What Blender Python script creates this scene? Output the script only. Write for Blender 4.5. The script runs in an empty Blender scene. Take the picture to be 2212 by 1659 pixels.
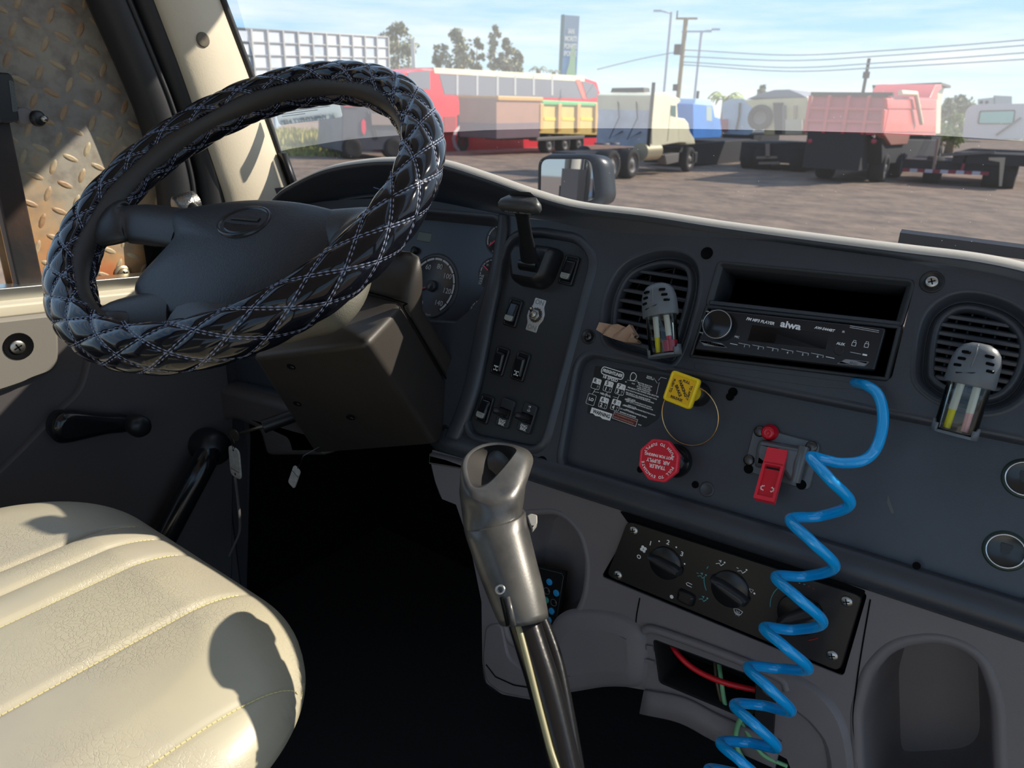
import bpy, bmesh, math, random
from mathutils import Vector, Matrix
from mathutils.geometry import tessellate_polygon
random.seed(7)
sc = bpy.context.scene
col = sc.collection
R = math.radians
PI = math.pi
# ------------------------------------------------------------------ camera
# everything below is authored in metres relative to the eye point (X cab right, Y cab forward, Z up);
# OFF lifts it so that the yard ground is z = 0
OFF = Vector((0, 0, 2.3))
W, H, F = 2212., 1659., 1550.
PIT, ROLL, YAW = R(20.8), R(1.5), R(36)
FW = Vector((-math.sin(YAW)*math.cos(PIT), math.cos(YAW)*math.cos(PIT), -math.sin(PIT)))
_rt = Vector((math.cos(YAW), math.sin(YAW), 0)); _up = _rt.cross(FW)
RT = _rt*math.cos(ROLL) + _up*math.sin(ROLL)
UP = -_rt*math.sin(ROLL) + _up*math.cos(ROLL)
cd = bpy.data.cameras.new('camera'); cam = bpy.data.objects.new('camera', cd); col.objects.link(cam)
cd.sensor_width = 36; cd.lens = F*36/W; cd.clip_start = .02; cd.clip_end = 3000
m = Matrix((RT, UP, -FW)).transposed().to_4x4(); m.translation = OFF
cam.matrix_world = m
cd.dof.use_dof = True; cd.dof.focus_distance = .82; cd.dof.aperture_fstop = 10
sc.camera = cam
# ------------------------------------------------------------------ light
SUN_AZ, SUN_EL = R(39), R(33)          # measured from cab forward, to the right
sd = bpy.data.lights.new('sun', 'SUN'); sun = bpy.data.objects.new('sun', sd); col.objects.link(sun)
sdir = Vector((math.sin(SUN_AZ)*math.cos(SUN_EL), math.cos(SUN_AZ)*math.cos(SUN_EL), math.sin(SUN_EL)))
sun.rotation_euler = sdir.to_track_quat('Z', 'Y').to_euler(); sun.location = (8, 8, 9)
sd.energy = 5.4; sd.angle = R(.6); sd.color = (1, .9, .74)
wd = bpy.data.worlds.new('sky'); sc.world = wd; wd.use_nodes = True
nt = wd.node_tree; nt.nodes.clear()
def wn(t, **k):
    n = nt.nodes.new(t)
    for a, b in k.items(): setattr(n, a, b)
    return n
tc = wn('ShaderNodeTexCoord'); sp = wn('ShaderNodeSeparateXYZ'); nt.links.new(tc.outputs['Generated'], sp.inputs[0])
rp = wn('ShaderNodeValToRGB'); nt.links.new(sp.outputs['Z'], rp.inputs[0])
e = rp.color_ramp.elements
e[0].position = 0; e[0].color = (.76, .88, .86, 1); e[1].position = 1; e[1].color = (.20, .42, .80, 1)
for p, c in ((.04, (.62, .82, .90, 1)), (.10, (.34, .64, .92, 1)), (.35, (.26, .52, .90, 1))):
    q = e.new(p); q.color = c
mp = wn('ShaderNodeMapping'); mp.inputs['Scale'].default_value = (1.6, 1.6, 16); mp.inputs['Rotation'].default_value = (0, R(4), 0)
nt.links.new(tc.outputs['Generated'], mp.inputs[0])
nz = wn('ShaderNodeTexNoise'); nz.inputs['Scale'].default_value = 1.5; nz.inputs['Detail'].default_value = 6; nz.inputs['Roughness'].default_value = .6
nt.links.new(mp.outputs[0], nz.inputs['Vector'])
cr = wn('ShaderNodeValToRGB'); cr.color_ramp.elements[0].position = .42; cr.color_ramp.elements[1].position = .72
nt.links.new(nz.outputs['Fac'], cr.inputs[0])
mx = wn('ShaderNodeMixRGB'); mx.inputs['Color2'].default_value = (.93, .96, .95, 1)
mm = wn('ShaderNodeMath', operation='MULTIPLY'); mm.inputs[1].default_value = .8
nt.links.new(cr.outputs[0], mm.inputs[0]); nt.links.new(mm.outputs[0], mx.inputs['Fac'])
nt.links.new(rp.outputs[0], mx.inputs['Color1'])
bg = wn('ShaderNodeBackground'); bg.inputs['Strength'].default_value = .84
nt.links.new(mx.outputs[0], bg.inputs['Color'])
wo = wn('ShaderNodeOutputWorld'); nt.links.new(bg.outputs[0], wo.inputs[0])
vs = sc.view_settings
vs.view_transform = 'Standard'; vs.look = 'None'; vs.gamma = 1; vs.exposure = 0.38; vs.use_curve_mapping = False

# ------------------------------------------------------------------ helpers
def ray(x, y):
    return (FW*F + RT*(x-W/2) - UP*(y-H/2)).normalized()
class Fr:
    """a plane in the cab: origin, u axis, v axis, outward normal"""
    def __init__(s, o, ex, ey):
        s.o = Vector(o); s.ex = Vector(ex).normalized(); s.ez = s.ex.cross(Vector(ey)).normalized(); s.ey = s.ez.cross(s.ex)
    def p(s, u, v, w=0): return s.o + s.ex*u + s.ey*v + s.ez*w
    def at(s, x, y, w=0):
        d = ray(x, y); q = s.o + s.ez*w; t = q.dot(s.ez)/d.dot(s.ez); r = d*t - s.o
        return (r.dot(s.ex), r.dot(s.ey))
    def pts(s, L, w=0): return [s.at(x, y, w) for x, y in L]
    def sub(s, u, v, w=0, rot=0, tx=0, ty=0):
        """local frame on this plane, turned by rot, tipped by tx about its u axis, ty about its v axis"""
        m = Matrix((s.ex, s.ey, s.ez)).transposed() @ Matrix.Rotation(rot, 3, 'Z') @ Matrix.Rotation(tx, 3, 'X') @ Matrix.Rotation(ty, 3, 'Y')
        return Fr(s.p(u, v, w), m.col[0], m.col[1])
    def pix(s, x, y, w=0, rot=0, tx=0, ty=0):
        u, v = s.at(x, y, w); return s.sub(u, v, w, rot, tx, ty)
class MB:
    def __init__(s): s.v = []; s.f = []; s.sm = []
    def add(s, v, f, smooth=False):
        n = len(s.v); s.v += [Vector(a) for a in v]; s.f += [[i+n for i in q] for q in f]; s.sm += [smooth]*len(f); return s
    def box(s, fr, u0, u1, v0, v1, w0, w1):
        P = [fr.p(u, v, w) for w in (w0, w1) for v in (v0, v1) for u in (u0, u1)]
        return s.add(P, [(0, 2, 3, 1), (4, 5, 7, 6), (0, 1, 5, 4), (2, 6, 7, 3), (0, 4, 6, 2), (1, 3, 7, 5)])
    def rings(s, rs, closed=True, cap0=False, cap1=False, smooth=True):
        n = len(rs[0]); b = len(s.v)
        for r in rs: s.v += [Vector(a) for a in r]
        for i in range(len(rs)-1):
            for j in range(n if closed else n-1):
                k = (j+1) % n
                s.f.append([b+i*n+j, b+i*n+k, b+(i+1)*n+k, b+(i+1)*n+j]); s.sm.append(smooth)
        for on, r0, rv in ((cap0, 0, True), (cap1, len(rs)-1, False)):
            if not on: continue
            ix = [b+r0*n+j for j in range(n)]
            if n < 10:
                s.f.append(ix[::-1] if rv else ix); s.sm.append(False); continue
            ce = sum((s.v[i] for i in ix), Vector())/n; m0 = len(s.v)   # own rim vertices, so the flat cap shades on its own
            P = [s.v[i] + (ce-s.v[i]).normalized()*2e-5 for i in ix]; s.v += P
            nw = sum((P[i].cross(P[(i+1) % n]) - ce.cross(P[(i+1) % n]) - P[i].cross(ce) for i in range(n)), Vector())
            for t in tessellate_polygon([[p-ce for p in P]]):
                u = P[t[1]]-P[t[0]]; w = P[t[2]]-P[t[0]]; cn = u.cross(w)
                if cn.length < 1e-12: continue
                t = list(t) if (cn.dot(nw) > 0) != rv else list(t)[::-1]
                s.f.append([m0+q for q in t]); s.sm.append(True)
        return s
    def tube(s, pts, r, n=10, closed=False, caps=True, flat=None):
        pts = [Vector(p) for p in pts]; N = len(pts); rr = r if isinstance(r, (list, tuple)) else [r]*N
        T = []
        for i in range(N):
            a = pts[(i-1) % N] if (closed or i) else pts[0]; c = pts[(i+1) % N] if (closed or i < N-1) else pts[-1]
            T.append((c-a).normalized())
        up = Vector((0, 0, 1)) if abs(T[0].z) < .9 else Vector((1, 0, 0))
        nn = T[0].cross(up).normalized(); rs = []
        for i in range(N):
            nn = (nn - T[i]*nn.dot(T[i])).normalized(); bb = T[i].cross(nn)
            k = 1 if flat is None else flat
            rs.append([pts[i] + (nn*math.cos(2*PI*j/n) + bb*math.sin(2*PI*j/n)*k)*rr[i] for j in range(n)])
        if closed: rs.append(rs[0])
        return s.rings(rs, cap0=caps and not closed, cap1=caps and not closed)
    def lathe(s, fr, prof, n=28, sx=1, sy=1, cap0=True, cap1=True):
        """prof: (radius, w) about the frame's normal"""
        rs = [[fr.p(max(r, 1e-5)*math.cos(2*PI*j/n)*sx, max(r, 1e-5)*math.sin(2*PI*j/n)*sy, w) for j in range(n)] for r, w in prof]
        return s.rings(rs, cap0=cap0, cap1=cap1)
    def relief(s, fr, poly, prof, cap0=False, cap1=True, smooth=True):
        """poly outline (u,v) swept through (offset, w) steps"""
        return s.rings([[fr.p(u, v, w) for u, v in offset(poly, o)] for o, w in prof], cap0=cap0, cap1=cap1, smooth=smooth)
    def plate(s, fr, outer, holes, w0, w1):
        """flat plate with holes and real thickness"""
        loops = [ccw(outer)] + [ccw(h)[::-1] for h in holes]
        tri = tessellate_polygon([[Vector((u, v, 0)) for u, v in l] for l in loops])
        fl = [p for l in loops for p in l]; n = len(fl); b = len(s.v)
        s.v += [fr.p(u, v, w1) for u, v in fl] + [fr.p(u, v, w0) for u, v in fl]
        for t in tri:
            a = [fl[i] for i in t]
            ar = (a[1][0]-a[0][0])*(a[2][1]-a[0][1]) - (a[2][0]-a[0][0])*(a[1][1]-a[0][1])
            t = list(t) if ar > 0 else list(t)[::-1]
            s.f.append([b+i for i in t]); s.f.append([b+n+i for i in t][::-1]); s.sm += [False, False]
        k = 0
        for l in loops:
            for j in range(len(l)):
                q = (j+1) % len(l); s.f.append([b+k+j, b+n+k+j, b+n+k+q, b+k+q][::1]); s.sm.append(len(l) > 12)
            k += len(l)
        return s
    def text(s, fr, u, v, t, size, ext=.0003, rot=0, align='CENTER', sx=1, bold=0, shear=0, spacing=1):
        c = bpy.data.curves.new('t', 'FONT'); c.body = t; c.size = size; c.align_x = align; c.align_y = 'CENTER'; c.extrude = ext
        c.offset = bold; c.resolution_u = 3; c.shear = shear; c.space_character = spacing
        o = bpy.data.objects.new('t', c); me = o.to_mesh()
        cr, sr = math.cos(rot), math.sin(rot)
        vs_ = [fr.p(u + x*sx*cr - y*sr, v + x*sx*sr + y*cr, z) for x, y, z in (q.co for q in me.vertices)]
        s.add(vs_, [list(p.vertices) for p in me.polygons]); o.to_mesh_clear()
        bpy.data.objects.remove(o); bpy.data.curves.remove(c); return s
def ccw(p):
    a = sum(p[i][0]*p[(i+1) % len(p)][1] - p[(i+1) % len(p)][0]*p[i][1] for i in range(len(p)))
    return list(p) if a > 0 else list(p)[::-1]
def offset(poly, o):
    """grow (o>0) or shrink a polygon"""
    poly = ccw(poly)
    if not o: return poly
    n = len(poly); out = []
    for i in range(n):
        a, b, c = Vector(poly[i-1]), Vector(poly[i]), Vector(poly[(i+1) % n])
        d1 = (b-a).normalized(); d2 = (c-b).normalized()
        n1 = Vector((d1.y, -d1.x)); n2 = Vector((d2.y, -d2.x)); nn = (n1+n2)
        if nn.length < 1e-6: nn = n1
        nn.normalize(); k = 1/max(.5, nn.dot(n1))
        q = b + nn*o*k; out.append((q.x, q.y))
    if o < 0:                                   # corners tighter than the offset turn inside out: gather each such run to one point
        for _ in range(4):
            rev = [(out[(i+1) % n][0]-out[i][0])*(poly[(i+1) % n][0]-poly[i][0]) + (out[(i+1) % n][1]-out[i][1])*(poly[(i+1) % n][1]-poly[i][1]) < -1e-14 for i in range(n)]
            if not any(rev) or all(rev): break
            st = next(i for i in range(n) if not rev[i]); i = st+1
            while i < st+n:
                if rev[i % n]:
                    j = i
                    while rev[j % n]: j += 1
                    ids = [k % n for k in range(i, j+1)]; mx_ = sum(out[k][0] for k in ids)/len(ids); my_ = sum(out[k][1] for k in ids)/len(ids)
                    for k in ids: out[k] = (mx_, my_)
                    i = j
                i += 1
    return out
def rnd(poly, r, n=6):
    """round polygon corners; r may be a list"""
    poly = ccw(poly); N = len(poly); out = []; rl = r if isinstance(r, (list, tuple)) else [r]*N
    for i in range(N):
        a, b, c = Vector(poly[i-1]), Vector(poly[i]), Vector(poly[(i+1) % N])
        d1 = (a-b); d2 = (c-b); l = min(rl[i], d1.length*.49, d2.length*.49)
        p, q = b + d1.normalized()*l, b + d2.normalized()*l
        for k in range(n+1):
            t = k/n; w = p*(1-t)**2 + b*2*t*(1-t) + q*t*t; out.append((w.x, w.y))
    return out
def rrect(w, h, r, cx=0, cy=0, n=5): return rnd([(cx-w/2, cy-h/2), (cx+w/2, cy-h/2), (cx+w/2, cy+h/2), (cx-w/2, cy+h/2)], r, n)
def circ(r, n=28, cx=0, cy=0, sy=1): return [(cx+r*math.cos(2*PI*i/n), cy+r*sy*math.sin(2*PI*i/n)) for i in range(n)]
def spline(P, n=8, closed=False):
    P = [Vector(p) for p in P]; N = len(P); out = []
    for i in range(N if closed else N-1):
        if closed: a, b, c, d = P[i-1], P[i], P[(i+1) % N], P[(i+2) % N]
        else: b, c = P[i], P[i+1]; a = P[i-1] if i else b*2-c; d = P[i+2] if i+2 < N else c*2-b
        for k in range(n):
            t = k/n; out.append(((b*2) + (c-a)*t + (a*2-b*5+c*4-d)*t*t + (b*3-a-c*3+d)*t**3)*.5)
    if not closed: out.append(P[-1])
    return out
def sm2(P, n=6, closed=True): return [(q.x, q.y) for q in spline([Vector((a, b)) for a, b in P], n, closed)]
XF = {}
def obj(name, mb, mat, parent=None, label=None, bevel=0, seg=2, cat=None, group=None, kind=None, sub=0, loc=None, wn_=True):
    """link one mesh object; verts are given relative to the eye point"""
    me = bpy.data.meshes.new(name)
    if parent is None:
        if loc is None:
            lo = Vector([min(v[i] for v in mb.v) for i in range(3)]); hi = Vector([max(v[i] for v in mb.v) for i in range(3)])
            c = (lo+hi)/2; c.z = lo.z
        else: c = Vector(loc)
    else: c = XF[parent.name]
    me.from_pydata([v-c for v in mb.v], [], mb.f); me.polygons.foreach_set('use_smooth', mb.sm); me.update()
    bm = bmesh.new(); bm.from_mesh(me); bmesh.ops.remove_doubles(bm, verts=bm.verts, dist=1e-6)
    bmesh.ops.recalc_face_normals(bm, faces=bm.faces); bm.to_mesh(me); bm.free()
    o = bpy.data.objects.new(name, me); col.objects.link(o); o.data.materials.append(mat)
    XF[o.name] = c
    if parent is None: o.location = c + OFF
    else: o.parent = parent
    if bevel:
        b = o.modifiers.new('b', 'BEVEL'); b.width = bevel; b.segments = seg; b.limit_method = 'ANGLE'; b.angle_limit = R(35); b.harden_normals = False
        for p in me.polygons: p.use_smooth = True
        o.modifiers.new('n', 'WEIGHTED_NORMAL')
    if sub:
        b = o.modifiers.new('s', 'SUBSURF'); b.levels = sub; b.render_levels = sub
    if label: o['label'] = label
    if cat: o['category'] = cat
    if group: o['group'] = group
    if kind: o['kind'] = kind
    return o
def thing(name, label, cat, loc, group=None, kind=None):
    o = bpy.data.objects.new(name, None); o.empty_display_size = .05; col.objects.link(o); o.location = Vector(loc)+OFF; XF[o.name] = Vector(loc)
    o['label'] = label; o['category'] = cat
    if group: o['group'] = group
    if kind: o['kind'] = kind; 
    return o
def lin(r, g, b):
    f = lambda c: (c/255/12.92) if c/255 <= .04045 else ((c/255+.055)/1.055)**2.4
    return (f(r), f(g), f(b), 1)
MC = {}
def mat(name, c, rough=.5, metal=0, bump=0, bs=300, var=0, vs_=6, coat=0, spec=.5, c2=None, kind='noise', emit=0, alpha=1, trans=0, dist=.001, sheen=0, cr=.03):
    if name in MC: return MC[name]
    m = bpy.data.materials.new(name); m.use_nodes = True; n = m.node_tree; b = n.nodes['Principled BSDF']
    b.inputs['Base Color'].default_value = c if len(c) == 4 else (*c, 1)
    b.inputs['Roughness'].default_value = rough; b.inputs['Metallic'].default_value = metal
    b.inputs['Specular IOR Level'].default_value = spec; b.inputs['Coat Weight'].default_value = coat; b.inputs['Coat Roughness'].default_value = cr
    b.inputs['Alpha'].default_value = alpha; b.inputs['Transmission Weight'].default_value = trans
    if emit: b.inputs['Emission Color'].default_value = c if len(c) == 4 else (*c, 1); b.inputs['Emission Strength'].default_value = emit
    t = n.nodes.new('ShaderNodeTexCoord')
    if bump:
        if kind == 'voronoi':
            x = n.nodes.new('ShaderNodeTexVoronoi'); x.feature = 'DISTANCE_TO_EDGE'; x.inputs['Scale'].default_value = bs; out = x.outputs['Distance']
            r2 = n.nodes.new('ShaderNodeMath'); r2.operation = 'MINIMUM'; r2.inputs[1].default_value = .12; n.links.new(out, r2.inputs[0]); out = r2.outputs[0]
        elif kind == 'crack':
            # creased hide: cell edges of a warped pattern, stronger in patches, over a fine grain
            wz = n.nodes.new('ShaderNodeTexNoise'); wz.inputs['Scale'].default_value = bs*.35; wz.inputs['Detail'].default_value = 4; n.links.new(t.outputs['Object'], wz.inputs['Vector'])
            am = n.nodes.new('ShaderNodeVectorMath'); am.operation = 'MULTIPLY_ADD'; am.inputs[1].default_value = (.02, .02, .02); n.links.new(wz.outputs['Color'], am.inputs[0]); n.links.new(t.outputs['Object'], am.inputs[2])
            x = n.nodes.new('ShaderNodeTexVoronoi'); x.feature = 'DISTANCE_TO_EDGE'; x.inputs['Scale'].default_value = bs
            r2 = n.nodes.new('ShaderNodeMath'); r2.operation = 'MINIMUM'; r2.inputs[1].default_value = .07; n.links.new(x.outputs['Distance'], r2.inputs[0])
            pz = n.nodes.new('ShaderNodeTexNoise'); pz.inputs['Scale'].default_value = 7; pz.inputs['Detail'].default_value = 3; n.links.new(t.outputs['Object'], pz.inputs['Vector'])
            pm = n.nodes.new('ShaderNodeMapRange'); pm.inputs['From Min'].default_value = .42; pm.inputs['From Max'].default_value = .62; pm.inputs['To Max'].default_value = 6; n.links.new(pz.outputs['Fac'], pm.inputs['Value'])
            mu = n.nodes.new('ShaderNodeMath'); mu.operation = 'MULTIPLY'; n.links.new(r2.outputs[0], mu.inputs[0]); n.links.new(pm.outputs[0], mu.inputs[1]); out = mu.outputs[0]
        else:
            x = n.nodes.new('ShaderNodeTexNoise'); x.inputs['Scale'].default_value = bs; x.inputs['Detail'].default_value = 3; out = x.outputs['Fac']
        n.links.new(am.outputs[0] if kind == 'crack' else t.outputs['Object'], x.inputs['Vector'])
        u = n.nodes.new('ShaderNodeBump'); u.inputs['Strength'].default_value = bump; u.inputs['Distance'].default_value = dist
        n.links.new(out, u.inputs['Height']); n.links.new(u.outputs[0], b.inputs['Normal'])
    if var or c2:
        x = n.nodes.new('ShaderNodeTexNoise'); x.inputs['Scale'].default_value = vs_; x.inputs['Detail'].default_value = 5; x.inputs['Roughness'].default_value = .6
        n.links.new(t.outputs['Object'], x.inputs['Vector'])
        r = n.nodes.new('ShaderNodeValToRGB'); r.color_ramp.elements[0].position = .35; r.color_ramp.elements[1].position = .68
        c0 = c[:3]
        r.color_ramp.elements[0].color = (*c0, 1); r.color_ramp.elements[1].color = (*(c2[:3] if c2 else [k*(1-var) for k in c0]), 1)
        n.links.new(x.outputs['Fac'], r.inputs[0]); n.links.new(r.outputs[0], b.inputs['Base Color'])
        mr = n.nodes.new('ShaderNodeMapRange'); mr.inputs['To Min'].default_value = max(0, rough-.07); mr.inputs['To Max'].default_value = min(1, rough+.07)
        n.links.new(x.outputs['Fac'], mr.inputs['Value']); n.links.new(mr.outputs[0], b.inputs['Roughness'])
    MC[name] = m; return m
# frames
TILT = R(22)
D = Fr((0, .78, -.11), (1, 0, 0), (0, math.sin(TILT), math.cos(TILT)))           # dash face
L = Fr((0, .668, -.40), (1, 0, 0), (0, math.sin(R(10)), math.cos(R(10))))        # lower console face
WH = Fr((-.7186, .4765, -.0963), (.99119, .13244, 0), (-.10672, .79871, .59217)) # steering wheel plane
DR = lambda x: Fr((x, 0, 0), (0, 1, 0), (0, 0, 1))                               # plane parallel to the driver's door
YP = lambda y: Fr((0, y, 0), (1, 0, 0), (0, 0, 1))                               # plane across the cab
ZP = lambda z: Fr((0, 0, z), (1, 0, 0), (0, 1, 0))                               # level plane
def G(x, y, z=-2.3):
    u, v = ZP(z).at(x, y); return Vector((u, v, z))
# interior materials
M_dash = mat('dash plastic', (.046, .053, .066), .38, bump=.25, bs=900, dist=.0004, var=.2, vs_=9)
M_sw = mat('switch plate plastic', (.026, .030, .035), .45, bump=.2, bs=900, dist=.0004)
M_blk = mat('black plastic', (.012, .013, .015), .38, bump=.1, bs=700, dist=.0003)
M_gloss = mat('gloss black', (.008, .009, .011), .16)
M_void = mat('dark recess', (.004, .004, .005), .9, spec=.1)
M_grey = mat('grey plastic', (.175, .162, .168), .5, bump=.25, bs=800, dist=.0004, var=.12, vs_=7)
M_shroud = mat('column plastic', (.036, .031, .027), .5, bump=.3, bs=900, dist=.0004, var=.2, vs_=12)
M_cream = mat('pillar vinyl', lin(206, 196, 176), .6, bump=.35, bs=350, dist=.0006, var=.1, vs_=6)
M_rubber = mat('seal rubber', (.016, .017, .020), .5, bump=.1, bs=200)
M_white = mat('white print', (.95, .97, .97), .6)
M_steel = mat('screw steel', (.5, .5, .48), .35, 1, bump=.1, bs=500, dist=.0002)
M_chrome = mat('chrome', (.75, .75, .74), .12, 1)
# ================================================================== cab shell
XP = -1.14                                     # inner face of the driver's door
def dpt(x, y, X): u, v = DR(X).at(x, y); return Vector((X, u, v))
def struct(name, mb, mt, label=None, **k): return obj(name, mb, mt, kind='structure', label=label, cat=k.pop('cat', None), **k)
M_floor = mat('floor mat rubber', (.012, .012, .012), .8, bump=.5, bs=60, dist=.003)
M_head = mat('headliner cloth', (.70, .68, .64), .9, bump=.2, bs=500)
S = Fr((0, 0, 0), (1, 0, 0), (0, 1, 0))
mb = MB().box(S, -1.2, 1.0, -.95, 1.15, -1.06, -1.0)
struct('floor', mb, M_floor, 'black rubber floor of the truck cab', cat='floor')
mb = MB().plate(ZP(.66), rnd([(-1.22, -.95), (1.02, -.95), (1.02, .66), (-1.22, .66)], .1), [], -.01, .04)
struct('ceiling', mb, M_head, 'pale cloth headliner of the truck cab', cat='ceiling')
bk = YP(-.93)
mb = MB().plate(bk, [(-1.22, -1.0), (1.02, -1.0), (1.02, .67), (-1.22, .67)], [rrect(1.9, .86, .06, -.1, .14)], -.0, .04)  # unseen window hole widened to throw more daylight on the dash
struct('wall_back', mb, M_head, 'rear wall of the cab with a wide window opening', cat='wall')
# passenger side: wall and front pillar, door left out to let in more light
mb = MB().plate(DR(.98), [(-.95, -1.0), (1.0, -1.0), (1.0, -.15), (.62, .67), (-.95, .67)], [rnd([(-.80, -.93), (.62, -.93), (.80, -.30), (.50, .58), (-.80, .58)], .05)], 0, .04)
struct('wall_right', mb, M_grey, 'passenger side of the cab with its door opening', cat='wall')
# firewall
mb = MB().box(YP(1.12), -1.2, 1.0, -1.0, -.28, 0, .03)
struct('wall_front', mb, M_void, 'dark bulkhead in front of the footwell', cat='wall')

# ---- driver's door
door = thing('door_1', "driver's side door with dark inner panel, window bar and rust-streaked frame", 'door', (XP, 0, -1), kind='structure')
blt = [dpt(-330, 690, XP), dpt(0, 657, XP), dpt(105, 650, XP), dpt(330, 627, XP)]
dp = DR(XP)
belt0, belt1 = dp.at(0, 672), dp.at(330, 636)
slope = (belt1[1]-belt0[1])/(belt1[0]-belt0[0])
bz = lambda y: belt0[1] + slope*(y-belt0[0])
M_door = mat('door panel plastic', (.085, .078, .082), .5, bump=.3, bs=700, dist=.0004, var=.12, vs_=5)
poly = [(-.95, -1.0), (.66, -1.0), (.72, -.6), (.72, bz(.72)), (-.95, bz(-.95))]
obj('door_panel', MB().plate(dp, poly, [], -.05, 0), M_door, door, bevel=.004)
# raised lower moulding, bounded by the long curved seam
seam = spline([Vector((*dp.at(x, y), 0)) for x, y in [(190, 700), (180, 780), (160, 840), (110, 890), (0, 1002), (-260, 1240)]], 8)
low = [(q.x, q.y) for q in seam] + [(-.9, -.98), (.62, -.98), (.68, -.55), (.68, bz(.68)-.02)]
obj('door_moulding', MB().relief(dp, low, [(0, -.002), (0, .010), (-.004, .014)]), M_door, door)
up_ = spline([Vector((*dp.at(x, y), 0)) for x, y in [(100, 672), (113, 690), (117, 760), (105, 795), (60, 815), (0, 838), (-300, 930)]], 6)
upp = [(q.x, q.y) for q in up_] + [(-.9, -.30), (-.9, bz(-.9)-.004)]
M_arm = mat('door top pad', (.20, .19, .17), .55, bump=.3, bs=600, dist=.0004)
obj('door_top_pad', MB().relief(dp, upp, [(0, -.002), (0, .012), (-.005, .018)]), M_arm, door, label='sunlit upper pad of the door')
def screw(name, fr, r, parent, mt=None, well=0, wr=0, cross=True, h=.002, label=None):
    """cross-head screw, optionally sunk in a dark well"""
    mb = MB().lathe(fr, [(r, 0), (r, h*.5), (r*.85, h), (r*.3, h*1.25), (0, h*1.25)], 18, cap0=False, cap1=False)
    o = obj(name, mb, mt or M_steel, parent, label=label)
    if cross:
        mb = MB()
        for a in (.4, .4+PI/2):
            s = fr.sub(0, 0, 0, a); mb.box(s, -r*.55, r*.55, -r*.1, r*.1, h*1.1, h*1.35)
        obj('recess', mb, M_void, o)
    return o
dpx = lambda x, y, w=0: dp.pix(x, y, w)
f = dpx(40, 748, .018)
o = obj('screw_well', MB().lathe(f, [(.0195, -.001), (.019, .0012), (.0178, .0006), (0, .0004)], 24, cap0=False, cap1=False), M_void, door)
screw('screw', dpx(38, 750, .0185), .010, door)
obj('belt_rail', MB().box(Fr(Vector((XP+.012, 0, bz(0)+.004)), (0, 1, slope), (0, 0, 1)), -.95, .70, -.012, .006, -.05, .0), mat('rail enamel', lin(205, 198, 178), .4), door, bevel=.004, label='pale enamelled rail along the window sill')
obj('sill_strip', MB().box(Fr(Vector((XP-.03, 0, bz(0)+.016)), (0, 1, slope), (0, 0, 1)), -.95, .70, -.01, .012, -.02, .012), mat('bare aluminium', (.62, .62, .58), .3, 1), door, bevel=.002)
XB = XP-.035
b0, b1 = DR(XB).at(80, 640), DR(XB).at(5, 290)
bw = .034
tb = (b1[0]-b0[0])/(b1[1]-b0[1])
M_bar = mat('window bar', (.018, .018, .020), .45, bump=.3, bs=90, c2=(.05, .028, .02), vs_=14)
obj('window_bar', MB().box(Fr(Vector((XB, b0[0], b0[1])), (0, 1, 0), (0, tb, 1)), -bw*.62, bw*.38, -.02, .86, -.02, .0), M_bar, door, bevel=.003)
# window frame rubber: two dark bands sweeping down the pillar, a pale strip of painted frame between them
def sweep(pts, r, n=12, flat=1): return MB().tube(spline(pts, 6), r, n, flat=flat)
ext = lambda P: [P[0] + (P[0]-P[1])*3.2] + P
band1 = ext([dpt(x, y, XP-.045) for x, y in [(238, 0), (290, 120), (335, 230), (368, 340), (385, 440), (392, 640)]])
band2 = ext([dpt(x, y, XP-.03) for x, y in [(316, 0), (362, 120), (405, 230), (437, 330), (458, 440), (470, 640)]])
obj('outer_seal', sweep(band1, .032), M_rubber, door)
obj('inner_seal', sweep(band2, .025), M_rubber, door)
obj('seal_bead', sweep([p+Vector((.03, .012, 0)) for p in band1], .004, 6), M_rubber, door)
mb = MB(); mid = spline([p+Vector((-.03, .03, 0)) for p in band1], 6)
mb.rings([[p+Vector((0, -.05, 0)), p+Vector((0, .09, 0)), p+Vector((-.02, .09, 0)), p+Vector((-.02, -.05, 0))] for p in mid])
obj('window_frame', mb, mat('painted frame', lin(176, 168, 150), .45), door)
mb = MB().box(DR(XP-.05), -.95, .45, .56, .68, 0, .05); obj('header', mb, M_rubber, door)
mb = MB().box(DR(XP-.05), -.95, -.55, -.3, .6, 0, .05); obj('rear_frame', mb, M_grey, door)
# window winder
XC = XP+.016
cf = DR(XC)
a = cf.at(150, 926, .03); b = cf.at(285, 918, .03)
ang = math.atan2(b[1]-a[1], b[0]-a[0]); ln = math.hypot(b[0]-a[0], b[1]-a[1])
cfr = cf.sub(a[0], a[1], 0, ang)
wc = thing('window_crank', "glossy black window winder handle on the driver's door", 'handle', cfr.p(0, 0, 0))
sh = sm2([(-.024, 0), (-.018, .019), (0, .026), (ln*.6, .018), (ln, .014), (ln+.012, 0), (ln, -.014), (ln*.6, -.017), (0, -.026), (-.018, -.019)], 5)
obj('crank_arm', MB().relief(cfr, sh, [(-.004, 0), (-.002, .014), (-.002, .024), (-.006, .031), (-.012, .033)]), M_gloss, wc)
k = cfr.sub(ln+.003, .002, .02)
obj('crank_knob', MB().lathe(k, [(.012, -.002), (.015, .004), (.0175, .02), (.0175, .03), (.014, .037), (.006, .039), (0, .039)], 26, cap1=False), M_blk, wc)
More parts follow.
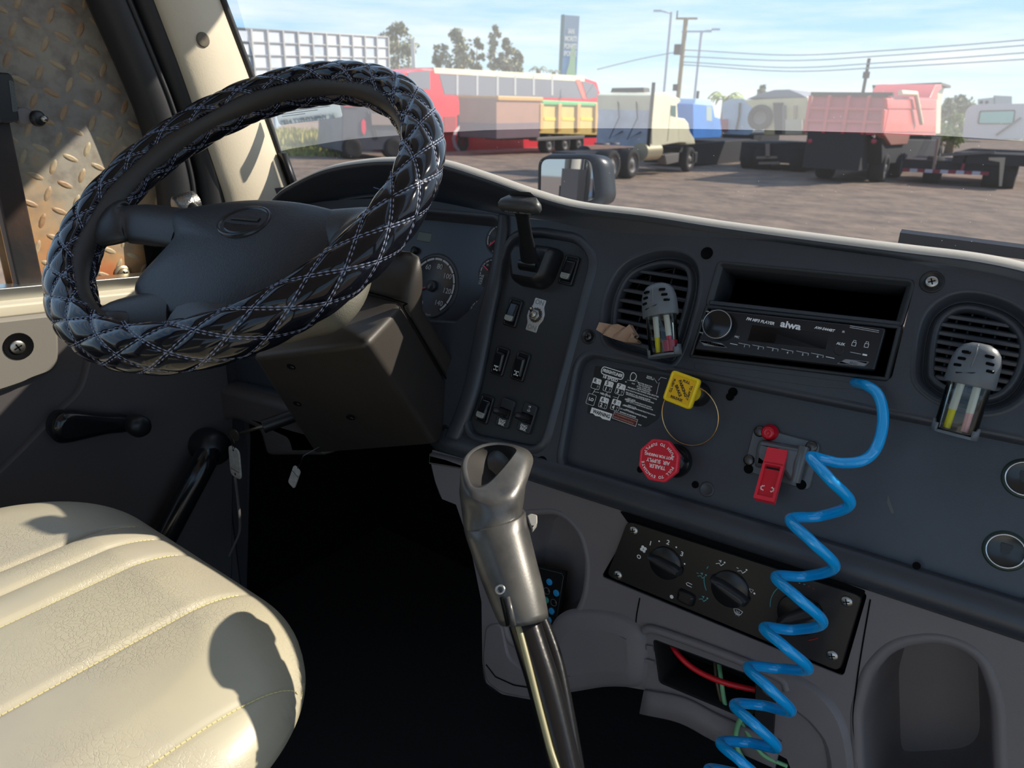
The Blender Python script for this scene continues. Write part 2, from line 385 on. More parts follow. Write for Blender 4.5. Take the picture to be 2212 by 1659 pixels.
# grab handle on the kick side
gh = thing('grab_handle', 'thick black grab handle slanting up from behind the seat cushion', 'handle', dpt(400, 1100, XP+.02))
P = [dpt(x, y, X) for x, y, X in [(300, 1260, XP+.03), (345, 1180, XP+.05), (395, 1085, XP+.06), (440, 1000, XP+.06), (455, 965, XP+.04), (450, 945, XP+.0)]]
obj('grip', MB().tube(spline(P, 6), .021, 16), M_gloss, gh)
obj('end_cap', MB().lathe(Fr(P[-2], (0, 0, 1), (0, -1, 0)), [(.0, .03), (.026, .026), (.031, .01), (.03, -.02), (.02, -.045)], 22), M_blk, gh)
# kick panel ahead of the door
XK = XP+.005
kp = DR(XK)
mb = MB().plate(kp, [(.655, -1.0), (.69, -.74), (.705, -.62), (.70, -.45), (.80, -.30), (1.12, -.28), (1.12, -.14), (.80, -.14), (.72, bz(.72)-.01), (.66, -.5)], [], -.06, .0)
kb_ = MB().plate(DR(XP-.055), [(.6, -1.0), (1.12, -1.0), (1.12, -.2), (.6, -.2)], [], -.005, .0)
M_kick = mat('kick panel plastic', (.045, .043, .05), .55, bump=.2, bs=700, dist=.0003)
struct('wall_left_dark', kb_, M_void, 'near-black sheet behind the kick panel, painted for the unlit footwell', cat='wall')  # near-black sheet painted for the dark of the unlit footwell
wl = struct('wall_left', mb, M_kick, 'dark kick panel between door and bulkhead', cat='wall')
mb = MB().box(DR(XP-.10), -.95, 1.1, -1.0, -.5, 0, .01); mb.box(DR(XP-.10), -.95, -.55, -.5, .66, -.0, .01)
struct('wall_left_outer', mb, mat('cab white', (.55, .55, .53), .4), 'outer skin of the driver side', cat='wall')

# ---- A pillar trim
Lp = [(335, 0, -1.142), (392, 150, -1.142), (436, 275, -1.142), (470, 375, -1.142), (492, 440, -1.142), (520, 560, -1.142)]
Rp = [(476, 0, -1.150), (533, 150, -1.150), (579, 275, -1.150), (612, 370, -1.150), (640, 450, -1.150), (680, 560, -1.150)]
Lq, Rq = ext([dpt(*a) for a in Lp]), ext([dpt(*a) for a in Rp])
Lq, Rq = spline(Lq, 6), spline(Rq, 6)
rs = []
for a, b in zip(Lq, Rq):
    r = []
    n_ = Vector((1, -.75, 0)).normalized()
    for k in range(13):
        t = k/12; q = a.lerp(b, t) + n_*(.022*math.sin(PI*t)**.7); r.append(q)
    r += [b+Vector((-.05, -.004, 0)), a+Vector((-.06, .0, 0))]
    rs.append(r)
pil = thing('trim_1', "cream vinyl windscreen pillar trim beside the driver's window", 'pillar', Rq[-1], kind='structure')
obj('trim_panel', MB().rings(rs, cap0=True, cap1=True), M_cream, pil)
pf = Fr(dpt(438, 86, -1.128), (-.03, 1, 0), (0, -.2, 1))
obj('screw_well', MB().lathe(pf, [(.011, -.01), (.011, .0015), (.009, .002), (0, .001)], 22), mat('well', (.12, .10, .07), .6), pil)
screw('screw', pf.sub(0, 0, -.003), .006, pil, mt=mat('brassy screw', (.35, .25, .10), .4, 1))
# dark seal between pillar and windscreen
obj('seal_strip', MB().tube(spline(ext([dpt(x, y, -1.151) for x, y in [(481, 0), (538, 150), (584, 275), (617, 370), (651, 460)]]), 6), .0062, 8), M_rubber, pil)
obj('trim_cap', MB().rings([[p+Vector((.0, .0, 0)), p+Vector((.012, .0, 0)), p+Vector((.012, .012, 0)), p+Vector((0, .012, 0))] for p in [dpt(600, 330, -1.145), dpt(642, 450, -1.145)]], cap0=True, cap1=True), M_blk, pil)

# ---- windscreen
def ws(x, z):
    """windscreen surface: y for a given x, z"""
    t = min(1, abs((x+.08)/1.04)); y0 = .86 + .30*(1-t**2.6); k = .24 + .42*(1-t**2)
    return Vector((x, y0 - k*(z+.13), z))
def ws_hit(px, py):
    d = ray(px, py); s = .3
    for _ in range(60):
        q = d*s; e_ = ws(q.x, q.z).y - q.y
        s += e_/max(.3, d.y + .4*abs(d.z)); 
    return d*s
Bp = [(560, 338), (650, 318), (750, 301), (900, 289), (1050, 281), (1200, 277.5), (1350, 277), (1500, 278.5), (1700, 282), (1900, 287), (2050, 294), (2212, 305), (2400, 322)]
Bq = [ws_hit(*p) for p in Bp]
def bz_(x):
    if x <= Bq[0].x: return Bq[0].z
    for a, b in zip(Bq, Bq[1:]):
        if x <= b.x: return a.z + (b.z-a.z)*(x-a.x)/(b.x-a.x)
    return Bq[-1].z - .02*(x-Bq[-1].x)
NX = 60
mb = MB(); mb2 = MB(); cols = []
for i in range(NX+1):
    x = -1.15 + 2.12*i/NX; zb = bz_(x); zl = -.40
    lo = [ws(x, zl+(zb-zl)*k/3) for k in range(4)]; hi = [ws(x, zb+(.62-zb)*k/6) for k in range(7)]
    cols.append((lo, hi))
mb.rings([c[0] for c in cols], closed=False); mb2.rings([c[1] for c in cols], closed=False)
def glass(name, dust, tint=(1, 1, 1)):
    m = bpy.data.materials.new(name); m.use_nodes = True; n = m.node_tree; n.nodes.clear(); N_ = lambda t: n.nodes.new(t)
    o = N_('ShaderNodeOutputMaterial'); tr = N_('ShaderNodeBsdfTransparent'); tr.inputs[0].default_value = (*tint, 1)
    gl = N_('ShaderNodeBsdfGlossy'); gl.inputs['Roughness'].default_value = .02; fr = N_('ShaderNodeFresnel'); fr.inputs[0].default_value = 1.2
    m1 = N_('ShaderNodeMixShader'); n.links.new(fr.outputs[0], m1.inputs[0]); n.links.new(tr.outputs[0], m1.inputs[1]); n.links.new(gl.outputs[0], m1.inputs[2])
    df = N_('ShaderNodeBsdfTranslucent'); df.inputs[0].default_value = (.93, .95, 1, 1)
    t = N_('ShaderNodeTexCoord'); nz = N_('ShaderNodeTexNoise'); nz.inputs['Scale'].default_value = 5; nz.inputs['Detail'].default_value = 6; n.links.new(t.outputs['Object'], nz.inputs[0])
    mr = N_('ShaderNodeMapRange'); mr.inputs['To Min'].default_value = dust*.8; mr.inputs['To Max'].default_value = dust*1.2; n.links.new(nz.outputs['Fac'], mr.inputs['Value'])
    vo = N_('ShaderNodeTexVoronoi'); vo.inputs['Scale'].default_value = 70; n.links.new(t.outputs['Object'], vo.inputs['Vector'])
    lt = N_('ShaderNodeMath'); lt.operation = 'LESS_THAN'; lt.inputs[1].default_value = .045; n.links.new(vo.outputs['Distance'], lt.inputs[0])
    ad = N_('ShaderNodeMath'); ad.operation = 'MULTIPLY_ADD'; ad.inputs[1].default_value = .12; ad.use_clamp = True; n.links.new(lt.outputs[0], ad.inputs[0]); n.links.new(mr.outputs[0], ad.inputs[2])
    m2 = N_('ShaderNodeMixShader'); n.links.new(ad.outputs[0], m2.inputs[0]); n.links.new(m1.outputs[0], m2.inputs[1]); n.links.new(df.outputs[0], m2.inputs[2])
    n.links.new(m2.outputs[0], o.inputs[0]); return m
win = thing('window_1', 'dusty windscreen with a darker tone painted along its lower edge', 'windscreen', (0, 1.0, -.4), kind='structure')
obj('glass_pane', mb2, glass('dusty glass', .13), win, label='dust-hazed upper part of the windscreen')
obj('lower_band', mb, glass('shade tint band', .012, (.58, .60, .66)), win, label='lower part of the windscreen, its shade put into the tint')  # tint darkens the view here in place of shade and reflections on the glass
# sticker seen from behind
u0, u1, u2 = ws_hit(597, 240), ws_hit(735, 222), ws_hit(604, 268)
sf = Fr(u0, u1-u0, u0-u2)
sw, shh = (u1-u0).length, (u0-u2).length
M_stk = mat('sticker paper', (.8, .84, .86), .7); _n = M_stk.node_tree; _t = _n.nodes.new('ShaderNodeBsdfTranslucent'); _t.inputs[0].default_value = (.62, .66, .68, 1); _n.links.new(_t.outputs[0], _n.nodes['Material Output'].inputs[0])
st = thing('window_sticker', 'white printed sticker on the windscreen seen through the top of the steering wheel', 'sticker', u0)
obj('paper', MB().relief(sf, rrect(sw, shh*1.1, .006, sw/2, -shh/2), [(0, .003), (0, .0045)], cap0=True), M_stk, st)
mb = MB()
for k, w_ in enumerate((.75, .55, .35)): mb.box(sf, sw*.08, sw*(.1+w_), -shh*(.12+.16*k), -shh*(.08+.16*k), .0045, .005)
mb.text(sf, sw*.5, -shh*.78, 'PS14 TYPHYNPNY 36', .011, bold=.0003)
obj('print', mb, mat('faded print', (.22, .26, .32), .7), st)

# outside sun visor above the windscreen
vz = thing('sun_visor', 'outside sun visor above the windscreen', 'visor', (0, 1.1, .5))
obj('visor_blade', MB().rings([[Vector((x, .88, .64)), Vector((x, 1.05, .60)), Vector((x, 1.20, .505)), Vector((x, 1.195, .500)), Vector((x, 1.04, .588)), Vector((x, .88, .62))] for x in (-1.25, -.6, 0, .6, 1.05)], cap0=True, cap1=True), mat('visor white', (.5, .5, .48), .5), vz)
# ---- seat cushion
M_seat = mat('cracked vinyl', lin(186, 179, 156), .40, bump=.55, bs=190, kind='crack', dist=.0012, c2=lin(172, 166, 152), vs_=5, coat=.12, cr=.25)
seat = thing('driver_seat', 'worn cream vinyl driver seat cushion with stitched flutes in the lower left corner', 'seat', (-.72, 0, -1))
x0, x1, y0, y1, zt, zb_ = -.995, -.408, -.55, .362, -.460, -.64
flutes = [-.935, -.872, -.81, -.752, -.672, -.585]
flutes = [ZP(-.45).at(108, 1182)[0], ZP(-.45).at(181, 1200)[0], ZP(-.45).at(202, 1251)[0], ZP(-.45).at(307, 1363)[0]]
seamx = ZP(-.45).at(463, 1518)[0]
grooves = flutes + [seamx]
mb = MB()
GX, GY = 200, 120
CR = .17
def hgt2(ix, iy):
    """crown of the cushion: rounded plan, quarter-round edge, stitched grooves with pillows between"""
    x = x0 + (x1-x0)*ix; y = y0 + (y1-y0)*iy; d = min(x-x0, x1-x, y1-y)
    for cx_, sx_ in ((x1-CR, 1), (x0+CR, -1)):
        ux, uy = (x-cx_)*sx_, y-(y1-CR)
        if ux > 0 and uy > 0:
            l = math.hypot(ux, uy)
            if l > CR: x, y = cx_+sx_*ux*CR/l, y1-CR+uy*CR/l; l = CR
            d = CR-l
    e_ = min(1, max(0, 1-d/.085)); drop = (1-math.sqrt(max(0, 1-e_*e_)))*.048
    g = 0
    for gx in grooves:
        dd = abs(x-gx); fade = max(0, min(1, d/.03)); g -= fade*(.0042 if gx != seamx else .0028)*math.exp(-(dd/.0038)**2)
    gs = sorted([x0-.02]+grooves[:]+[x1+.1])
    for p, q in zip(gs, gs[1:]):
        if p <= x < q: t_ = (x-p)/(q-p); g += .0032*math.sin(PI*t_)
    return Vector((x, y, zt-drop+g*(1-e_)+.008*(1-((x-(x0+x1)/2)/((x1-x0)/2))**2)*(1-e_)))
ux_ = sorted(set([i/GX for i in range(GX+1)] + [min(1, max(0, (g-x0)/(x1-x0)+d)) for g in grooves for d in (-.01, -.006, -.003, 0, .003, .006, .01)] + [1-(1-math.cos(i*PI/40))*.15 for i in range(20)]))
uy_ = sorted(set([i/GY for i in range(GY+1)] + [1-(1-math.cos(i*PI/40))*.12 for i in range(20)]))
rows = [[hgt2(a, b) for a in ux_] for b in uy_]
def outside(ix, iy):
    x = x0 + (x1-x0)*ix; y = y0 + (y1-y0)*iy
    return any((x-cx_)*sx_ > 0 and y > y1-CR and math.hypot(x-cx_, y-(y1-CR)) >= CR for cx_, sx_ in ((x1-CR, 1), (x0+CR, -1)))
nx_ = len(ux_); mb.v = [p for r in rows for p in r]
for j in range(len(uy_)-1):
    for i in range(nx_-1):
        if outside(ux_[i], uy_[j]) and outside(ux_[i+1], uy_[j]) and outside(ux_[i], uy_[j+1]) and outside(ux_[i+1], uy_[j+1]): continue
        mb.f.append([j*nx_+i, j*nx_+i+1, (j+1)*nx_+i+1, (j+1)*nx_+i]); mb.sm.append(True)
# skirt down the front and sides
edge = [r[0] for r in rows] + rows[-1][1:-1] + [r[-1] for r in rows][::-1]
def sk(p, dz, k):
    d = Vector((p.x-(x0+x1)/2, max(0, p.y-.1)*1.2, 0)); d = d.normalized() if d.length else d
    return Vector((p.x, p.y, p.z)) + d*k + Vector((0, 0, dz))
mb.rings([[sk(p, 0, 0) for p in edge], [sk(p, -.007, .0005) for p in edge], [sk(p, -.015, -.005) for p in edge], [sk(p, -.022, -.018) for p in edge], [sk(p, -.028, -.04) for p in edge], [sk(p, -.034, -.08) for p in edge], [sk(p, -.038, -.15) for p in edge]], closed=False)
obj('cushion', mb, M_seat, seat)
# stitching along the flutes
mb = MB(); yy = -.45
thr = mat('cream thread', lin(225, 215, 160), .7)
for g in grooves:
    y = -.3
    while y < y1-.035:
        for k in (0,):
            a = Vector((g+.0012, y, 0)); iy = (y-y0)/(y1-y0); ix = (g+.0012-x0)/(x1-x0)
            p = hgt2(ix, iy)+Vector((0, 0, .0009)); iy2 = (y+.0032-y0)/(y1-y0); q = hgt2(ix, iy2)+Vector((0, 0, .0009))
            f_ = Fr(p, q-p, (1, 0, 0)); mb.box(f_, 0, .0038, -.0005, .0005, -.0004, .0004)
        y += .0044
obj('stitching', mb, thr, seat, kind='stuff')
mb = MB().box(ZP(-1), -.93, -.52, -.5, .2, 0, .35)
obj('pedestal', mb, M_blk, seat, bevel=.01)
bb = MB()
bb.rings([[Vector((-1.0, -.50-.18*t, -.44+.68*t)), Vector((-.46, -.50-.18*t, -.44+.68*t)), Vector((-.46, -.62-.18*t, -.44+.68*t)), Vector((-1.0, -.62-.18*t, -.44+.68*t))] for t in (0, .25, .5, .75, 1)], cap0=True, cap1=True)
obj('backrest', bb, M_seat, seat, bevel=.04, seg=4)
# ================================================================== dashboard
def P3(fr, L_, w=0): return [fr.p(*fr.at(x, y, w), w) for x, y in L_]
dash = thing('dashboard', 'dark grey moulded dashboard running the width of the cab', 'dashboard', (-.4, .78, -.5))
HW = .045                                                # how far the binnacle brow stands proud of the face
lipA = [(572, 446, HW), (596, 417, HW), (622, 397, HW), (700, 360, HW), (800, 342, HW), (900, 341, HW), (960, 348, HW), (1050, 376, HW*.9), (1150, 411, HW*.6), (1250, 438, HW*.3), (1400, 456, .01), (1550, 479, .005), (1750, 506, .005), (1950, 531, .005), (2100, 549, .003), (2212, 571, .0)]
inA = [(575, 480, -.0), (600, 468, -.02), (640, 458, -.02), (720, 446, -.025), (820, 440, -.025), (900, 441, -.025), (960, 446, -.025), (1040, 458, -.012), (1110, 468, .0), (1190, 478, 0), (1300, 500, 0), (1480, 510, 0), (1700, 524, 0), (1920, 556, 0), (2080, 594, 0), (2212, 640, 0)]
lipA += [(2330, 606, 0), (2480, 672, 0)]; inA += [(2330, 690, 0), (2480, 770, 0)]
lipL = [D.p(*D.at(x, y, w), w) for x, y, w in lipA]; inL = [D.p(*D.at(x, y, w), w) for x, y, w in inA]
for l_, dz in ((lipL, -.02), (inL, -.02)):
    l_.append(l_[-1]+Vector((.25, .005, dz*2))); l_.append(l_[-1]+Vector((.55, .02, -.10)))
lipS, inS = spline(lipL, 8), spline(inL, 8)
rs = []; lipe = []
for a, b in zip(lipS, inS):
    wsx = ws(a.x, -.16-.02); yb = max(wsx.y-.02, a.y+.03)
    far = Vector((a.x, yb, a.z - (yb-a.y)*.30))
    d = (b-a)
    n_ = D.ez
    hump = min(1, max(0, (-.45-a.x)/.15))                # concave underside below the brow
    r = [far, a.lerp(far, .5)+Vector((0, 0, .004)), a+Vector((0, .016, -.003)), a+Vector((0, .010, -.0004)), a+Vector((0, -.001, -.0045)), a+Vector((0, -.004, -.0075)), a+Vector((0, -.001, -.012))]
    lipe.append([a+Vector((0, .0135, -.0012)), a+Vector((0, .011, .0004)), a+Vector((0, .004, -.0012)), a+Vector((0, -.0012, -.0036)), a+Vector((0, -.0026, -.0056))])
    for t in (.25, .5, .75): r.append((a+Vector((0, -.001, -.012))).lerp(b, t) - n_*(.016*hump*math.sin(PI*t)))
    r.append(b)
    rs.append(r)
obj('top_pad', MB().rings(rs, closed=False), M_dash, dash)
obj('lip_bead', MB().rings(lipe, closed=False), mat('sunlit dusty lip', (.48, .46, .42), .5, bump=.3, bs=500, dist=.0004), dash, label='dusty bead along the top edge of the dashboard, sun glare in its colour')  # pale tone carries the sun glare on the edge as well as dust
# recessed beads on the brow underside
inner = [D.p(*D.at(x, y, -.01), -.01) for x, y in [(735, 433), (800, 424), (870, 423)]]
obj('brow_bead', MB().tube(spline(inner, 6), .004, 6), M_dash, dash)
# main face
clu = rnd(D.pts([(760, 452), (905, 458), (1079, 474), (1072, 520), (1052, 600), (1030, 655), (985, 693), (930, 690), (740, 660)]), [.01, .01, .004, .05, .05, .03, .03, .01, .02])
swp = rnd(D.pts([(1104, 515), (1160, 508), (1245, 522), (1277, 560), (1168, 968), (1020, 938), (1010, 905)]), [.012, .03, .02, .02, .012, .012, .02])
rec = rnd([(-.420, -.173), (.30, -.150), (.30, -.312), (-.408, -.313)][::-1], [.018, .02, .02, .026], 8)
v1 = sm2(D.pts([(1303, 715), (1310, 640), (1343, 578), (1395, 550), (1450, 543), (1497, 562), (1509, 612), (1492, 690), (1468, 762), (1440, 790), (1385, 770), (1318, 747)]), 5)
v2 = sm2(D.pts([(1978, 800), (1992, 700), (2030, 652), (2090, 634), (2170, 652), (2225, 690), (2248, 745), (2230, 820), (2185, 872), (2120, 888), (2040, 868), (1993, 838)]), 5)
pk = rnd(D.pts([(1552, 564), (1978, 604), (1925, 822), (1494, 770)]), .006)
outer = [(b.x, (b-D.p(0, 0)).dot(D.ey)) for b in inS]
outer = [(u, v) for u, v in outer if u > -1.09]
outer[-1] = (.97, outer[-1][1])
outer = outer + [(.97, -.322)] + D.pts([(2212, 1352), (1960, 1262), (1700, 1172), (1340, 1078), (1150, 1012), (933, 960), (918, 905), (880, 800), (700, 790)]) + [(-1.12, -.20), (-1.12, -.06)]
fl = MB().plate(D, outer, [offset(clu, .006), offset(swp, .004), offset(rec, .006), offset(v1, .004), offset(v2, .004), pk], -.004, 0)
obj('face_panel', fl, M_dash, dash, label='dark grey face panel of the dashboard')
def pocket(fr, poly, prof, mt, parent, name, floor=True, label=None):
    return obj(name, MB().relief(fr, poly, prof, cap1=floor), mt, parent, label=label)
# rolled edges round the openings
tb = MB().relief(D, rec, [(.0075, -.002), (.006, .0005), (.003, .0012), (0, 0), (-.002, -.004), (-.0025, -.012)])
obj('recess_tray', tb, M_dash, dash)
pocket(D, swp, [(.012, -.001), (.010, .001), (.006, .0055), (.002, .0055), (0, .002), (-.001, -.005)], M_dash, dash, 'switch_surround', floor=False)
# lower rail of the face
low = [(850, 940), (933, 963), (1152, 1036), (1338, 1096), (1570, 1170), (1806, 1246), (2006, 1312), (2212, 1380), (2400, 1444), (2600, 1510)]
lowp = [D.p(*D.at(x, y), -.002) for x, y in low]; lowp = lowp[1:] + [Vector((.55, lowp[-1].y, lowp[-1].z)), Vector((.97, lowp[-1].y, lowp[-1].z))]
rs = []
for p in spline(lowp, 5):
    rs.append([p + D.ey*(a+.022) + D.ez*b for a, b in ((.008, .0), (.006, .003), (0, .006), (-.010, .0085), (-.020, .006), (-.026, -.004), (-.026, -.03), (.01, -.03))])
obj('lower_rail', MB().rings(rs, cap0=True, cap1=True), M_dash, dash)
# the ridge that frames the instruments on their right
rid = [D.p(*D.at(x, y, .004), .004) for x, y in [(1082, 462), (1078, 500), (1062, 590), (1035, 700), (1008, 830), (985, 900), (965, 945)]]
rr_ = []
for i, p in enumerate(spline(rid, 6)):
    w_ = .010 + .010*min(1, i/20)
    rr_.append([p + D.ex*a + D.ez*b for a, b in ((-.004, -.03), (-.004, 0), (0, .004), (w_*.8, .003), (w_, 0), (w_, -.006))])
obj('binnacle_ridge', MB().rings(rr_, cap0=True, cap1=True), M_dash, dash)
# plain screws and empty screw wells on the face
def well(px, py, r, parent=dash, fr=D, filled=None, w=0):
    f = fr.pix(px, py, w)
    o = obj('screw_well', MB().lathe(f, [(r*1.25, 0), (r*1.18, .0014), (r*1.02, .0010), (r*.98, .0004), (0, .0003)], 24, cap0=False, cap1=False), M_void if filled is None else M_blk, parent)
    if filled: screw('screw', f.sub(0, 0, .0003), r*.66, parent, mt=filled, h=.0016)
M_dsteel = mat('dark screw', (.10, .10, .10), .35, 1)
well(960, 933, .008, filled=M_dsteel); well(1271, 727, .0075, filled=M_dsteel); well(2013, 609, .0085, filled=M_steel)
well(1527, 547, .0055); well(1171, 998, .0058); well(1583, 847, .004, w=-.011); well(1577, 857, .0035, w=-.011)
for x, y, r in ((1128, 480, .004), (1383, 1014, .004), (1502, 1047, .004), (1980, 1222, .0035)):
    f = D.pix(x, y, .0 if y > 1200 or y < 500 else -.0115); obj('drill_hole', MB().lathe(f, [(r, .0005), (0, .0006)], 16, cap0=False, cap1=False), M_void, dash)
f = D.pix(1527, 1057, -.012); obj('blanking_plug', MB().lathe(f, [(.0085, 0), (.008, .0012), (.006, .0012), (.005, .0005), (0, .0005)], 20, cap0=False, cap1=False), M_dash, dash)
# scrape mark on the panel
obj('scrape', MB().relief(D, rnd(D.pts([(1918, 1068), (1932, 1108), (1926, 1110), (1916, 1085)], -.012), .001), [(0, -.0119), (0, -.0116)]), mat('scrape', (.10, .11, .11), .6), dash)

# ---- instruments
ic = thing('instrument_cluster', 'blue-grey instrument cluster with speedometer behind the steering wheel', 'instrument cluster', D.p(-.75, -.1, -.03))
M_face = mat('gauge face', (.040, .048, .066), .32, spec=.6)
cw = -.028
obj('bezel_wall', MB().relief(D, clu, [(.007, 0), (.003, .001), (0, -.002), (-.002, -.012), (-.004, cw)], cap1=False), M_dash, ic)
obj('face_plate', MB().relief(D, offset(clu, .0), [(0, cw-.002), (0, cw)]), M_face, ic)
M_tick = mat('gauge print', (.62, .66, .72), .5)
def gauge(px, py, r, a0, a1, n, nums, needle, ns=.0, label='small round gauge'):
    f = D.pix(px, py, cw)
    g = obj('gauge', MB().lathe(f, [(r*1.16, .0), (r*1.15, .0012), (r*1.06, .0012), (r*1.04, .0004), (0, .0004)], 40, cap0=False, cap1=False), mat('gauge dial', (.042, .050, .068), .35, spec=.6), ic, label=label)
    mb = MB(); K = 44
    for k in range(K):
        b, c = a0+(a1-a0)*k/K, a0+(a1-a0)*(k+1)/K
        mb.add([f.p(q*math.cos(t), q*math.sin(t), .0009) for q, t in ((r, b), (r, c), (r*.93, c), (r*.93, b))], [(0, 1, 2, 3)])
    for s, t, sz in nums: mb.text(f.sub(0, 0, .0011), (r*.72)*math.cos(t), (r*.72)*math.sin(t), s, sz, .0001)
    obj('scale', mb, M_tick, g)
    mb = MB()
    for k in range(n+1):
        t = a0+(a1-a0)*k/n; s_ = f.sub(0, 0, .001, t); mb.box(s_, r*.92, r*1.01, -.0005, .0005, 0, .0004)
    obj('tick_gap', mb, M_void, g)
    s_ = f.sub(0, 0, .003, needle); mb = MB().box(s_, r*.25, r*.86, -.0008, .0008, 0, .0012)
    obj('needle', mb, mat('needle red', (.75, .06, .10), .4), g); obj('needle_hub', MB().lathe(f, [(r*.2, .0005), (r*.2, .004), (r*.15, .006), (0, .006)], 20, cap0=False, cap1=False), M_face, g)
sp_ = [(str(v), R(248-(v/140)*296), .0105) for v in (0, 20, 40, 60, 80, 100, 120, 140)]
gauge(934, 618, .0415, R(252), R(-52), 14, sp_, R(204), label='speedometer dial marked to 140')
gauge(1078, 517, .019, R(215), R(35), 4, [('F', R(45), .004), ('E', R(212), .004)], R(226), label='fuel gauge')
gauge(1062, 590, .019, R(205), R(25), 8, [('20', R(135), .004), ('0', R(205), .004)], R(150), label='oil pressure gauge')
gauge(1040, 676, .019, R(205), R(25), 8, [], R(120))
gauge(800, 600, .038, R(252), R(-52), 10, [(str(v), R(248-(v/30)*296), .009) for v in (0, 5, 10, 15, 20, 25, 30)], R(250), label='rev counter dial mostly hidden by the wheel rim')
f = D.pix(917, 512, cw); obj('display', MB().relief(f, rrect(.026, .0125, .001), [(.001, 0), (0, .0006)]), mat('lcd', (.11, .13, .10), .25), ic, label='grey-green display window')
obj('reset_button', MB().lathe(D.pix(899, 542, cw), [(.0055, 0), (.0055, .006), (.004, .0072), (0, .0072)], 18, cap0=False, cap1=False), M_blk, ic)
mb = MB(); f = D.pix(1040, 605, cw); mb.relief(f, rrect(.0075, .015, .001), [(0, .0), (0, .0012)]); obj('warning_label', mb, M_gloss, ic)
mb = MB()
for k in range(4): mb.text(f, 0, .005-.0034*k, ('PARK', 'BRK', 'AIR', 'PSI')[k], .0034, .0001, align='CENTER')
for i_ in range(len(mb.v)): mb.v[i_] = mb.v[i_] + D.ez*.0013
obj('warning_print', mb, M_tick, ic)
obj('unit_print', MB().text(D.pix(925, 680, cw+.0004), 0, 0, 'km/h', .005, .0001), M_tick, ic); obj('fuel_print', MB().text(D.pix(1068, 544, cw+.0013), 0, 0, 'FUEL', .0036, .0001), M_tick, ic)

# ---- switch panel
sp2 = thing('switch_panel', 'tall black switch panel with rocker switches left of the centre vent', 'switch panel', D.p(-.45, -.15))
obj('plate', MB().relief(D, offset(swp, -.0005), [(0, -.009), (0, -.005), (-.001, -.0045)]), M_sw, sp2)
SWW = -.0045
def rocker(px, py, w, h, tip, label, symbol=None, base=None, frost=False):
    f = D.pix(px, py, SWW, R(-3))
    r_ = obj('rocker_switch', MB().relief(f, rrect(w, h, .0035), [(0, -.001), (0, .0028), (-.0012, .004), (-.0026, .004), (-.003, .0015)]), M_blk, sp2, label=label)
    iw, ih = w*.70, h*.70
    mb = MB(); rs = []; o = rrect(iw, ih, .003, 0, 0, 4)
    g = f.sub(0, -h*.02, .003, 0, tip)
    mb.relief(g, o, [(0, -.004), (0, .0028), (-.0009, .0040), (-.0030, .0047)])
    obj('button', mb, M_gloss, r_)
    if symbol: symbol(g, r_, iw, ih)
    return r_
M_print = mat('switch print', (.85, .88, .88), .5)
def axle_sym(kind):
    def s(g, par, iw, ih):
        mb = MB(); q = g.sub(0, -ih*.32, .0049)
        for yy_ in (.0024, -.0024):
            mb.box(q, -.0026, .0026, yy_-.0003, yy_+.0003, 0, .0002)
            for sx_ in (-1, 1): mb.relief(q, rrect(.0011, .0019, .0003, sx_*.0027, yy_), [(0, 0), (0, .0003)])
        mb.box(q, -.0003, .0003, -.0024, .0024, 0, .0002)
        z = 0 if kind else .0024; mb.lathe(q.sub(0, z, 0), [(.0011, .0003), (.0006, .0003)], 12, cap0=False, cap1=False)
        obj('symbol', mb, M_print, par)
    return s
def frost(t):
    def s(g, par, iw, ih):
        o_ = rnd([(-iw*.42, -ih*.46), (iw*.42, -ih*.46), (iw*.42, -ih*.18), (-iw*.42, -ih*.18)], [.004, .004, .0005, .0005])
        obj('lens', MB().relief(g, o_, [(0, .003), (0, .0050), (-.0004, .0053)]), mat('worn lens', lin(150, 155, 150), .5, bump=.3, bs=400), par, label='pale worn lens at the foot of the button')
        if t:
            mb = MB()
            for k, l_ in enumerate(t): mb.text(g, 0, -ih*.27-.0034*k, l_, .0034, .0001)
            for i in range(len(mb.v)): mb.v[i] = mb.v[i] + g.ez*.0054
            obj('print', mb, mat('grey print', (.16, .17, .17), .6), par)
    return s
rocker(1231, 585, .021, .037, R(-8), 'rocker switch with a pale worn foot beside the brake lever', frost(('LOAD', 'LAMP')))
rocker(1110, 676, .021, .037, R(-8), 'rocker switch with a smoky lower lens', frost(None))
rocker(1082, 781, .021, .037, R(7), 'left differential lock rocker switch', axle_sym(0))
rocker(1126, 792, .021, .037, R(7), 'right differential lock rocker switch', axle_sym(1))
rocker(1049, 884, .021, .037, R(-8), 'bottom left rocker switch with a scraped foot', frost(('FAN',)))
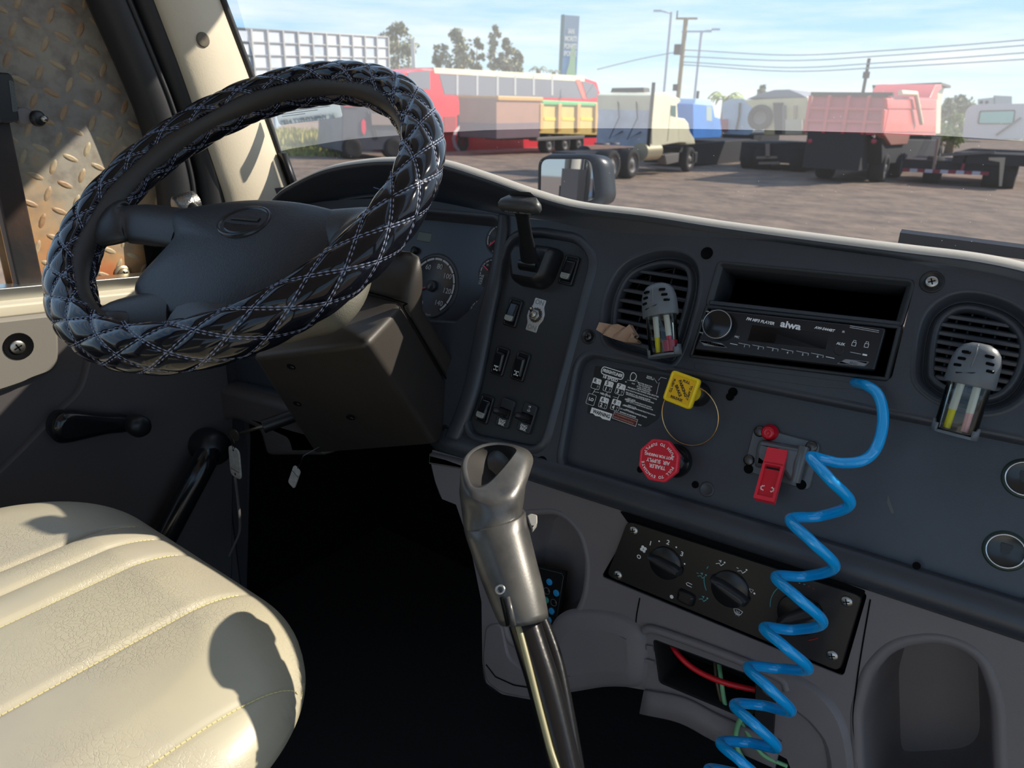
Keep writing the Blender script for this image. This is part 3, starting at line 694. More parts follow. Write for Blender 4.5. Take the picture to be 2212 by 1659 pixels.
def paddle(px, py, top, label):
    f = D.pix(px, py, SWW, R(-3))
    r_ = obj('toggle_switch', MB().relief(f, rrect(.021, .037, .0035), [(0, -.001), (0, .0045), (-.0012, .0055)]), M_sw, sp2, label=label)
    obj('toggle_well', MB().relief(f, rrect(.017, .012, .001), [(0, .0054), (0, .0060), (-.001, .0055)]), M_void, r_)
    a = f.p(0, .000, .004); b = f.p(-.006, .001, .021)
    mb = MB().tube([a, a.lerp(b, .3), a.lerp(b, .75), b, b+(b-a)*.12], [.0055, .0052, .0045, .0038, .0012], 12)
    obj('paddle', mb, M_blk, r_)
    mb = MB(); mb.text(f, 0, -.0105, 'ENG', .0052, .0002, bold=.00004); mb.text(f, 0, -.0145, 'BRK', .0052, .0002, bold=.00004)
    for i in range(len(mb.v)): mb.v[i] = mb.v[i] + f.ez*.0056
    obj('print', mb, M_print, r_)
    if top:
        mb = MB()
        mb.text(f, 0, .0150, 'HI', .0034, .0002); mb.box(f, -.0002, .0002, .0115, .0130, .0, .0002); mb.text(f, 0, .0098, 'LO', .0034, .0002)
        for i in range(len(mb.v)): mb.v[i] = mb.v[i] + f.ez*.0056
        obj('range_print', mb, M_print, r_)
paddle(1095, 893, False, 'engine brake toggle in the middle of the bottom row')
paddle(1142, 904, True, 'engine brake toggle marked HI and LO on the right of the bottom row')
# chrome toggle on its ON plate
f = D.pix(1158, 681, SWW, R(-4))
ts = thing('metal_toggle_switch', 'small chrome toggle switch on a silver plate stamped ON', 'switch', f.p(0, 0))
pl_ = rnd([(-.0085, -.0215), (.0085, -.0215), (.0085, -.012), (.0125, -.004), (.0125, .004), (.0085, .012), (.0085, .0215), (-.0085, .0215), (-.0085, .012), (-.0125, .004), (-.0125, -.004), (-.0085, -.012)], .0018)
obj('plate', MB().relief(f, pl_, [(0, 0), (0, .0008), (-.0003, .001)]), mat('brushed aluminium', (.62, .62, .62), .38, .8), ts)
for v_ in (.0165, -.0165): obj('lettering', MB().text(f.sub(0, 0, .001), 0, v_, 'ON', .0085, .0002, bold=.0002), mat('stamped', (.30, .31, .31), .5, .5), ts)
obj('washer', MB().relief(f, [((.0088 if k % 2 else .0098)*math.cos(2*PI*k/32), (.0088 if k % 2 else .0098)*math.sin(2*PI*k/32)) for k in range(32)], [(0, .001), (0, .002)]), M_dsteel, ts)
obj('nut', MB().relief(f, circ(.0075, 6), [(0, .002), (0, .0045), (-.0008, .005)]), M_steel, ts, bevel=.0003)
obj('bushing', MB().lathe(f, [(.0048, .004), (.0048, .0085), (.0036, .0095), (0, .0095)], 20, cap0=False, cap1=False), M_steel, ts)
a = f.p(0, 0, .009); b = D.p(*D.at(1147, 666, .022), .022)
obj('bat_lever', MB().tube([a, a.lerp(b, .5), b, b+(b-a)*.06], [.0017, .0022, .0026, .0012], 12), M_chrome, ts)

# ---- trailer brake lever
f = D.pix(1150, 578, SWW)
hb = thing('trailer_brake_lever', 'black trailer brake lever with a T-shaped handle above the switches', 'brake lever', f.p(0, 0))
hs = rnd(D.pts([(1112, 556), (1128, 530), (1200, 538), (1213, 548), (1190, 608), (1172, 622), (1118, 612)], .0), .006)
obj('housing', MB().relief(D, hs, [(.002, SWW), (0, .012), (-.003, .020), (-.008, .023)]), M_blk, hb)
A = D.p(*D.at(1145, 572, .022), .022); B = D.p(*D.at(1128, 470, .075), .075); Cc = D.p(*D.at(1124, 436, .095), .095)
obj('pivot', MB().tube([A-D.ex*.013, A+D.ex*.013], .0085, 18), M_gloss, hb)
ax = (Cc-A)
rs = []
for t, w_, th_ in ((0, .0135, .006), (.25, .012, .0055), (.5, .0095, .005), (.75, .009, .005), (.93, .0115, .006), (1.0, .015, .007)):
    c_ = A.lerp(Cc, t); side = D.ex; nn = ax.normalized().cross(side)
    rs.append([c_ + side*w_*math.cos(2*PI*k/20)*(abs(math.cos(2*PI*k/20))**-.3 if abs(math.cos(2*PI*k/20)) > .05 else 1) + nn*th_*math.sin(2*PI*k/20) for k in range(20)])
obj('arm', MB().rings(rs, cap0=True, cap1=True), M_blk, hb)
hf = Fr(Cc, D.ex, D.ez*.72+Vector((0, 0, .5)))
hf = Fr(Cc+Vector((0, 0, -.002)), Vector((1, .10, 0)), Vector((0, -.9, .42)))
TS = .82
tp = sm2([(a*TS, b*TS) for a, b in [(-.034, 0), (-.029, .010), (-.012, .014), (.012, .014), (.029, .010), (.034, 0), (.029, -.010), (.012, -.014), (-.012, -.014), (-.029, -.010)]], 5)
obj('t_handle', MB().relief(hf, tp, [(-.018, -.012), (-.010, -.009), (-.002, -.002), (0, .003), (-.0015, .008), (-.006, .0105), (-.012, .011)], cap0=True), mat('worn handle', (.045, .047, .048), .42, bump=.35, bs=420, dist=.0006), hb)
mb = MB().text(hf, 0, 0, 'TRAILER   SERVICE', .0052, .0002, sx=.8); 
for i in range(len(mb.v)): mb.v[i] = mb.v[i] + hf.ez*.011
obj('lettering', mb, mat('worn letter', (.22, .22, .21), .5), hb)

# ---- air vents
def vent(poly, label, rows, vb, lab2):
    us_ = [p[0] for p in poly]; vs2 = [p[1] for p in poly]
    cu, cv = sum(us_)/len(us_), sum(vs2)/len(vs2)
    t = thing('air_vent', label, 'air vent', D.p(cu, cv))
    obj('surround', MB().relief(D, poly, [(.005, 0), (.002, .0015), (0, -.001), (-.004, -.009), (-.006, -.014), (-.0075, -.010), (-.009, -.006), (-.012, -.003), (-.0145, -.006), (-.0155, -.016)], cap1=False), M_dash, t)
    obj('duct', MB().relief(D, poly, [(-.004, -.012), (-.010, -.016), (-.010, -.045)]), M_void, t)
    inn = offset(poly, -.0145)
    lo, hi = min(p[1] for p in inn), max(p[1] for p in inn)
    def chord(v):
        xs = []
        for i in range(len(inn)):
            a, b = inn[i-1], inn[i]
            if (a[1]-v)*(b[1]-v) < 0: xs.append(a[0] + (b[0]-a[0])*(v-a[1])/(b[1]-a[1]))
        return (min(xs), max(xs)) if len(xs) > 1 else None
    for k in range(1, rows):
        v = lo + (hi-lo)*k/rows; c = chord(v)
        if not c: continue
        s = D.sub(0, v, -.007, 0, R(18))
        mb = MB().relief(s, rrect(c[1]-c[0]+.003, .0042, .0018, (c[0]+c[1])/2, 0, 4), [(-.0008, -.012), (0, -.010), (0, -.001), (-.0008, 0)])
        obj('louvre', mb, M_dash, t)
    mb = MB(); w_ = max(p[0] for p in inn)-min(p[0] for p in inn)
    for k in range(1, vb):
        u = min(p[0] for p in inn) + w_*k/vb; ys = []
        for i in range(len(inn)):
            a, b = inn[i-1], inn[i]
            if (a[0]-u)*(b[0]-u) < 0: ys.append(a[1] + (b[1]-a[1])*(u-a[0])/(b[0]-a[0]))
        if len(ys) > 1: mb.box(D, u-.0008, u+.0008, min(ys), max(ys), -.028, -.017)
    obj('vane', mb, M_blk, t)
    return t
vent(v1, 'rounded air vent with crumpled brown paper in its lower corner', 8, 3, '')
vent(v2, 'rounded air vent at the right edge, right of the radio', 9, 6, '')
# brown paper
pp = thing('crumpled_paper', 'crumpled brown paper wad tucked into the lower left of the vent beside the switches', 'paper', D.p(*D.at(1335, 720)))
g0 = [[(1299, 708), (1305, 700), (1325, 702), (1345, 704), (1356, 708), (1368, 704), (1375, 725)], [(1298, 716), (1310, 712), (1328, 708), (1342, 716), (1356, 716), (1368, 718), (1378, 732)], [(1304, 722), (1314, 722), (1328, 724), (1344, 730), (1358, 732), (1370, 734), (1381, 738)], [(1308, 725), (1322, 731), (1338, 736), (1350, 739), (1362, 740), (1372, 741), (1384, 742)]]
random.seed(3)
rws = []
for i, r_ in enumerate(g0): rws.append([D.p(*D.at(x, y, .0), (.004+.009*((i+j) % 2)-.004*i*.3+random.uniform(-.002, .002))) for j, (x, y) in enumerate(r_)])
mb = MB().rings(rws, closed=False, smooth=False); mb.rings([[p-D.ez*.010 for p in r_] for r_ in rws], closed=False, smooth=False)
mb.rings([rws[0], [p-D.ez*.010 for p in rws[0]]], closed=False, smooth=False); mb.rings([rws[-1], [p-D.ez*.010 for p in rws[-1]]], closed=False, smooth=False)
obj('paper_wad', mb, mat('kraft paper', lin(190, 160, 138), .8, bump=.5, bs=120, dist=.002), pp, sub=0)

# ---- clip-on air fresheners
def freshener(top, bot, wpx, label, cA, cB, w0=.022):
    a = D.p(*D.at(*top, w0+.008), w0+.008); b = D.p(*D.at(*bot, w0+.004), w0+.004)
    ly = (a-b).normalized(); lx = ly.cross(D.ez)*-1; lx = lx.normalized()
    if lx.dot(D.ex) < 0: lx = -lx
    ln_ = (a-b).length; rad = wpx/2/F*(a.dot(FW))
    f = Fr(b, lx, ly.cross(lx)*-1)             # frame whose normal is the long axis
    fz = Fr(b, lx, lx.cross(ly)*-1)
    if fz.ez.dot(ly) < 0: fz = Fr(b, lx, lx.cross(ly))
    t = thing('air_freshener', label, 'air freshener', b)
    hC = ln_*.46
    sy = .72
    prof = [(rad*.98, ln_-hC), (rad*1.02, ln_-hC+.001), (rad*1.0, ln_-hC*.6), (rad*.97, ln_-hC*.42), (rad*.86, ln_-hC*.22), (rad*.66, ln_-hC*.09), (rad*.36, ln_-hC*.015), (0, ln_)]
    obj('cap', MB().lathe(fz, prof, 36, 1, sy, cap1=False), mat('slate plastic', (.13, .15, .17), .38, bump=.3, bs=260, dist=.0006), t)
    # slots: dark lozenges let into the front of the cap
    mb = MB()
    for s_ in (-1, 1):
        for k in range(3):
            h_ = ln_-hC*(.30+.16*k); u_ = s_*rad*(.46+.08*k)
            yy_ = math.sqrt(max(0, 1-(u_/rad)**2))*rad*sy
            c_ = fz.p(u_, 0, h_)
            nrm = (D.ez*.85 + fz.ex*s_*.5).normalized(); 
            q = Fr(c_+D.ez*(yy_*.97), fz.ex-(nrm*fz.ex.dot(nrm)), ly)
            mb.relief(q, rrect(rad*.34, rad*.13, rad*.06), [(0, -.003), (0, .0008)])
    obj('slot', mb, M_void, t)
    mb = MB().tube([fz.p(-rad*.10, 0, ln_-hC*.06)+D.ez*rad*sy*.55, fz.p(-rad*.06, 0, ln_-hC*.30)+D.ez*rad*sy*.93, fz.p(-rad*.10, 0, ln_-hC*.62)+D.ez*rad*sy*1.0], .0005, 6)
    obj('seam', mb, mat('pale seam', (.2, .22, .23), .4), t)
    mb = MB().tube([fz.p(-rad*.6, 0, ln_-hC*.80)+D.ez*rad*sy*.83, fz.p(0, 0, ln_-hC*.74)+D.ez*rad*sy*1.0, fz.p(rad*.75, 0, ln_-hC*.60)+D.ez*rad*sy*.70], .0007, 6)
    obj('swoosh', mb, M_blk, t)
    # vial
    gm = bpy.data.materials.get('vial glass')
    if not gm:
        gm = glass('vial glass', .0, (.93, .96, .93)); 
        for n_ in gm.node_tree.nodes:
            if n_.type == 'FRESNEL': n_.inputs[0].default_value = 1.5
    obj('vial', MB().lathe(fz, [(0, .001), (rad*.80, .001), (rad*.86, .003), (rad*.86, ln_-hC+.001)], 32, 1, sy, cap0=False, cap1=False), gm, t)
    for s_, cc, nm_ in ((-.34, cA, 'yellow'), (.36, cB, 'red' if cB[1] < .1 else 'pink')):
        c0 = fz.p(s_*rad, 0, .004); c1 = fz.p(s_*rad*.9, 0, ln_-hC)
        obj('wick', MB().tube([c0.lerp(c1, .42), c1], rad*.16, 12), mat('wick paper', (.72, .72, .66), .8), t)
        obj('wick_tip', MB().tube([c0, c0.lerp(c1, .43)], rad*.15, 12), mat('wick '+nm_, cc, .5), t, label=nm_+' soaked tip of the wick')
    if cB[1] < .1:
        obj('liquid', MB().lathe(fz.sub(rad*.38, 0, .003), [(rad*.40, 0), (rad*.42, .012)], 20, 1, 1.2, cap0=True, cap1=True), mat('red liquid', (.45, .01, .03), .15), t)
    for s_ in (-1, 1):
        pts_ = []
        o_ = []
        for k in range(13):
            an = (R(-40) if s_ > 0 else R(140)) + R(80)*k/12
            o_.append(an)
        hh = rad*.5
        rin = [[fz.p(rad*q*math.cos(an), rad*q*math.sin(an)*sy*1.02, h_*(1 if abs(k-6) < 4 else .7)) for q, h_ in ((.86, -.001), (.95, -.001), (.95, hh), (.86, hh))] for k, an in enumerate(o_)]
        obj('clip_foot', MB().rings(rin, cap0=True, cap1=True), MC['slate plastic'], t)
    obj('base_ring', MB().lathe(fz, [(rad*.92, -.0012), (rad*.92, .0012), (rad*.8, .0012)], 32, 1, sy), MC['slate plastic'], t)
freshener((1420, 612), (1436, 768), 78, 'grey air freshener with yellow and red wicks clipped to the vent above the yellow knob', (.85, .75, .02), (.7, .02, .06))
freshener((2121, 742), (2060, 938), 97, 'larger grey air freshener with yellow and pink wicks on the vent at right', (.75, .70, .10), (.78, .42, .45), w0=.03)

# ---- radio and storage pocket
rq = D.pts([(1552, 564), (1978, 604), (1925, 822), (1494, 770)])
pkf = D
rb_ = thing('storage_pocket', 'open black storage pocket above the radio', 'storage pocket', D.p(*D.at(1750, 630)))
pkp = rnd(D.pts([(1556, 572), (1966, 612), (1940, 700), (1532, 657)]), .003)
obj('pocket_frame', MB().relief(D, offset(pkp, .001), [(.0035, -.004), (.003, .001), (.0015, .0015), (0, .0), (-.003, -.003), (-.004, -.004), (-.0055, -.05)]), M_sw, rb_)
obj('lip', MB().relief(D, rnd(D.pts([(1533, 648), (1947, 694), (1944, 704), (1531, 658)]), .001), [(0, -.05), (0, -.001), (-.0008, .0004)]), M_dash, rb_)
rd = thing('car_radio', 'black car radio with a round silver-ringed volume knob', 'radio', D.p(*D.at(1705, 740)))
frq = rnd(D.pts([(1526, 660), (1948, 704), (1918, 824), (1490, 772)]), [.003]*4)
obj('mounting_frame', MB().relief(D, frq, [(.001, -.006), (.0, .003), (-.0025, .004), (-.004, .002)]), M_sw, rd)
rp_ = rnd(D.pts([(1536, 668), (1915, 710), (1890, 802), (1500, 756)], .006), .003)
obj('faceplate', MB().relief(D, rp_, [(0, 0), (0, .007), (-.0008, .0085), (-.002, .0088)]), mat('radio face', (.010, .011, .014), .22), rd)
RW = .0088
def rt_(x, y, t, s, **k): 
    f_ = D.pix(x, y, RW); return f_, t, s, k
mb = MB()
for x, y, t, s, k in [(1642, 694, 'FM MP3 PLAYER', .0042, dict(bold=.00012, shear=.2)), (1708, 703, 'aiwa', .0098, dict(bold=.0003, sx=1.15)), (1781, 711, 'AW-5444BT', .0036, dict(shear=.2, bold=.0001)), (1519, 693, '|<<', .003, {}), (1515, 719, '>>|', .003, {}), (1592, 728, 'MIC', .003, {}), (1816, 743, 'AUX', .0036, dict(bold=.0001)), (1822, 717, 'IR', .003, {}),
                         (1608, 748, '1', .0035, {}), (1638, 752, '2', .0035, {}), (1669, 756, '3', .0035, {}), (1701, 762, '4', .0035, {}), (1734, 766, '5', .0035, {}), (1766, 770, '6', .0035, {})]:
    n0 = len(mb.v); mb.text(D.pix(x, y, RW), 0, 0, t, s, .0001, **k)
for x in (1608, 1638, 1669, 1701, 1734, 1766):
    y = 748 + (x-1608)*.139
    g = D.pix(x, y-4.5, RW); mb.box(g, -.0062, .0056, -.0001, .0002, 0, .0001); mb.box(g, .0055, .0058, -.0022, .0001, 0, .0001)
g = D.pix(1585, 744, RW); mb.box(g, -.004, .004, 0, .0006, 0, .0001); g = D.pix(1793, 773, RW); mb.box(g, -.004, .004, 0, .0006, 0, .0001)
g = D.pix(1865, 709, RW)
for k in (0, .0016): mb.box(g, -.012, .014, -k, -k+.0003, 0, .0001)
g = D.pix(1853, 764, RW); mb.box(g, -.007, .003, 0, .0003, 0, .0001); g = D.pix(1868, 767, RW); mb.box(g, -.002, .002, -.0006, .001, 0, .0001)
g = D.pix(1529, 673, RW); mb.box(g, -.0022, .0022, -.0002, .0002, 0, .0001); mb.box(g, -.0002, .0002, -.0012, .0012, 0, .0001)
for x, y in ((1845, 742), (1872, 745)):
    g = D.pix(x, y, RW)
    for u0_, u1_, v0_, v1_ in ((-.0019, -.0015, -.0022, .0014), (.0015, .0019, -.0022, .0014), (-.0019, .0019, -.0026, -.0022), (-.0019, .0019, .0010, .0014), (-.0012, -.0009, .0014, .0032), (.0009, .0012, .0014, .0032), (-.0012, .0012, .0029, .0032)): mb.box(g, u0_, u1_, v0_, v1_, 0, .0001)
obj('print', mb, mat('radio print', (.85, .88, .92), .5), rd)
kf = D.pix(1555, 704, RW)
kn = obj('volume_knob', MB().lathe(kf, [(.0155, 0), (.0155, .009), (.0148, .011), (.0135, .0115), (0, .0115)], 40, cap0=False, cap1=False), M_gloss, rd)
obj('knob_ring', MB().lathe(kf, [(.0158, .0085), (.0158, .0108), (.0150, .0118), (.0146, .0112)], 40, cap0=False, cap1=False), mat('satin ring', (.42, .44, .46), .3, 1), kn, label='thin silver ring round the knob')
obj('display', MB().relief(D, rnd(D.pts([(1623, 701), (1793, 720), (1784, 756), (1614, 737)], RW), .001), [(.0004, RW-.002), (0, RW+.0003), (-.0004, RW)]), mat('dark display', (.016, .013, .014), .12), rd)
M_btn = mat('grey button', (.24, .25, .27), .4)
for pts_, t, x, y in (([(1511, 735), (1560, 741), (1572, 752), (1521, 747)], 'DJ MOD', 1539, 743), ([(1827, 776), (1878, 782), (1868, 792), (1808, 786)], 'BND', 1844, 785)):
    b_ = obj('button', MB().relief(D, rnd(D.pts(pts_, RW), .001), [(0, RW-.001), (0, RW+.002), (-.0006, RW+.0026)]), M_btn, rd, label='pale grey button marked '+t)
    obj('lettering', MB().text(D.pix(x, y, RW+.0026), 0, 0, t, .0034, .0001), mat('dark letter', (.02, .02, .02), .5), b_)
obj('aux_socket', MB().lathe(D.pix(1812, 757, RW), [(.0045, 0), (.004, .0008), (.003, .0006), (.0026, -.001), (0, -.001)], 18, cap0=False, cap1=False), M_blk, rd)
# slot below the radio where the hose comes out
obj('slot_shadow', MB().relief(D, rnd(D.pts([(1500, 783), (1915, 836), (1912, 846), (1760, 835), (1500, 796)]), .002), [(0, .0003), (-.0006, -.002)]), M_void, dash)

# ---- shift pattern label
lbw = -.0118
lab = thing('shift_pattern_label', 'black shift pattern sticker with white gear boxes and a torn warning strip', 'sticker', D.p(*D.at(1340, 860)))
TL, TR, BL = D.at(1290, 793, lbw), D.at(1432, 812, lbw), D.at(1274, 905, lbw)
obj('sheet', MB().relief(D, rnd(D.pts([(1286, 790), (1450, 812), (1440, 850), (1422, 905), (1395, 923), (1360, 918), (1268, 893)], lbw), .003), [(0, lbw-.0002), (0, lbw+.0003)]), mat('label black', (.012, .014, .016), .4), lab)
lbw += .0004
mb = MB(); mr_ = MB(); mk = MB()
def T(x, y, t, s, m_=None, **k):
    k.setdefault('bold', s*.02)
    (m_ or mb).text(D.pix(x, y, lbw, R(-3)), 0, 0, t, s, .0001, **k)
f = D.pix(1323, 806, lbw, R(-3))
for a, b in ((rrect(.031, .0098, .0048), rrect(.029, .0078, .0038)),): mb.plate(f, a, [b], 0, .0002)
T(1323, 806, 'FREIGHTLINER', .0052, bold=.0002, shear=.15, sx=.80)
T(1318, 818, '18 SPEED', .0052, bold=.00015)
def gear(x, y, a, b, inv=0):
    f_ = D.pix(x, y, lbw, R(-3)); w_, h_ = .0116, .0132
    mb.plate(f_, rrect(w_, h_, .002), [rrect(w_-.0008, h_-.0008, .0017)], 0, .0002)
    if a: mb.relief(f_, rnd([(-w_/2, 0), (w_/2, 0), (w_/2, h_/2), (-w_/2, h_/2)], [.0001, .0001, .002, .002]), [(0, 0), (0, .0002)]); mk.text(f_, -.0022, .0032, a, .0062, .0003, bold=.0002); mk.text(f_, .0030, .0036, 'H', .0026, .0003); mk.text(f_, .0030, .0012, 'L', .0026, .0003)
    mb.text(f_, -.0022 if a else 0, -.0034 if a else 0, b, .0062 if len(b) == 1 else .0050, .0001, bold=.0002)
    if a: mb.text(f_, .0030, -.0024, 'H', .0026, .0001); mb.text(f_, .0030, -.0048, 'L', .0026, .0001)
gear(1288, 829, 'R', ' '); gear(1314, 835, '5', '1'); gear(1340, 841, '7', '3'); gear(1277, 863, None, 'LO'); gear(1304, 870, '6', '2'); gear(1330, 875, '8', '4')
mk.text(D.pix(1287, 826, lbw, R(-3)), 0, 0, '', .003)
for a, b in (((1286, 841), (1279, 852)), ((1312, 847), (1307, 858)), ((1338, 853), (1333, 864)), ((1283, 846), (1294, 848)), ((1324, 857), (1336, 860))):
    mb.tube([D.p(*D.at(*a, lbw), lbw), D.p(*D.at(*b, lbw), lbw)], .0003, 4)
T(1308, 853, 'NEUTRAL', .0034)
for x, y, t, s in [(1352, 825, 'IN', .002), (1368, 829, 'OUT', .002), (1393, 831, 'SPLITTER SELECTOR', .0021), (1392, 835, 'MAY BE SHIFTED', .0021), (1391, 839, 'IN ALL CLEAR SHIFT', .0021), (1390, 843, 'LEVER POSITIONS', .0021), (1403, 814, 'RANGE', .002), (1404, 818, 'SELECTOR', .002),
                   (1389, 847, 'PRE-SELECT ALL RANGE AND SPLITTER', .0023), (1385, 852, 'MOVE SELECTOR BEFORE MOVING SHIFT LEVER', .0019), (1378, 856, 'PRE-SELECT ALL RANGE SHIFTS', .0023), (1382, 861, 'MOVE RANGE SELECTOR BEFORE MOVING', .0019), (1364, 863, 'SHIFT LEVER', .0019), (1359, 865.5, 'UPSHIFTING', .0021), (1379, 871, 'START WITH RANGE SELECTOR DOWN', .0019), (1381, 876, 'SHIFT LO 1 2 3 4 RAISE RANGE SELECTOR', .0019), (1365, 878, 'SHIFT 5 6 7 8', .0019), (1358, 879.5, 'DOWNSHIFTING', .0021), (1381, 886, 'SHIFT 8 7 6 5 LOWER RANGE SELECTOR DOWN', .0019), (1360, 887.5, 'SHIFT 4 3 2 1', .0019), (1368, 892, 'DO NOT CHANGE RANGE WHILE', .0023), (1356, 895.5, 'MOVING IN REVERSE', .0023)]:
    T(x, y, t, s)
f = D.pix(1368, 814, lbw); mb.plate(f, sm2([(-.004, 0), (-.003, .0045), (.0005, .005), (.004, .002), (.0035, -.003), (0, -.005), (-.003, -.004)], 3), [sm2([(-.0033, 0), (-.0023, .0037), (.0005, .0041), (.0032, .0017), (.0027, -.0024), (0, -.0042), (-.0023, -.0033)], 3)], 0, .0002)
for L_ in ([(1355, 821), (1375, 824)], [(1375, 820), (1380, 829)], [(1412, 816), (1420, 828)], [(1422, 822), (1428, 815), (1440, 818)], [(1418, 852), (1424, 826)]): mb.tube([D.p(*D.at(*a, lbw), lbw) for a in L_], .0003, 4)
ft = D.pix(1298, 894, lbw, R(-3)); mb.relief(ft, rnd([(-.014, -.0035), (-.010, -.0028), (-.006, -.0045), (0, -.0035), (.004, -.005), (.014, -.0042), (.0145, .0045), (-.014, .0040)], .0004, 2), [(0, 0), (0, .0002)])
mk.text(ft, .0008, 0, 'WARNING', .0060, .0003, bold=.0002, sx=.8)
fr_ = D.pix(1350, 905, lbw, R(-3)); mb.plate(fr_, rrect(.0315, .0085, .0003), [rrect(.0307, .0077, .0003)], 0, .0002); mr_.plate(fr_, rrect(.030, .0070, .0002), [], 0, .0001)
T(1382, 918, '24-01', .002)
obj('print', mb, M_white, lab); obj('dark_lettering', mk, mat('label ink', (.015, .015, .015), .5), lab); obj('red_panel', mr_, mat('label red', (.12, .03, .02), .5), lab)
m2_ = MB(); m2_.text(fr_, 0, .0016, 'PUT TRANSMISSION IN NEUTRAL', .0021, .0003, bold=.00005); m2_.text(fr_, -.001, -.0018, 'BEFORE STARTING ENGINE', .0021, .0003, bold=.00005)
obj('red_lettering', m2_, mat('label pink', (.55, .25, .2), .5), lab)

# ---- parking brake knob
PWB = -.012
def polyframe(px4, w):
    """frame centred on a px quad"""
    q = D.pts(px4, w); cx_ = sum(a for a, b in q)/len(q); cy_ = sum(b for a, b in q)/len(q); return cx_, cy_, q
M_yel = mat('yellow knob', (.95, .68, .01), .32, bump=.05, bs=80)
M_yel2 = mat('yellow decal', (.90, .52, .004), .35)
kw = .045
q = D.pts([(1456, 797), (1515, 818), (1489, 886), (1425, 866)], kw)
cx_, cy_ = sum(a for a, b in q)/4, sum(b for a, b in q)/4
an = math.atan2(q[1][1]-q[0][1], q[1][0]-q[0][0])
kf = D.sub(cx_, cy_, kw, an, R(4), R(-4))
side = (math.hypot(q[1][0]-q[0][0], q[1][1]-q[0][1])+math.hypot(q[2][0]-q[1][0], q[2][1]-q[1][1]))/2
yk = thing('parking_brake_knob', 'square yellow parking brake knob with a wire ring hanging behind it', 'brake knob', D.p(*D.at(1500, 880, PWB), PWB))
obj('button', MB().relief(kf, rrect(side, side, side*.13), [(-side*.30, -.020), (-side*.24, -.010), (-.003, -.007), (0, -.005), (0, .0), (-.0012, .0018), (-.003, .0012), (-.0034, .0006)]), M_yel, yk)
obj('decal', MB().relief(kf, rrect(side-.0075, side-.0075, side*.08), [(0, .0005), (0, .0009)]), M_yel2, yk)
stem0 = kf.p(0, 0, -.012); stem1 = D.p(cx_-.0, cy_-.0, PWB)
obj('stem', MB().tube([stem0, D.p(cx_, cy_, .010)], [side*.26, side*.30], 22), M_yel, yk)
obj('collar', MB().lathe(D.sub(cx_, cy_, PWB), [(side*.42, 0), (side*.42, .008), (side*.34, .012), (side*.30, .020), (0, .020)], 26, cap0=False, cap1=False), M_blk, yk)
mb = MB()
tr_ = -PI/2-an*0

# lettering round the edge follows the four sides
E_ = side*.36
lt = MB()
lt.text(kf, .0035, E_*.80, 'PULL', side*.115, .0002, rot=0, bold=.0001); lt.text(kf, E_*.86, 0, 'TO APPLY', side*.105, .0002, rot=R(-90), bold=.0001)
lt.text(kf, -E_*.86, .001, 'PUSH TO', side*.110, .0002, rot=R(-90), bold=.0001); lt.text(kf, -.001, -E_*.86, 'RELEASE', side*.115, .0002, rot=0, bold=.0001)
mb = MB(); mb.text(kf, side*.06, side*.06, 'PARKING', side*.135, .0002, rot=R(-47), bold=.00015); mb.text(kf, -side*.06, -side*.06, 'BRAKE', side*.135, .0002, rot=R(-47), bold=.00015)
for m_ in (mb, lt):
    for i in range(len(m_.v)): m_.v[i] = m_.v[i] + kf.ez*.001
    m_.v = m_.v
mb.add(lt.v, lt.f)
obj('lettering', mb, mat('black print', (.02, .02, .015), .5), yk)
# wire ring
rw = .004
rc = D.pts([(1426, 890), (1428, 930), (1450, 953), (1489, 965), (1530, 950), (1552, 910), (1549, 885), (1525, 855), (1500, 845), (1450, 862)], rw)
wr = thing('wire_ring', 'thin brass wire ring hanging below the yellow knob', 'ring', D.p(*D.at(1490, 965, rw), rw))
cxr, cyr = D.at(1489, 900, rw); rr0 = abs(D.at(1552, 905, rw)[0]-D.at(1426, 895, rw)[0])/2
obj('wire', MB().tube([D.p(cxr+rr0*math.cos(2*PI*k/60), cyr+.001+rr0*math.sin(2*PI*k/60), rw+.010*math.sin(2*PI*k/60)) for k in range(60)], .0009, 8, closed=True), mat('brass', (.55, .40, .20), .25, 1), wr)
# ---- trailer air supply knob
kw = .042
M_red = mat('red knob', (.85, .030, .06), .35, bump=.05, bs=80); M_red2 = mat('red decal', (.66, .010, .030), .4)
q = D.pts([(1408, 955), (1445, 956), (1472, 983), (1468, 1015), (1432, 1042), (1396, 1028), (1380, 1005), (1383, 975)], kw)
cx_, cy_ = sum(a for a, b in q)/8, sum(b for a, b in q)/8; rad = sum(math.hypot(a-cx_, b-cy_) for a, b in q)/8
rk = thing('air_supply_knob', 'octagonal red trailer air supply knob with upside-down lettering', 'brake knob', D.p(cx_, cy_, PWB))
kf = D.sub(cx_, cy_, kw, R(8), R(3), R(-3))
oc = rnd([(rad*1.04*math.cos(PI/8+k*PI/4), rad*1.04*math.sin(PI/8+k*PI/4)) for k in range(8)], .002, 3)
obj('button', MB().relief(kf, oc, [(-rad*.5, -.020), (-rad*.34, -.010), (-.002, -.007), (0, -.005), (0, 0), (-.001, .0016), (-.0026, .0012), (-.003, .0006)]), M_red, rk)
obj('decal', MB().relief(kf, offset(oc, -.0034), [(0, .0005), (0, .0009)]), M_red2, rk)
obj('stem', MB().tube([kf.p(0, 0, -.014), D.p(cx_, cy_, .010)], rad*.45, 22), M_red, rk)
obj('collar', MB().lathe(D.sub(cx_, cy_, PWB), [(rad*.80, 0), (rad*.82, .004), (rad*.72, .008), (rad*.62, .010), (rad*.60, .022), (0, .022)], 26, cap0=False, cap1=False), M_gloss, rk)
mb = MB(); tf = kf.sub(0, 0, .0009, R(178))
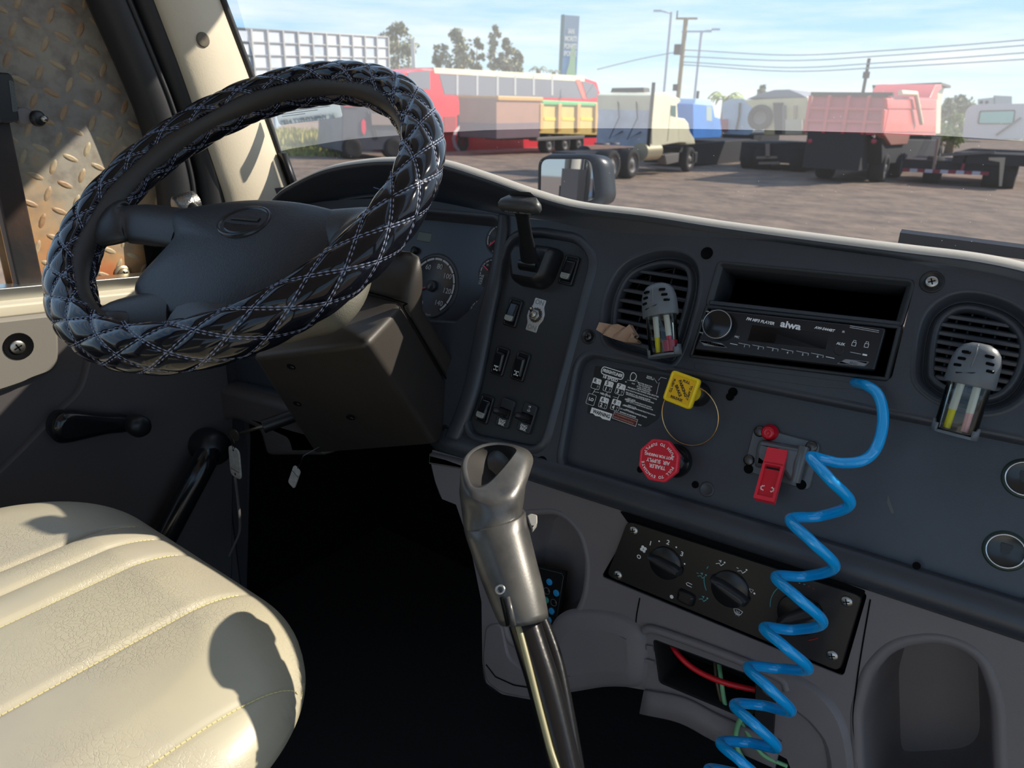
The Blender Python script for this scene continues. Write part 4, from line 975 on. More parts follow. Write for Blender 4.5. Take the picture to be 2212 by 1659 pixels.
for t, y, s in (('TRAILER', .0010+.0055, .0056), ('AIR  SUPPLY', .0008, .0056), ('NOT FOR PARKING', -.0050, .0042)): mb.text(tf, 0, y, t, s, .0002, bold=.0001, sx=.88)
def arc_text(t, r_, mid, s, flip):
    n_ = len(t); step = s*.72/r_
    for i, ch in enumerate(t):
        a_ = mid + (i-(n_-1)/2)*step*(1 if flip else -1)
        if ch != ' ': mb.text(tf, r_*math.cos(a_), r_*math.sin(a_), ch, s, .0002, rot=a_+(PI/2 if flip else -PI/2), bold=.0001)
arc_text('PULL TO EVACUATE', rad*.76, PI/2, .0042, False); arc_text('PUSH TO SUPPLY', rad*.76, -PI/2, .0042, True)
obj('lettering', mb, mat('white ink', (.95, .90, .88), .5), rk)

# ---- guarded switch with indicator lamp
gs = thing('guarded_switch', 'red guarded axle lock switch on a clear grey base right of the brake knobs', 'switch', D.p(*D.at(1690, 990, PWB), PWB))
M_smoke = mat('smoky plastic', (.105, .115, .125), .22, bump=.1, bs=100)
bp = rnd(D.pts([(1629, 920), (1773, 958), (1748, 1061), (1605, 1016)], PWB+.003), .006)
obj('base_plate', MB().relief(D, bp, [(0, PWB), (0, PWB+.003), (-.001, PWB+.004)]), M_smoke, gs)
hsg = rnd(D.pts([(1640, 948), (1735, 965), (1740, 985), (1720, 1045), (1702, 1040), (1690, 1020), (1628, 1010), (1632, 965)], PWB+.012), .004)
obj('housing', MB().relief(D, hsg, [(0, PWB+.003), (-.001, PWB+.012), (-.003, PWB+.017), (-.006, PWB+.018)]), M_smoke, gs)
obj('housing_rib', MB().tube([D.p(*D.at(1736, 965, PWB+.012), PWB+.012), D.p(*D.at(1727, 1000, PWB+.012), PWB+.014), D.p(*D.at(1716, 1040, PWB+.012), PWB+.012)], .006, 14), M_smoke, gs)
gw = PWB+.02
gq = D.pts([(1657, 966), (1701, 974), (1672, 1087), (1628, 1076)], gw)
g1 = D.p(*gq[0], gw-.002); g2 = D.p(*gq[1], gw-.002); g3 = D.p(*D.at(1673, 1087, gw+.020), gw+.020); g4 = D.p(*D.at(1628, 1076, gw+.020), gw+.020)
gfr = Fr((g1+g2+g3+g4)/4, (g2-g1), (g1+g2-g3-g4))
gwid = ((g2-g1).length+(g3-g4).length)/2; glen = ((g1+g2)/2-(g3+g4)/2).length
obj('guard_top', MB().box(gfr, -gwid/2, gwid/2, glen*.18, glen/2, -.004, .002), M_red, gs, bevel=.0006)
gb = MB().plate(gfr, rrect(gwid, glen*.72, .0015, 0, -glen*.14), [rrect(gwid*.74, glen*.60, .001, 0, -glen*.13)], -.006, .002)
obj('guard_frame', gb, M_red, gs, bevel=.0004)
obj('rocker', MB().box(gfr, -gwid*.37, gwid*.37, -glen*.43, glen*.10, -.006, -.0008), M_red2, gs)
mb = MB()
for s_ in (-1, 1):
    cxg = s_*gwid*.2; 
    for k in range(9):
        a_ = R(90)+ (R(30)+k*R(40))*1
        if s_*math.cos(a_) < -.35: continue
        r0, r1 = gwid*.10, gwid*.15
        mb.add([gfr.p(cxg+r*math.cos(t), -glen*.27+r*math.sin(t), -.0004) for r, t in ((r0, a_-.28), (r1, a_-.13), (r1, a_+.13), (r0, a_+.28))], [(0, 1, 2, 3)])
    for k in range(16):
        t0, t1 = 2*PI*k/16, 2*PI*(k+1)/16
        if s_*math.cos((t0+t1)/2) < -.35: continue
        mb.add([gfr.p(cxg+r*math.cos(t), -glen*.27+r*math.sin(t), -.0004) for r, t in ((gwid*.075, t0), (gwid*.11, t0), (gwid*.11, t1), (gwid*.075, t1))], [(0, 1, 2, 3)])
obj('gear_symbol', mb, mat('white ink', (.75, .70, .68), .5), gs)
lf = D.pix(1664, 934, PWB+.004, 0, R(5), R(0))
obj('indicator_lamp', MB().lathe(lf, [(.0085, 0), (.0085, .003), (.0072, .005), (.0068, .010), (.005, .012), (.003, .0115), (0, .0118)], 24, cap0=False, cap1=False), mat('red lens', (.55, .005, .02), .12), gs, label='round red lamp lens')
for x, y in ((1641, 932), (1753, 965), (1618, 994)):
    screw('screw', D.pix(x, y, PWB+.004), .0058, gs, mt=M_dsteel, cross=False)
for x, y in ((1617, 1013), (1731, 1047)):
    obj('screw_hole', MB().lathe(D.pix(x, y, PWB+.004), [(.005, .0003), (0, .0004)], 16, cap0=False, cap1=False), M_void, gs)

# ---- round sockets at the right
for x, y, r_, lb in ((2214, 1034, .0152, 'upper of the chrome-ringed round sockets at the right edge'), (2172, 1190, .0152, 'chrome-ringed round power socket lower on the panel at right'), (2244, 1332, .0152, 'chrome-ringed round socket at the far right below the others')):
    f = D.pix(x, y, PWB)
    s_ = thing('round_socket', lb, 'socket', f.p(0, 0))
    obj('ring', MB().lathe(f, [(r_, 0), (r_, .003), (r_*.94, .0042), (r_*.90, .003), (r_*.89, .001)], 40, cap0=False, cap1=False), M_chrome, s_)
    obj('lens', MB().lathe(f, [(r_*.89, .0015), (r_*.6, .0005), (0, .0)], 36, cap0=False, cap1=False), mat('socket lid', (.022, .024, .024), .18), s_)
    mb = MB().relief(f, rrect(.009, .0045, .001, 0, .004), [(0, 0), (0, .0012)]); mb.relief(f, circ(.0035, 20), [(0, 0), (0, .001)]); obj('hinge_mark', mb, M_blk, s_)
    obj('gasket', MB().lathe(f, [(r_*1.16, .0002), (r_*1.14, .0010), (r_, .0010)], 40, cap0=False, cap1=False), mat('green gasket', (.010, .030, .022), .4), s_)
# ================================================================== steering wheel
RM, RT_ = .209, .0245                                     # ring radius, tube radius
sw_ = thing('steering_wheel', 'large black steering wheel with blue-stitched quilted patent cover', 'steering wheel', WH.o)
def tor(th, ph, r, Rm=RM):
    """th round the ring, ph round the tube, ph = pi faces the hub, ph = pi/2 faces the driver"""
    k = Rm + r*math.cos(ph); return WH.p(k*math.cos(th), k*math.sin(th), r*math.sin(ph))
M_core = mat('wheel core', (.035, .032, .030), .48, bump=.25, bs=700, dist=.0004)
obj('rim_core', MB().rings([[tor(2*PI*i/96, 2*PI*j/20, .0205, RM-.0015) for j in range(20)] for i in range(97)]), M_core, sw_)
NT, NP = 24, 5
gap = R(27); gc = R(160)
NI, NJ = 24*26, 84
def bulge(th, ph):
    a = (NT*th + NP*ph)/(2*PI); b = (NT*th - NP*ph)/(2*PI)
    s1, s2 = abs(math.sin(PI*a))+1e-4, abs(math.sin(PI*b))+1e-4; s = (s1**-3+s2**-3)**(-1/3)*1.26; return .0034*s**.62 - .0015
p0, p1 = gc+gap-2*PI, gc-gap
rs = []
for i in range(NI+1):
    th = 2*PI*i/NI; r_ = []
    wob = R(3.2)*math.sin(NT*th*.5)+R(2)*math.sin(7*th)
    for j in range(NJ+1):
        ph = p0+wob*(1-j/NJ) + (p1-wob*(j/NJ)-p0)*j/NJ
        e_ = min(j, NJ-j)/3; ed = min(1, e_)
        r_.append(tor(th, ph, RT_+bulge(th, ph)*ed-(1-ed)*.0022))
    r_ += [tor(th, p1, .0208), tor(th, p0, .0208)] if False else []
    rs.append(r_)
M_patent = mat('patent leather', (.006, .007, .011), .10, coat=.38, spec=.25, cr=.03)
obj('cover', MB().rings(rs, closed=False), M_patent, sw_, label='glossy black quilted cover laced round the rim')
mb = MB(); M_thread = mat('blue thread', (.25, .29, .42), .6)
def stitch(q0, q1, w_, n_):
    d = q1-q0; L_ = d.length
    if L_ < 1e-5: return
    d /= L_; s_ = d.cross(n_).normalized(); a, b, c = q0, q1, (q0+q1)/2+n_*w_*.9
    mb.add([a, c-s_*w_, b, c+s_*w_, (q0+q1)/2-n_*w_*.5], [(0, 1, 3), (1, 2, 3), (0, 4, 1), (1, 4, 2), (2, 4, 3), (3, 4, 0)])
for fam in (1, -1):
    # NT*th + fam*NP*ph = 2 pi k
    for k in range(-NP, NT+NP+1):
        nS = 44
        prev = None
        for i in range(nS+1):
            ph = p0 + (p1-p0)*i/nS; th = (2*PI*k - fam*NP*ph)/NT
            if not (0 <= th < 2*PI): prev = None; continue
            for off in (-1, 1): pass
            c_ = (th, ph)
            if prev:
                t0, f0 = prev
                q0, q1 = tor(t0, f0, RT_-.0008), tor(th, ph, RT_-.0008); nn = (q0 - tor(t0, f0, 0)).normalized(); side = (q1-q0).normalized().cross(nn)
                for off in (-.00125, .00125):
                    a = q0+side*off+nn*.0003; b = q1+side*off+nn*.0003; stitch(a, a.lerp(b, 1.04), .00062, nn)
            prev = c_
obj('stitching', mb, M_thread, sw_, kind='stuff')
# lacing along the two open edges
mb = MB()
for i in range(260):
    th = 2*PI*i/260; wob = R(3.2)*math.sin(NT*th*.5)+R(2)*math.sin(7*th)
    for e_, s_ in ((p0+wob, 1), (p1-wob, -1)):
        a = tor(th, e_, RT_-.0018); b = tor(th+.010, e_+s_*R(9), RT_+.0002); nn = (a-tor(th, e_, 0)).normalized(); stitch(a, b, .0006, nn)
        if i % 2 == 0: stitch(a, tor(th+.004, e_-s_*R(8), .0208), .0005, nn)
obj('lacing', mb, mat('dark lacing', (.05, .06, .12), .6), sw_, kind='stuff')
mb = MB(); q = tor(R(17), R(100), RT_)
q = WH.p(*WH.at(817, 418, .02), .02)
random.seed(5)
for k in range(7):
    P = [q+Vector((random.uniform(-1, 1), random.uniform(-1, 1), random.uniform(-1, 1)))*.006*t for t in (0, .6, 1)]; mb.tube(spline(P, 4), .0003, 5)
obj('loose_thread', mb, mat('loose thread', (.15, .22, .45), .6), sw_)
# hub pad: closed outline lofted into a dome, in the wheel plane
hp = -.016
padpx = [(383, 462), (470, 445), (560, 437), (640, 441), (705, 452), (752, 468), (757, 500), (720, 545), (650, 615), (560, 662), (480, 690), (400, 692), (330, 672), (294, 640), (300, 610), (340, 565), (378, 520), (372, 490)]
pad = sm2(WH.pts(padpx, hp), 5)
M_pad = mat('horn pad vinyl', (.020, .022, .027), .42, bump=.55, bs=260, dist=.0012, kind='voronoi')
cxp = sum(u for u, v in pad)/len(pad); cyp = sum(v for u, v in pad)/len(pad)
def domed(poly, steps, c):
    out = []
    for k, w_ in steps: out.append([WH.p(c[0]+(u-c[0])*k, c[1]+(v-c[1])*k, w_) for u, v in poly])
    return out
steps = [(.98, hp-.028), (1.0, hp-.010), (1.0, hp-.002), (.985, hp+.003), (.955, hp+.0065), (.90, hp+.0095), (.78, hp+.013), (.60, hp+.016), (.40, hp+.018), (.2, hp+.0188), (.02, hp+.019)]
obj('horn_pad', MB().rings(domed(pad, steps, (cxp, cyp)), cap0=True, cap1=True), M_pad, sw_)
# oval emblem recess
ef = WH.pix(527, 478, hp+.0175, R(2), R(-7))
eo = circ(.034, 44, sy=.66)
eu0, ev0 = WH.at(470, 490, hp+.015); eu1, ev1 = WH.at(583, 463, hp+.015)
er = math.hypot(eu1-eu0, ev1-ev0)/2
eo = circ(er, 44, sy=.76)
obj('emblem', MB().relief(ef, eo, [(.0025, -.010), (.0018, .0012), (.0, .0020), (-.0020, .0014), (-.003, -.0008), (-.0045, -.0010), (-.006, .0002)]), mat('emblem', (.012, .013, .016), .25), sw_)
mb = MB(); mb.relief(ef, rrect(er*1.25, er*.20, er*.05, 0, er*.10), [(0, .001), (0, .0022), (-.0004, .0026)]); mb.text(ef, 0, -er*.22, 'FREIGHTLINER', er*.17, .0002)
for i in range(8, len(mb.v)): pass
obj('emblem_bar', mb, mat('emblem bar', (.03, .032, .036), .3), sw_)
# spokes (four) as lofted arms from hub to rim
M_spoke = mat('spoke vinyl', (.030, .029, .030), .42, bump=.3, bs=500, dist=.0006)
def spoke(inner, mid, outer, flare):
    """each station: (u, v, halfwidth, w, thickness)"""
    st_ = [inner, mid, outer, flare]; P = spline([Vector(s_[:2]+(s_[3],)) for s_ in st_], 7); Wd = spline([Vector((s_[2], s_[4], 0)) for s_ in st_], 7); rs = []
    for i, (p, w_) in enumerate(zip(P, Wd)):
        a = P[max(0, i-1)]; b = P[min(len(P)-1, i+1)]; d = Vector((b.x-a.x, b.y-a.y)).normalized(); nrm = Vector((-d.y, d.x))
        rs.append([WH.p(p.x+nrm.x*w_.x*math.cos(t)*(1 if True else 0), p.y+nrm.y*w_.x*math.cos(t), p.z+w_.y*math.sin(t)) for t in [2*PI*k/20 for k in range(20)]])
    return MB().rings(rs, cap0=True, cap1=True)
A1, A2 = WH.at(375, 455, hp), WH.at(375, 520, hp)
B1, B2 = WH.at(300, 448, hp*.6), WH.at(300, 505, hp*.6)
C1, C2 = WH.at(262, 440, 0), WH.at(236, 512, 0)
mid = lambda a, b: ((a[0]+b[0])/2, (a[1]+b[1])/2, math.hypot(a[0]-b[0], a[1]-b[1])/2)
m1, m2, m3 = mid(A1, A2), mid(B1, B2), mid(C1, C2)
def mk_sp(sx):
    a = R(6)  # the wheel's own symmetry axis is turned a little
    def mr(u, v):
        if sx > 0: return u, v
        c, s = math.cos(-a), math.sin(-a); x, y = u*c-v*s, u*s+v*c; x = -x; c, s = math.cos(a), math.sin(a); return x*c-y*s, x*s+y*c
    h1 = m1[2]
    S1 = [(*mr(m1[0]+.02, m1[1]), h1*.98, hp-.004, .013), (*mr(m2[0], m2[1]), h1*1.0, hp+.001, .0125), (*mr(m3[0]-.002, m3[1]), h1*1.15, -.006, .0135), (*mr(m3[0]-.030, m3[1]-.006), h1*1.5, -.004, .012)]
    obj('spoke', spoke(*S1), M_spoke, sw_)
    d1, d2 = WH.at(300, 640, hp), WH.at(345, 690, hp); e1_, e2_ = WH.at(245, 668, hp), WH.at(270, 712, hp); f1_, f2_ = WH.at(205, 655, 0), WH.at(228, 710, 0)
    n1, n2, n3 = mid(d1, d2), mid(e1_, e2_), mid(f1_, f2_)
    S2 = [(*mr(n1[0]+.03, n1[1]+.01), .033, hp-.004, .014), (*mr(n2[0]+.005, n2[1]), .028, hp+.001, .015), (*mr(n3[0]+.006, n3[1]-.003), .031, -.008, .016), (*mr(n3[0]-.004, n3[1]-.014), .040, -.004, .018)]
    obj('spoke', spoke(*S2), M_spoke, sw_)
mk_sp(1); mk_sp(-1)
# hub backshell, the grained cone under the pad
hub = sm2(WH.pts([(400, 480), (560, 455), (745, 470), (800, 545), (788, 630), (738, 692), (664, 712), (600, 728), (540, 722), (440, 704), (335, 682), (312, 640), (340, 570), (385, 510)], hp-.034), 5)
bk_ = [(.90, hp-.012), (.97, hp-.022), (1.0, hp-.034), (.98, hp-.044), (.86, hp-.060), (.6, hp-.075)]
obj('hub_cover', MB().rings(domed(hub, bk_, (cxp, cyp)), cap0=False, cap1=True), mat('hub vinyl', (.13, .126, .10), .55, bump=.6, bs=300, dist=.0012, kind='voronoi'), sw_)

# ================================================================== steering column
colm = thing('steering_column_cover', 'boxy dark steering column cover with sunlit dusty edges', 'column cover', (-.66, .6, -.45))
dn = -WH.ez
def pt(fr, x, y): return fr.p(*fr.at(x, y))
c_nr = ray(792, 745)*.80; c_nl = pt(YP(c_nr.y), 546, 776)
zs_ = c_nr.z+.020
c_b = pt(ZP(zs_), 872, 662); c_a = Vector((c_nl.x-.01, c_b.y, zs_+.004))
b_nr = c_nr+dn*.21; b_nl = pt(YP(b_nr.y), 676, 978)
b_b = c_b+dn*.24; b_a = Vector((b_nl.x, b_b.y, b_b.z))
def rr4(P, r, n=5):
    out = []
    for i in range(4):
        a, b, c = P[i-1], P[i], P[(i+1) % 4]; p = b+(a-b).normalized()*min(r, (a-b).length*.4); q_ = b+(c-b).normalized()*min(r, (c-b).length*.4)
        for k in range(n+1): t = k/n; out.append(p*(1-t)**2+b*2*t*(1-t)+q_*t*t)
    return out
top_ = [c_nl, c_nr, c_b, c_a]; bot_ = [b_nl, b_nr, b_b, b_a]
cc = sum(top_, Vector())/4
def stn(t, k=1, up=0): return rr4([cc*(1-k)+(a.lerp(b, t))*k+Vector((0, 0, up)) for a, b in zip(top_, bot_)] if k != 1 else [a.lerp(b, t)+Vector((0, 0, up)) for a, b in zip(top_, bot_)], .012)
obj('lower_shell', MB().rings([stn(1), stn(.66), stn(.33), stn(.08), stn(.03), stn(0, 1, -.001), stn(0, .975, .003), stn(0, .93, .005), stn(0, .5, .006)], cap0=True, cap1=True), M_shroud, colm)
hb0 = [Vector((c_nl.x-.02, c_b.y+.004, zs_)), c_b+Vector((-.002, .004, 0)), c_b+Vector((0, .042, 0)), Vector((c_nl.x-.02, c_b.y+.042, zs_))]
hc = sum(hb0, Vector())/4
def hst(up, k=1, fw_=0): return rr4([hc+(p-hc)*k+Vector((0, fw_*(1 if i < 2 else 0), up)) for i, p in enumerate(hb0)], .022)
obj('upper_shell', MB().rings([rr4([p+dn*.24+Vector((0, 0, 0)) for p in hb0], .012), hst(-.012), hst(.0), hst(.022, 1, .006), hst(.036, .99, .012), hst(.046, .965, .018), hst(.053, .92, .026), hst(.057, .8, .03), hst(.059, .5)], cap0=True, cap1=True), M_shroud, colm)
sm_ = [c_a+Vector((0, 0, .007)), c_b+Vector((-.01, .0, .006)), c_b+Vector((.0006, .0, -.002)), c_b+dn*.06+Vector((.0006, 0, 0)), c_b+dn*.235+Vector((.0006, 0, 0))]
obj('seam', MB().tube(spline(sm_, 5), .0011, 6), M_void, colm)
fn = Fr(c_nl, c_nr-c_nl, (c_nl-b_nl))
for x, y in ((629, 792), (757, 902), (642, 872)):
    u, v = fn.at(x, y); f = fn.sub(u, v, 0)
    obj('screw_recess', MB().lathe(f, [(.0075, .0004), (.0066, .0012), (.0056, .0004), (0, .0003)], 18, 1.0, .7, cap0=False, cap1=False), M_void, colm)
    screw('screw', f.sub(.0015, -.0018, .0004), .003, colm, mt=M_dsteel, h=.0008, cross=False)
# turn signal stalk behind the wheel on the left
stk = thing('turn_signal_stalk', 'silver-tipped stalk sticking out behind the left of the horn pad', 'stalk', WH.p(-.1, 0, -.05))
e0 = WH.p(*WH.at(385, 447, -.05), -.05); e1_ = WH.p(*WH.at(405, 440, -.055), -.055); e2_ = WH.p(-.02, -.03, -.09)
obj('stalk_arm', MB().tube([e1_, e2_], .008, 14), M_blk, stk)
dd = (e0-e1_).normalized()
obj('stalk_tip', MB().lathe(Fr(e1_, dd.cross(Vector((0, 0, 1))), dd.cross(dd.cross(Vector((0, 0, 1))))), [(.013, -.012), (.014, 0), (.014, .014), (.010, .017), (0, .017)], 20), mat('knurled silver', (.35, .33, .30), .35, .9, bump=.8, bs=400), stk)
# ---- knee panel and lower dash left of the column
YK = .66
kb = thing('knee_panel', 'grey moulded knee panel under the left end of the dashboard', 'panel', YP(YK).p(-.9, -.3))
kf_ = YP(YK)
pts_ = rnd(kf_.pts([(404, 838), (430, 826), (628, 880), (652, 893), (702, 985), (575, 985), (560, 930), (505, 905), (455, 915), (430, 907)]), .012)
obj('panel', MB().relief(kf_, pts_, [(.0, -.10), (.002, -.02), (0, -.006), (-.004, -.001), (-.010, 0)]), mat('knee panel', (.080, .070, .066), .5, bump=.25, bs=700, dist=.0004), kb)
kf2 = YP(.70)
pts2 = rnd(kf2.pts([(385, 770), (720, 775), (735, 905), (640, 890), (432, 836), (400, 842)]), .01)
obj('lower_dash_end', MB().relief(kf2, pts2, [(0, -.2), (0, -.004), (-.004, 0)]), M_dash, dash)
tr1 = spline([kf2.p(*kf2.at(x, y, .006), .006) for x, y in [(418, 812), (500, 828), (590, 848), (640, 868)]], 6)
obj('trim_bead', MB().tube(tr1, .014, 12, flat=.5), M_dash, dash)
# ---- keys
kx, ky = 555, 925
kfm = YP(.60)
ign = kfm.p(*kfm.at(560, 925)) 
key = thing('ignition_key', 'worn brass key in the ignition under the dashboard', 'key', ign)
kh = kfm.pix(507, 940, 0, R(10))
obj('key_head', MB().relief(kh, circ(.0125, 24, sy=.8), [(0, -.001), (0, .001)]), mat('dull key', (.16, .14, .10), .4, .8), key)
obj('key_blade', MB().tube([kfm.p(*kfm.at(520, 936)), kfm.p(*kfm.at(556, 926))+Vector((0, .02, 0))], .0028, 8), MC['dull key'], key)
obj('lock_barrel', MB().tube([kfm.p(*kfm.at(556, 926))+Vector((0, .01, 0)), kfm.p(*kfm.at(575, 920))+Vector((0, .06, 0))], .011, 18), M_blk, key)
tg = thing('key_tag', 'white oval key tag hanging from the ignition key', 'key tag', kfm.p(*kfm.at(507, 1030)))
tf_ = kfm.pix(508, 999, 0, R(-4)); tw = .0135; th_ = .0255
z_ = kfm.at(508, 968)[1]-kfm.at(508, 1030)[1]
obj('tag', MB().relief(tf_, rrect(z_*.52, z_, z_*.18), [(0, -.001), (0, .001), (-.001, .0016)]), mat('dirty white tag', lin(205, 200, 190), .5, var=.4, vs_=120), tg)
mb = MB().lathe(tf_.sub(0, z_*.42, .0018), [(.0022, 0), (0, .0002)], 14, cap0=False, cap1=False); mb.lathe(tf_.sub(0, -z_*.38, .0018), [(.0022, 0), (0, .0002)], 14, cap0=False, cap1=False); mb.box(tf_, -z_*.2, z_*.2, -z_*.26, -z_*.245, .0015, .0019)
obj('hole', mb, M_void, tg)
obj('link', MB().tube([tf_.p(.004*math.cos(t), z_*.47+.009+.009*math.sin(t), .001) for t in [2*PI*k/20 for k in range(20)]], .0008, 6, closed=True), M_dsteel, tg)
P = [kfm.p(*kfm.at(x, y, w_), w_) for x, y, w_ in [(508, 1030, 0), (514, 1080, -.01), (518, 1120, -.01), (517, 1150, -.01), (505, 1180, .0), (495, 1202, .01)]]
obj('strap', MB().tube(spline(P, 5), .0028, 8, flat=.3), mat('grey strap', (.16, .15, .14), .7), tg)
t2 = thing('small_key_tag', 'second dim white tag hanging lower to the right in the dark footwell', 'key tag', kfm.p(*kfm.at(632, 1050)))
tf2 = kfm.pix(636, 1030, 0, R(-28)); zz = z_*.72
obj('tag', MB().relief(tf2, rrect(zz*.38, zz, zz*.12), [(0, -.001), (0, .001)]), MC['dirty white tag'], t2)
obj('cord', MB().tube([tf2.p(0, zz*.5, 0), tf2.p(.003, zz*.9, .0), kfm.p(*kfm.at(655, 985)), b_nl.lerp(b_nr, .15)+Vector((0, .03, .02))], .0008, 6), M_dsteel, t2)
mb = MB().box(tf2, -zz*.19, zz*.19, zz*.18, zz*.2, .001, .0013); obj('slot', mb, M_void, t2)
# ================================================================== lower console
con = thing('lower_console', 'grey moulded lower console with deep cup wells under the dashboard', 'console', L.p(-.2, -.4))
co = L.pts([(934, 972), (1150, 1032), (1345, 1100), (1700, 1196), (1960, 1290), (2212, 1376), (2500, 1476), (2500, 1900), (1800, 1900), (1700, 1640), (1560, 1562), (1400, 1492), (1320, 1478), (1210, 1500)]) 
leftb = L.pts([(1150, 1512), (1085, 1500), (1050, 1475), (1042, 1430), (1040, 1300), (1016, 1180), (985, 1090), (955, 1078), (940, 1040), (931, 1000)])
h1 = rnd(L.pts([(1110, 1118), (1205, 1112), (1246, 1150), (1263, 1215), (1255, 1290), (1230, 1338), (1196, 1380), (1100, 1390), (1080, 1250)]), .02, 8)
h2 = rnd(L.pts([(1412, 1382), (1660, 1474), (1645, 1566), (1425, 1474)]), .004)
h3 = rnd(L.pts([(1862, 1545), (1885, 1460), (1935, 1402), (2030, 1390), (2105, 1420), (2140, 1510), (2150, 1800), (1870, 1800)]), [.04, .04, .05, .05, .05, .05, .01, .01], 8)
h4 = rnd(L.pts([(1372, 1122), (1874, 1282), (1822, 1462), (1298, 1246)]), .005)
outl = rnd(co, [.002]*9+[.03, .03, .03, .02, .02], 5)
outl = co + leftb
cp_ = MB().plate(L, outl, [offset(h1, .008), offset(h2, .001), offset(h3, .010), h4], -.006, 0)
obj('console_face', cp_, M_grey, con)
# wells
def wellp(h, r, depth, name, fl_mat=M_grey, taper=.012):
    obj(name, MB().relief(L, h, [(r*1.05, -.003), (r, 0), (r*.6, .0012), (r*.2, 0), (0, -.004), (-.001, -.010), (-taper*.4, -depth*.5), (-taper, -depth*.9), (-taper*1.6, -depth)]), fl_mat, con)
wellp(h1, .009, .075, 'deep_well'); wellp(h3, .011, .12, 'cup_well', M_grey, .010)
M_bay = mat('bay lining', (.006, .006, .006), .9)
obj('wire_bay', MB().relief(L, h2, [(.002, -.001), (0, .0008), (-.0005, -.004), (-.0005, -.075)]), M_bay, con)
obj('panel_bay', MB().relief(L, h4, [(0, -.002), (0, -.012)]), M_void, con)
# returns of the console outline (side walls going forward)
bot_px = [(934, 972), (931, 1000), (940, 1040), (955, 1078), (985, 1090), (1016, 1180), (1040, 1300), (1042, 1430), (1050, 1475), (1085, 1500), (1150, 1512), (1210, 1500), (1320, 1478), (1400, 1492), (1560, 1562), (1700, 1640), (1800, 1900)]
bp3 = [L.p(u, v, 0) for u, v in L.pts(bot_px)]
sp3 = spline(bp3, 3)
obj('console_side', MB().rings([[p-L.ez*.0, p-L.ez*.006+Vector((-.001, 0, -.003)), p-L.ez*.03, p-L.ez*.35] for p in sp3], closed=False), M_grey, con)
# left pod below the ridge, with its rolled top
podq = L.pts([(1196, 1345), (1225, 1322), (1290, 1318), (1350, 1330), (1392, 1358), (1398, 1440), (1385, 1482), (1310, 1478), (1205, 1496), (1180, 1420)])
obj('front_bulge', MB().relief(L, rnd(podq, .02, 6), [(.003, -.002), (0, .003), (-.006, .007), (-.02, .009)]), M_grey, con)
lp = L.pts([(1052, 1350), (1085, 1345), (1100, 1420), (1145, 1455), (1200, 1460), (1200, 1496), (1140, 1506), (1085, 1495), (1052, 1470), (1045, 1420)])
obj('corner_lip', MB().relief(L, rnd(lp, .01), [(.001, -.002), (0, .002), (-.002, .003)]), M_grey, con)
obj('seam_line', MB().tube([L.p(*L.at(x, y, .0042), .0042) for x, y in [(1050, 1436), (1070, 1462), (1110, 1480), (1160, 1488)]], .0008, 6), M_void, con)
# right hand cheek between bay and cup well
ch = L.pts([(1650, 1440), (1740, 1470), (1800, 1520), (1832, 1590), (1845, 1700), (1850, 1850), (1800, 1850), (1790, 1640), (1760, 1570), (1700, 1520), (1650, 1492)])
obj('cheek_ridge', MB().relief(L, sm2(ch, 4), [(.003, -.002), (0, .003), (-.004, .006)]), M_grey, con)
for P_ in ([(1880, 1295), (1862, 1400), (1850, 1480), (1843, 1560), (1852, 1659), (1852, 1800)], [(1382, 1292), (1374, 1340), (1378, 1368)]):
    obj('panel_gap', MB().tube(spline([L.p(*L.at(x, y, .0002), .0002) for x, y in P_], 5), .0008, 6), M_void, con)
obj('upper_pad', MB().relief(L, rnd(L.pts([(934, 978), (1005, 995), (1010, 1012), (933, 1000)]), .002), [(.002, -.002), (0, .006), (-.003, .008)]), M_grey, con)
# clip, studs and frame of the open bay
bf = L
mb = MB().relief(L, rnd(L.pts([(1398, 1392), (1412, 1394), (1414, 1406), (1400, 1404)]), .0005), [(0, -.001), (0, .003)])
mb.relief(L, rnd(L.pts([(1394, 1420), (1416, 1426), (1416, 1434), (1394, 1428)]), .0005), [(0, -.001), (0, .004)])
obj('clip', mb, M_grey, con)
mb = MB().relief(L, rnd(L.pts([(1632, 1470), (1668, 1482), (1678, 1500), (1672, 1590), (1630, 1572)]), .002), [(0, -.03), (0, .001), (-.001, .002)])
obj('bay_bracket', mb, M_blk, con)
for x, y in ((1374, 1369), (1380, 1447)): screw('stud', L.pix(x, y, .001), .0048, con, mt=M_steel, cross=False, h=.004)
obj('bay_rim', MB().tube(spline([L.p(*L.at(x, y, .003), .003) for x, y in [(1392, 1362), (1420, 1362), (1560, 1412), (1680, 1462), (1700, 1490)]], 5), .005, 10), M_grey, con)
obj('lower_lip', MB().rings([[p, p+L.ez*.006, p+L.ez*.006-L.ey*.03, p-L.ey*.035] for p in spline([L.p(*L.at(x, y, 0), 0) for x, y in [(1395, 1488), (1480, 1505), (1560, 1545), (1690, 1600)]], 4)], cap0=True, cap1=True), M_grey, con)
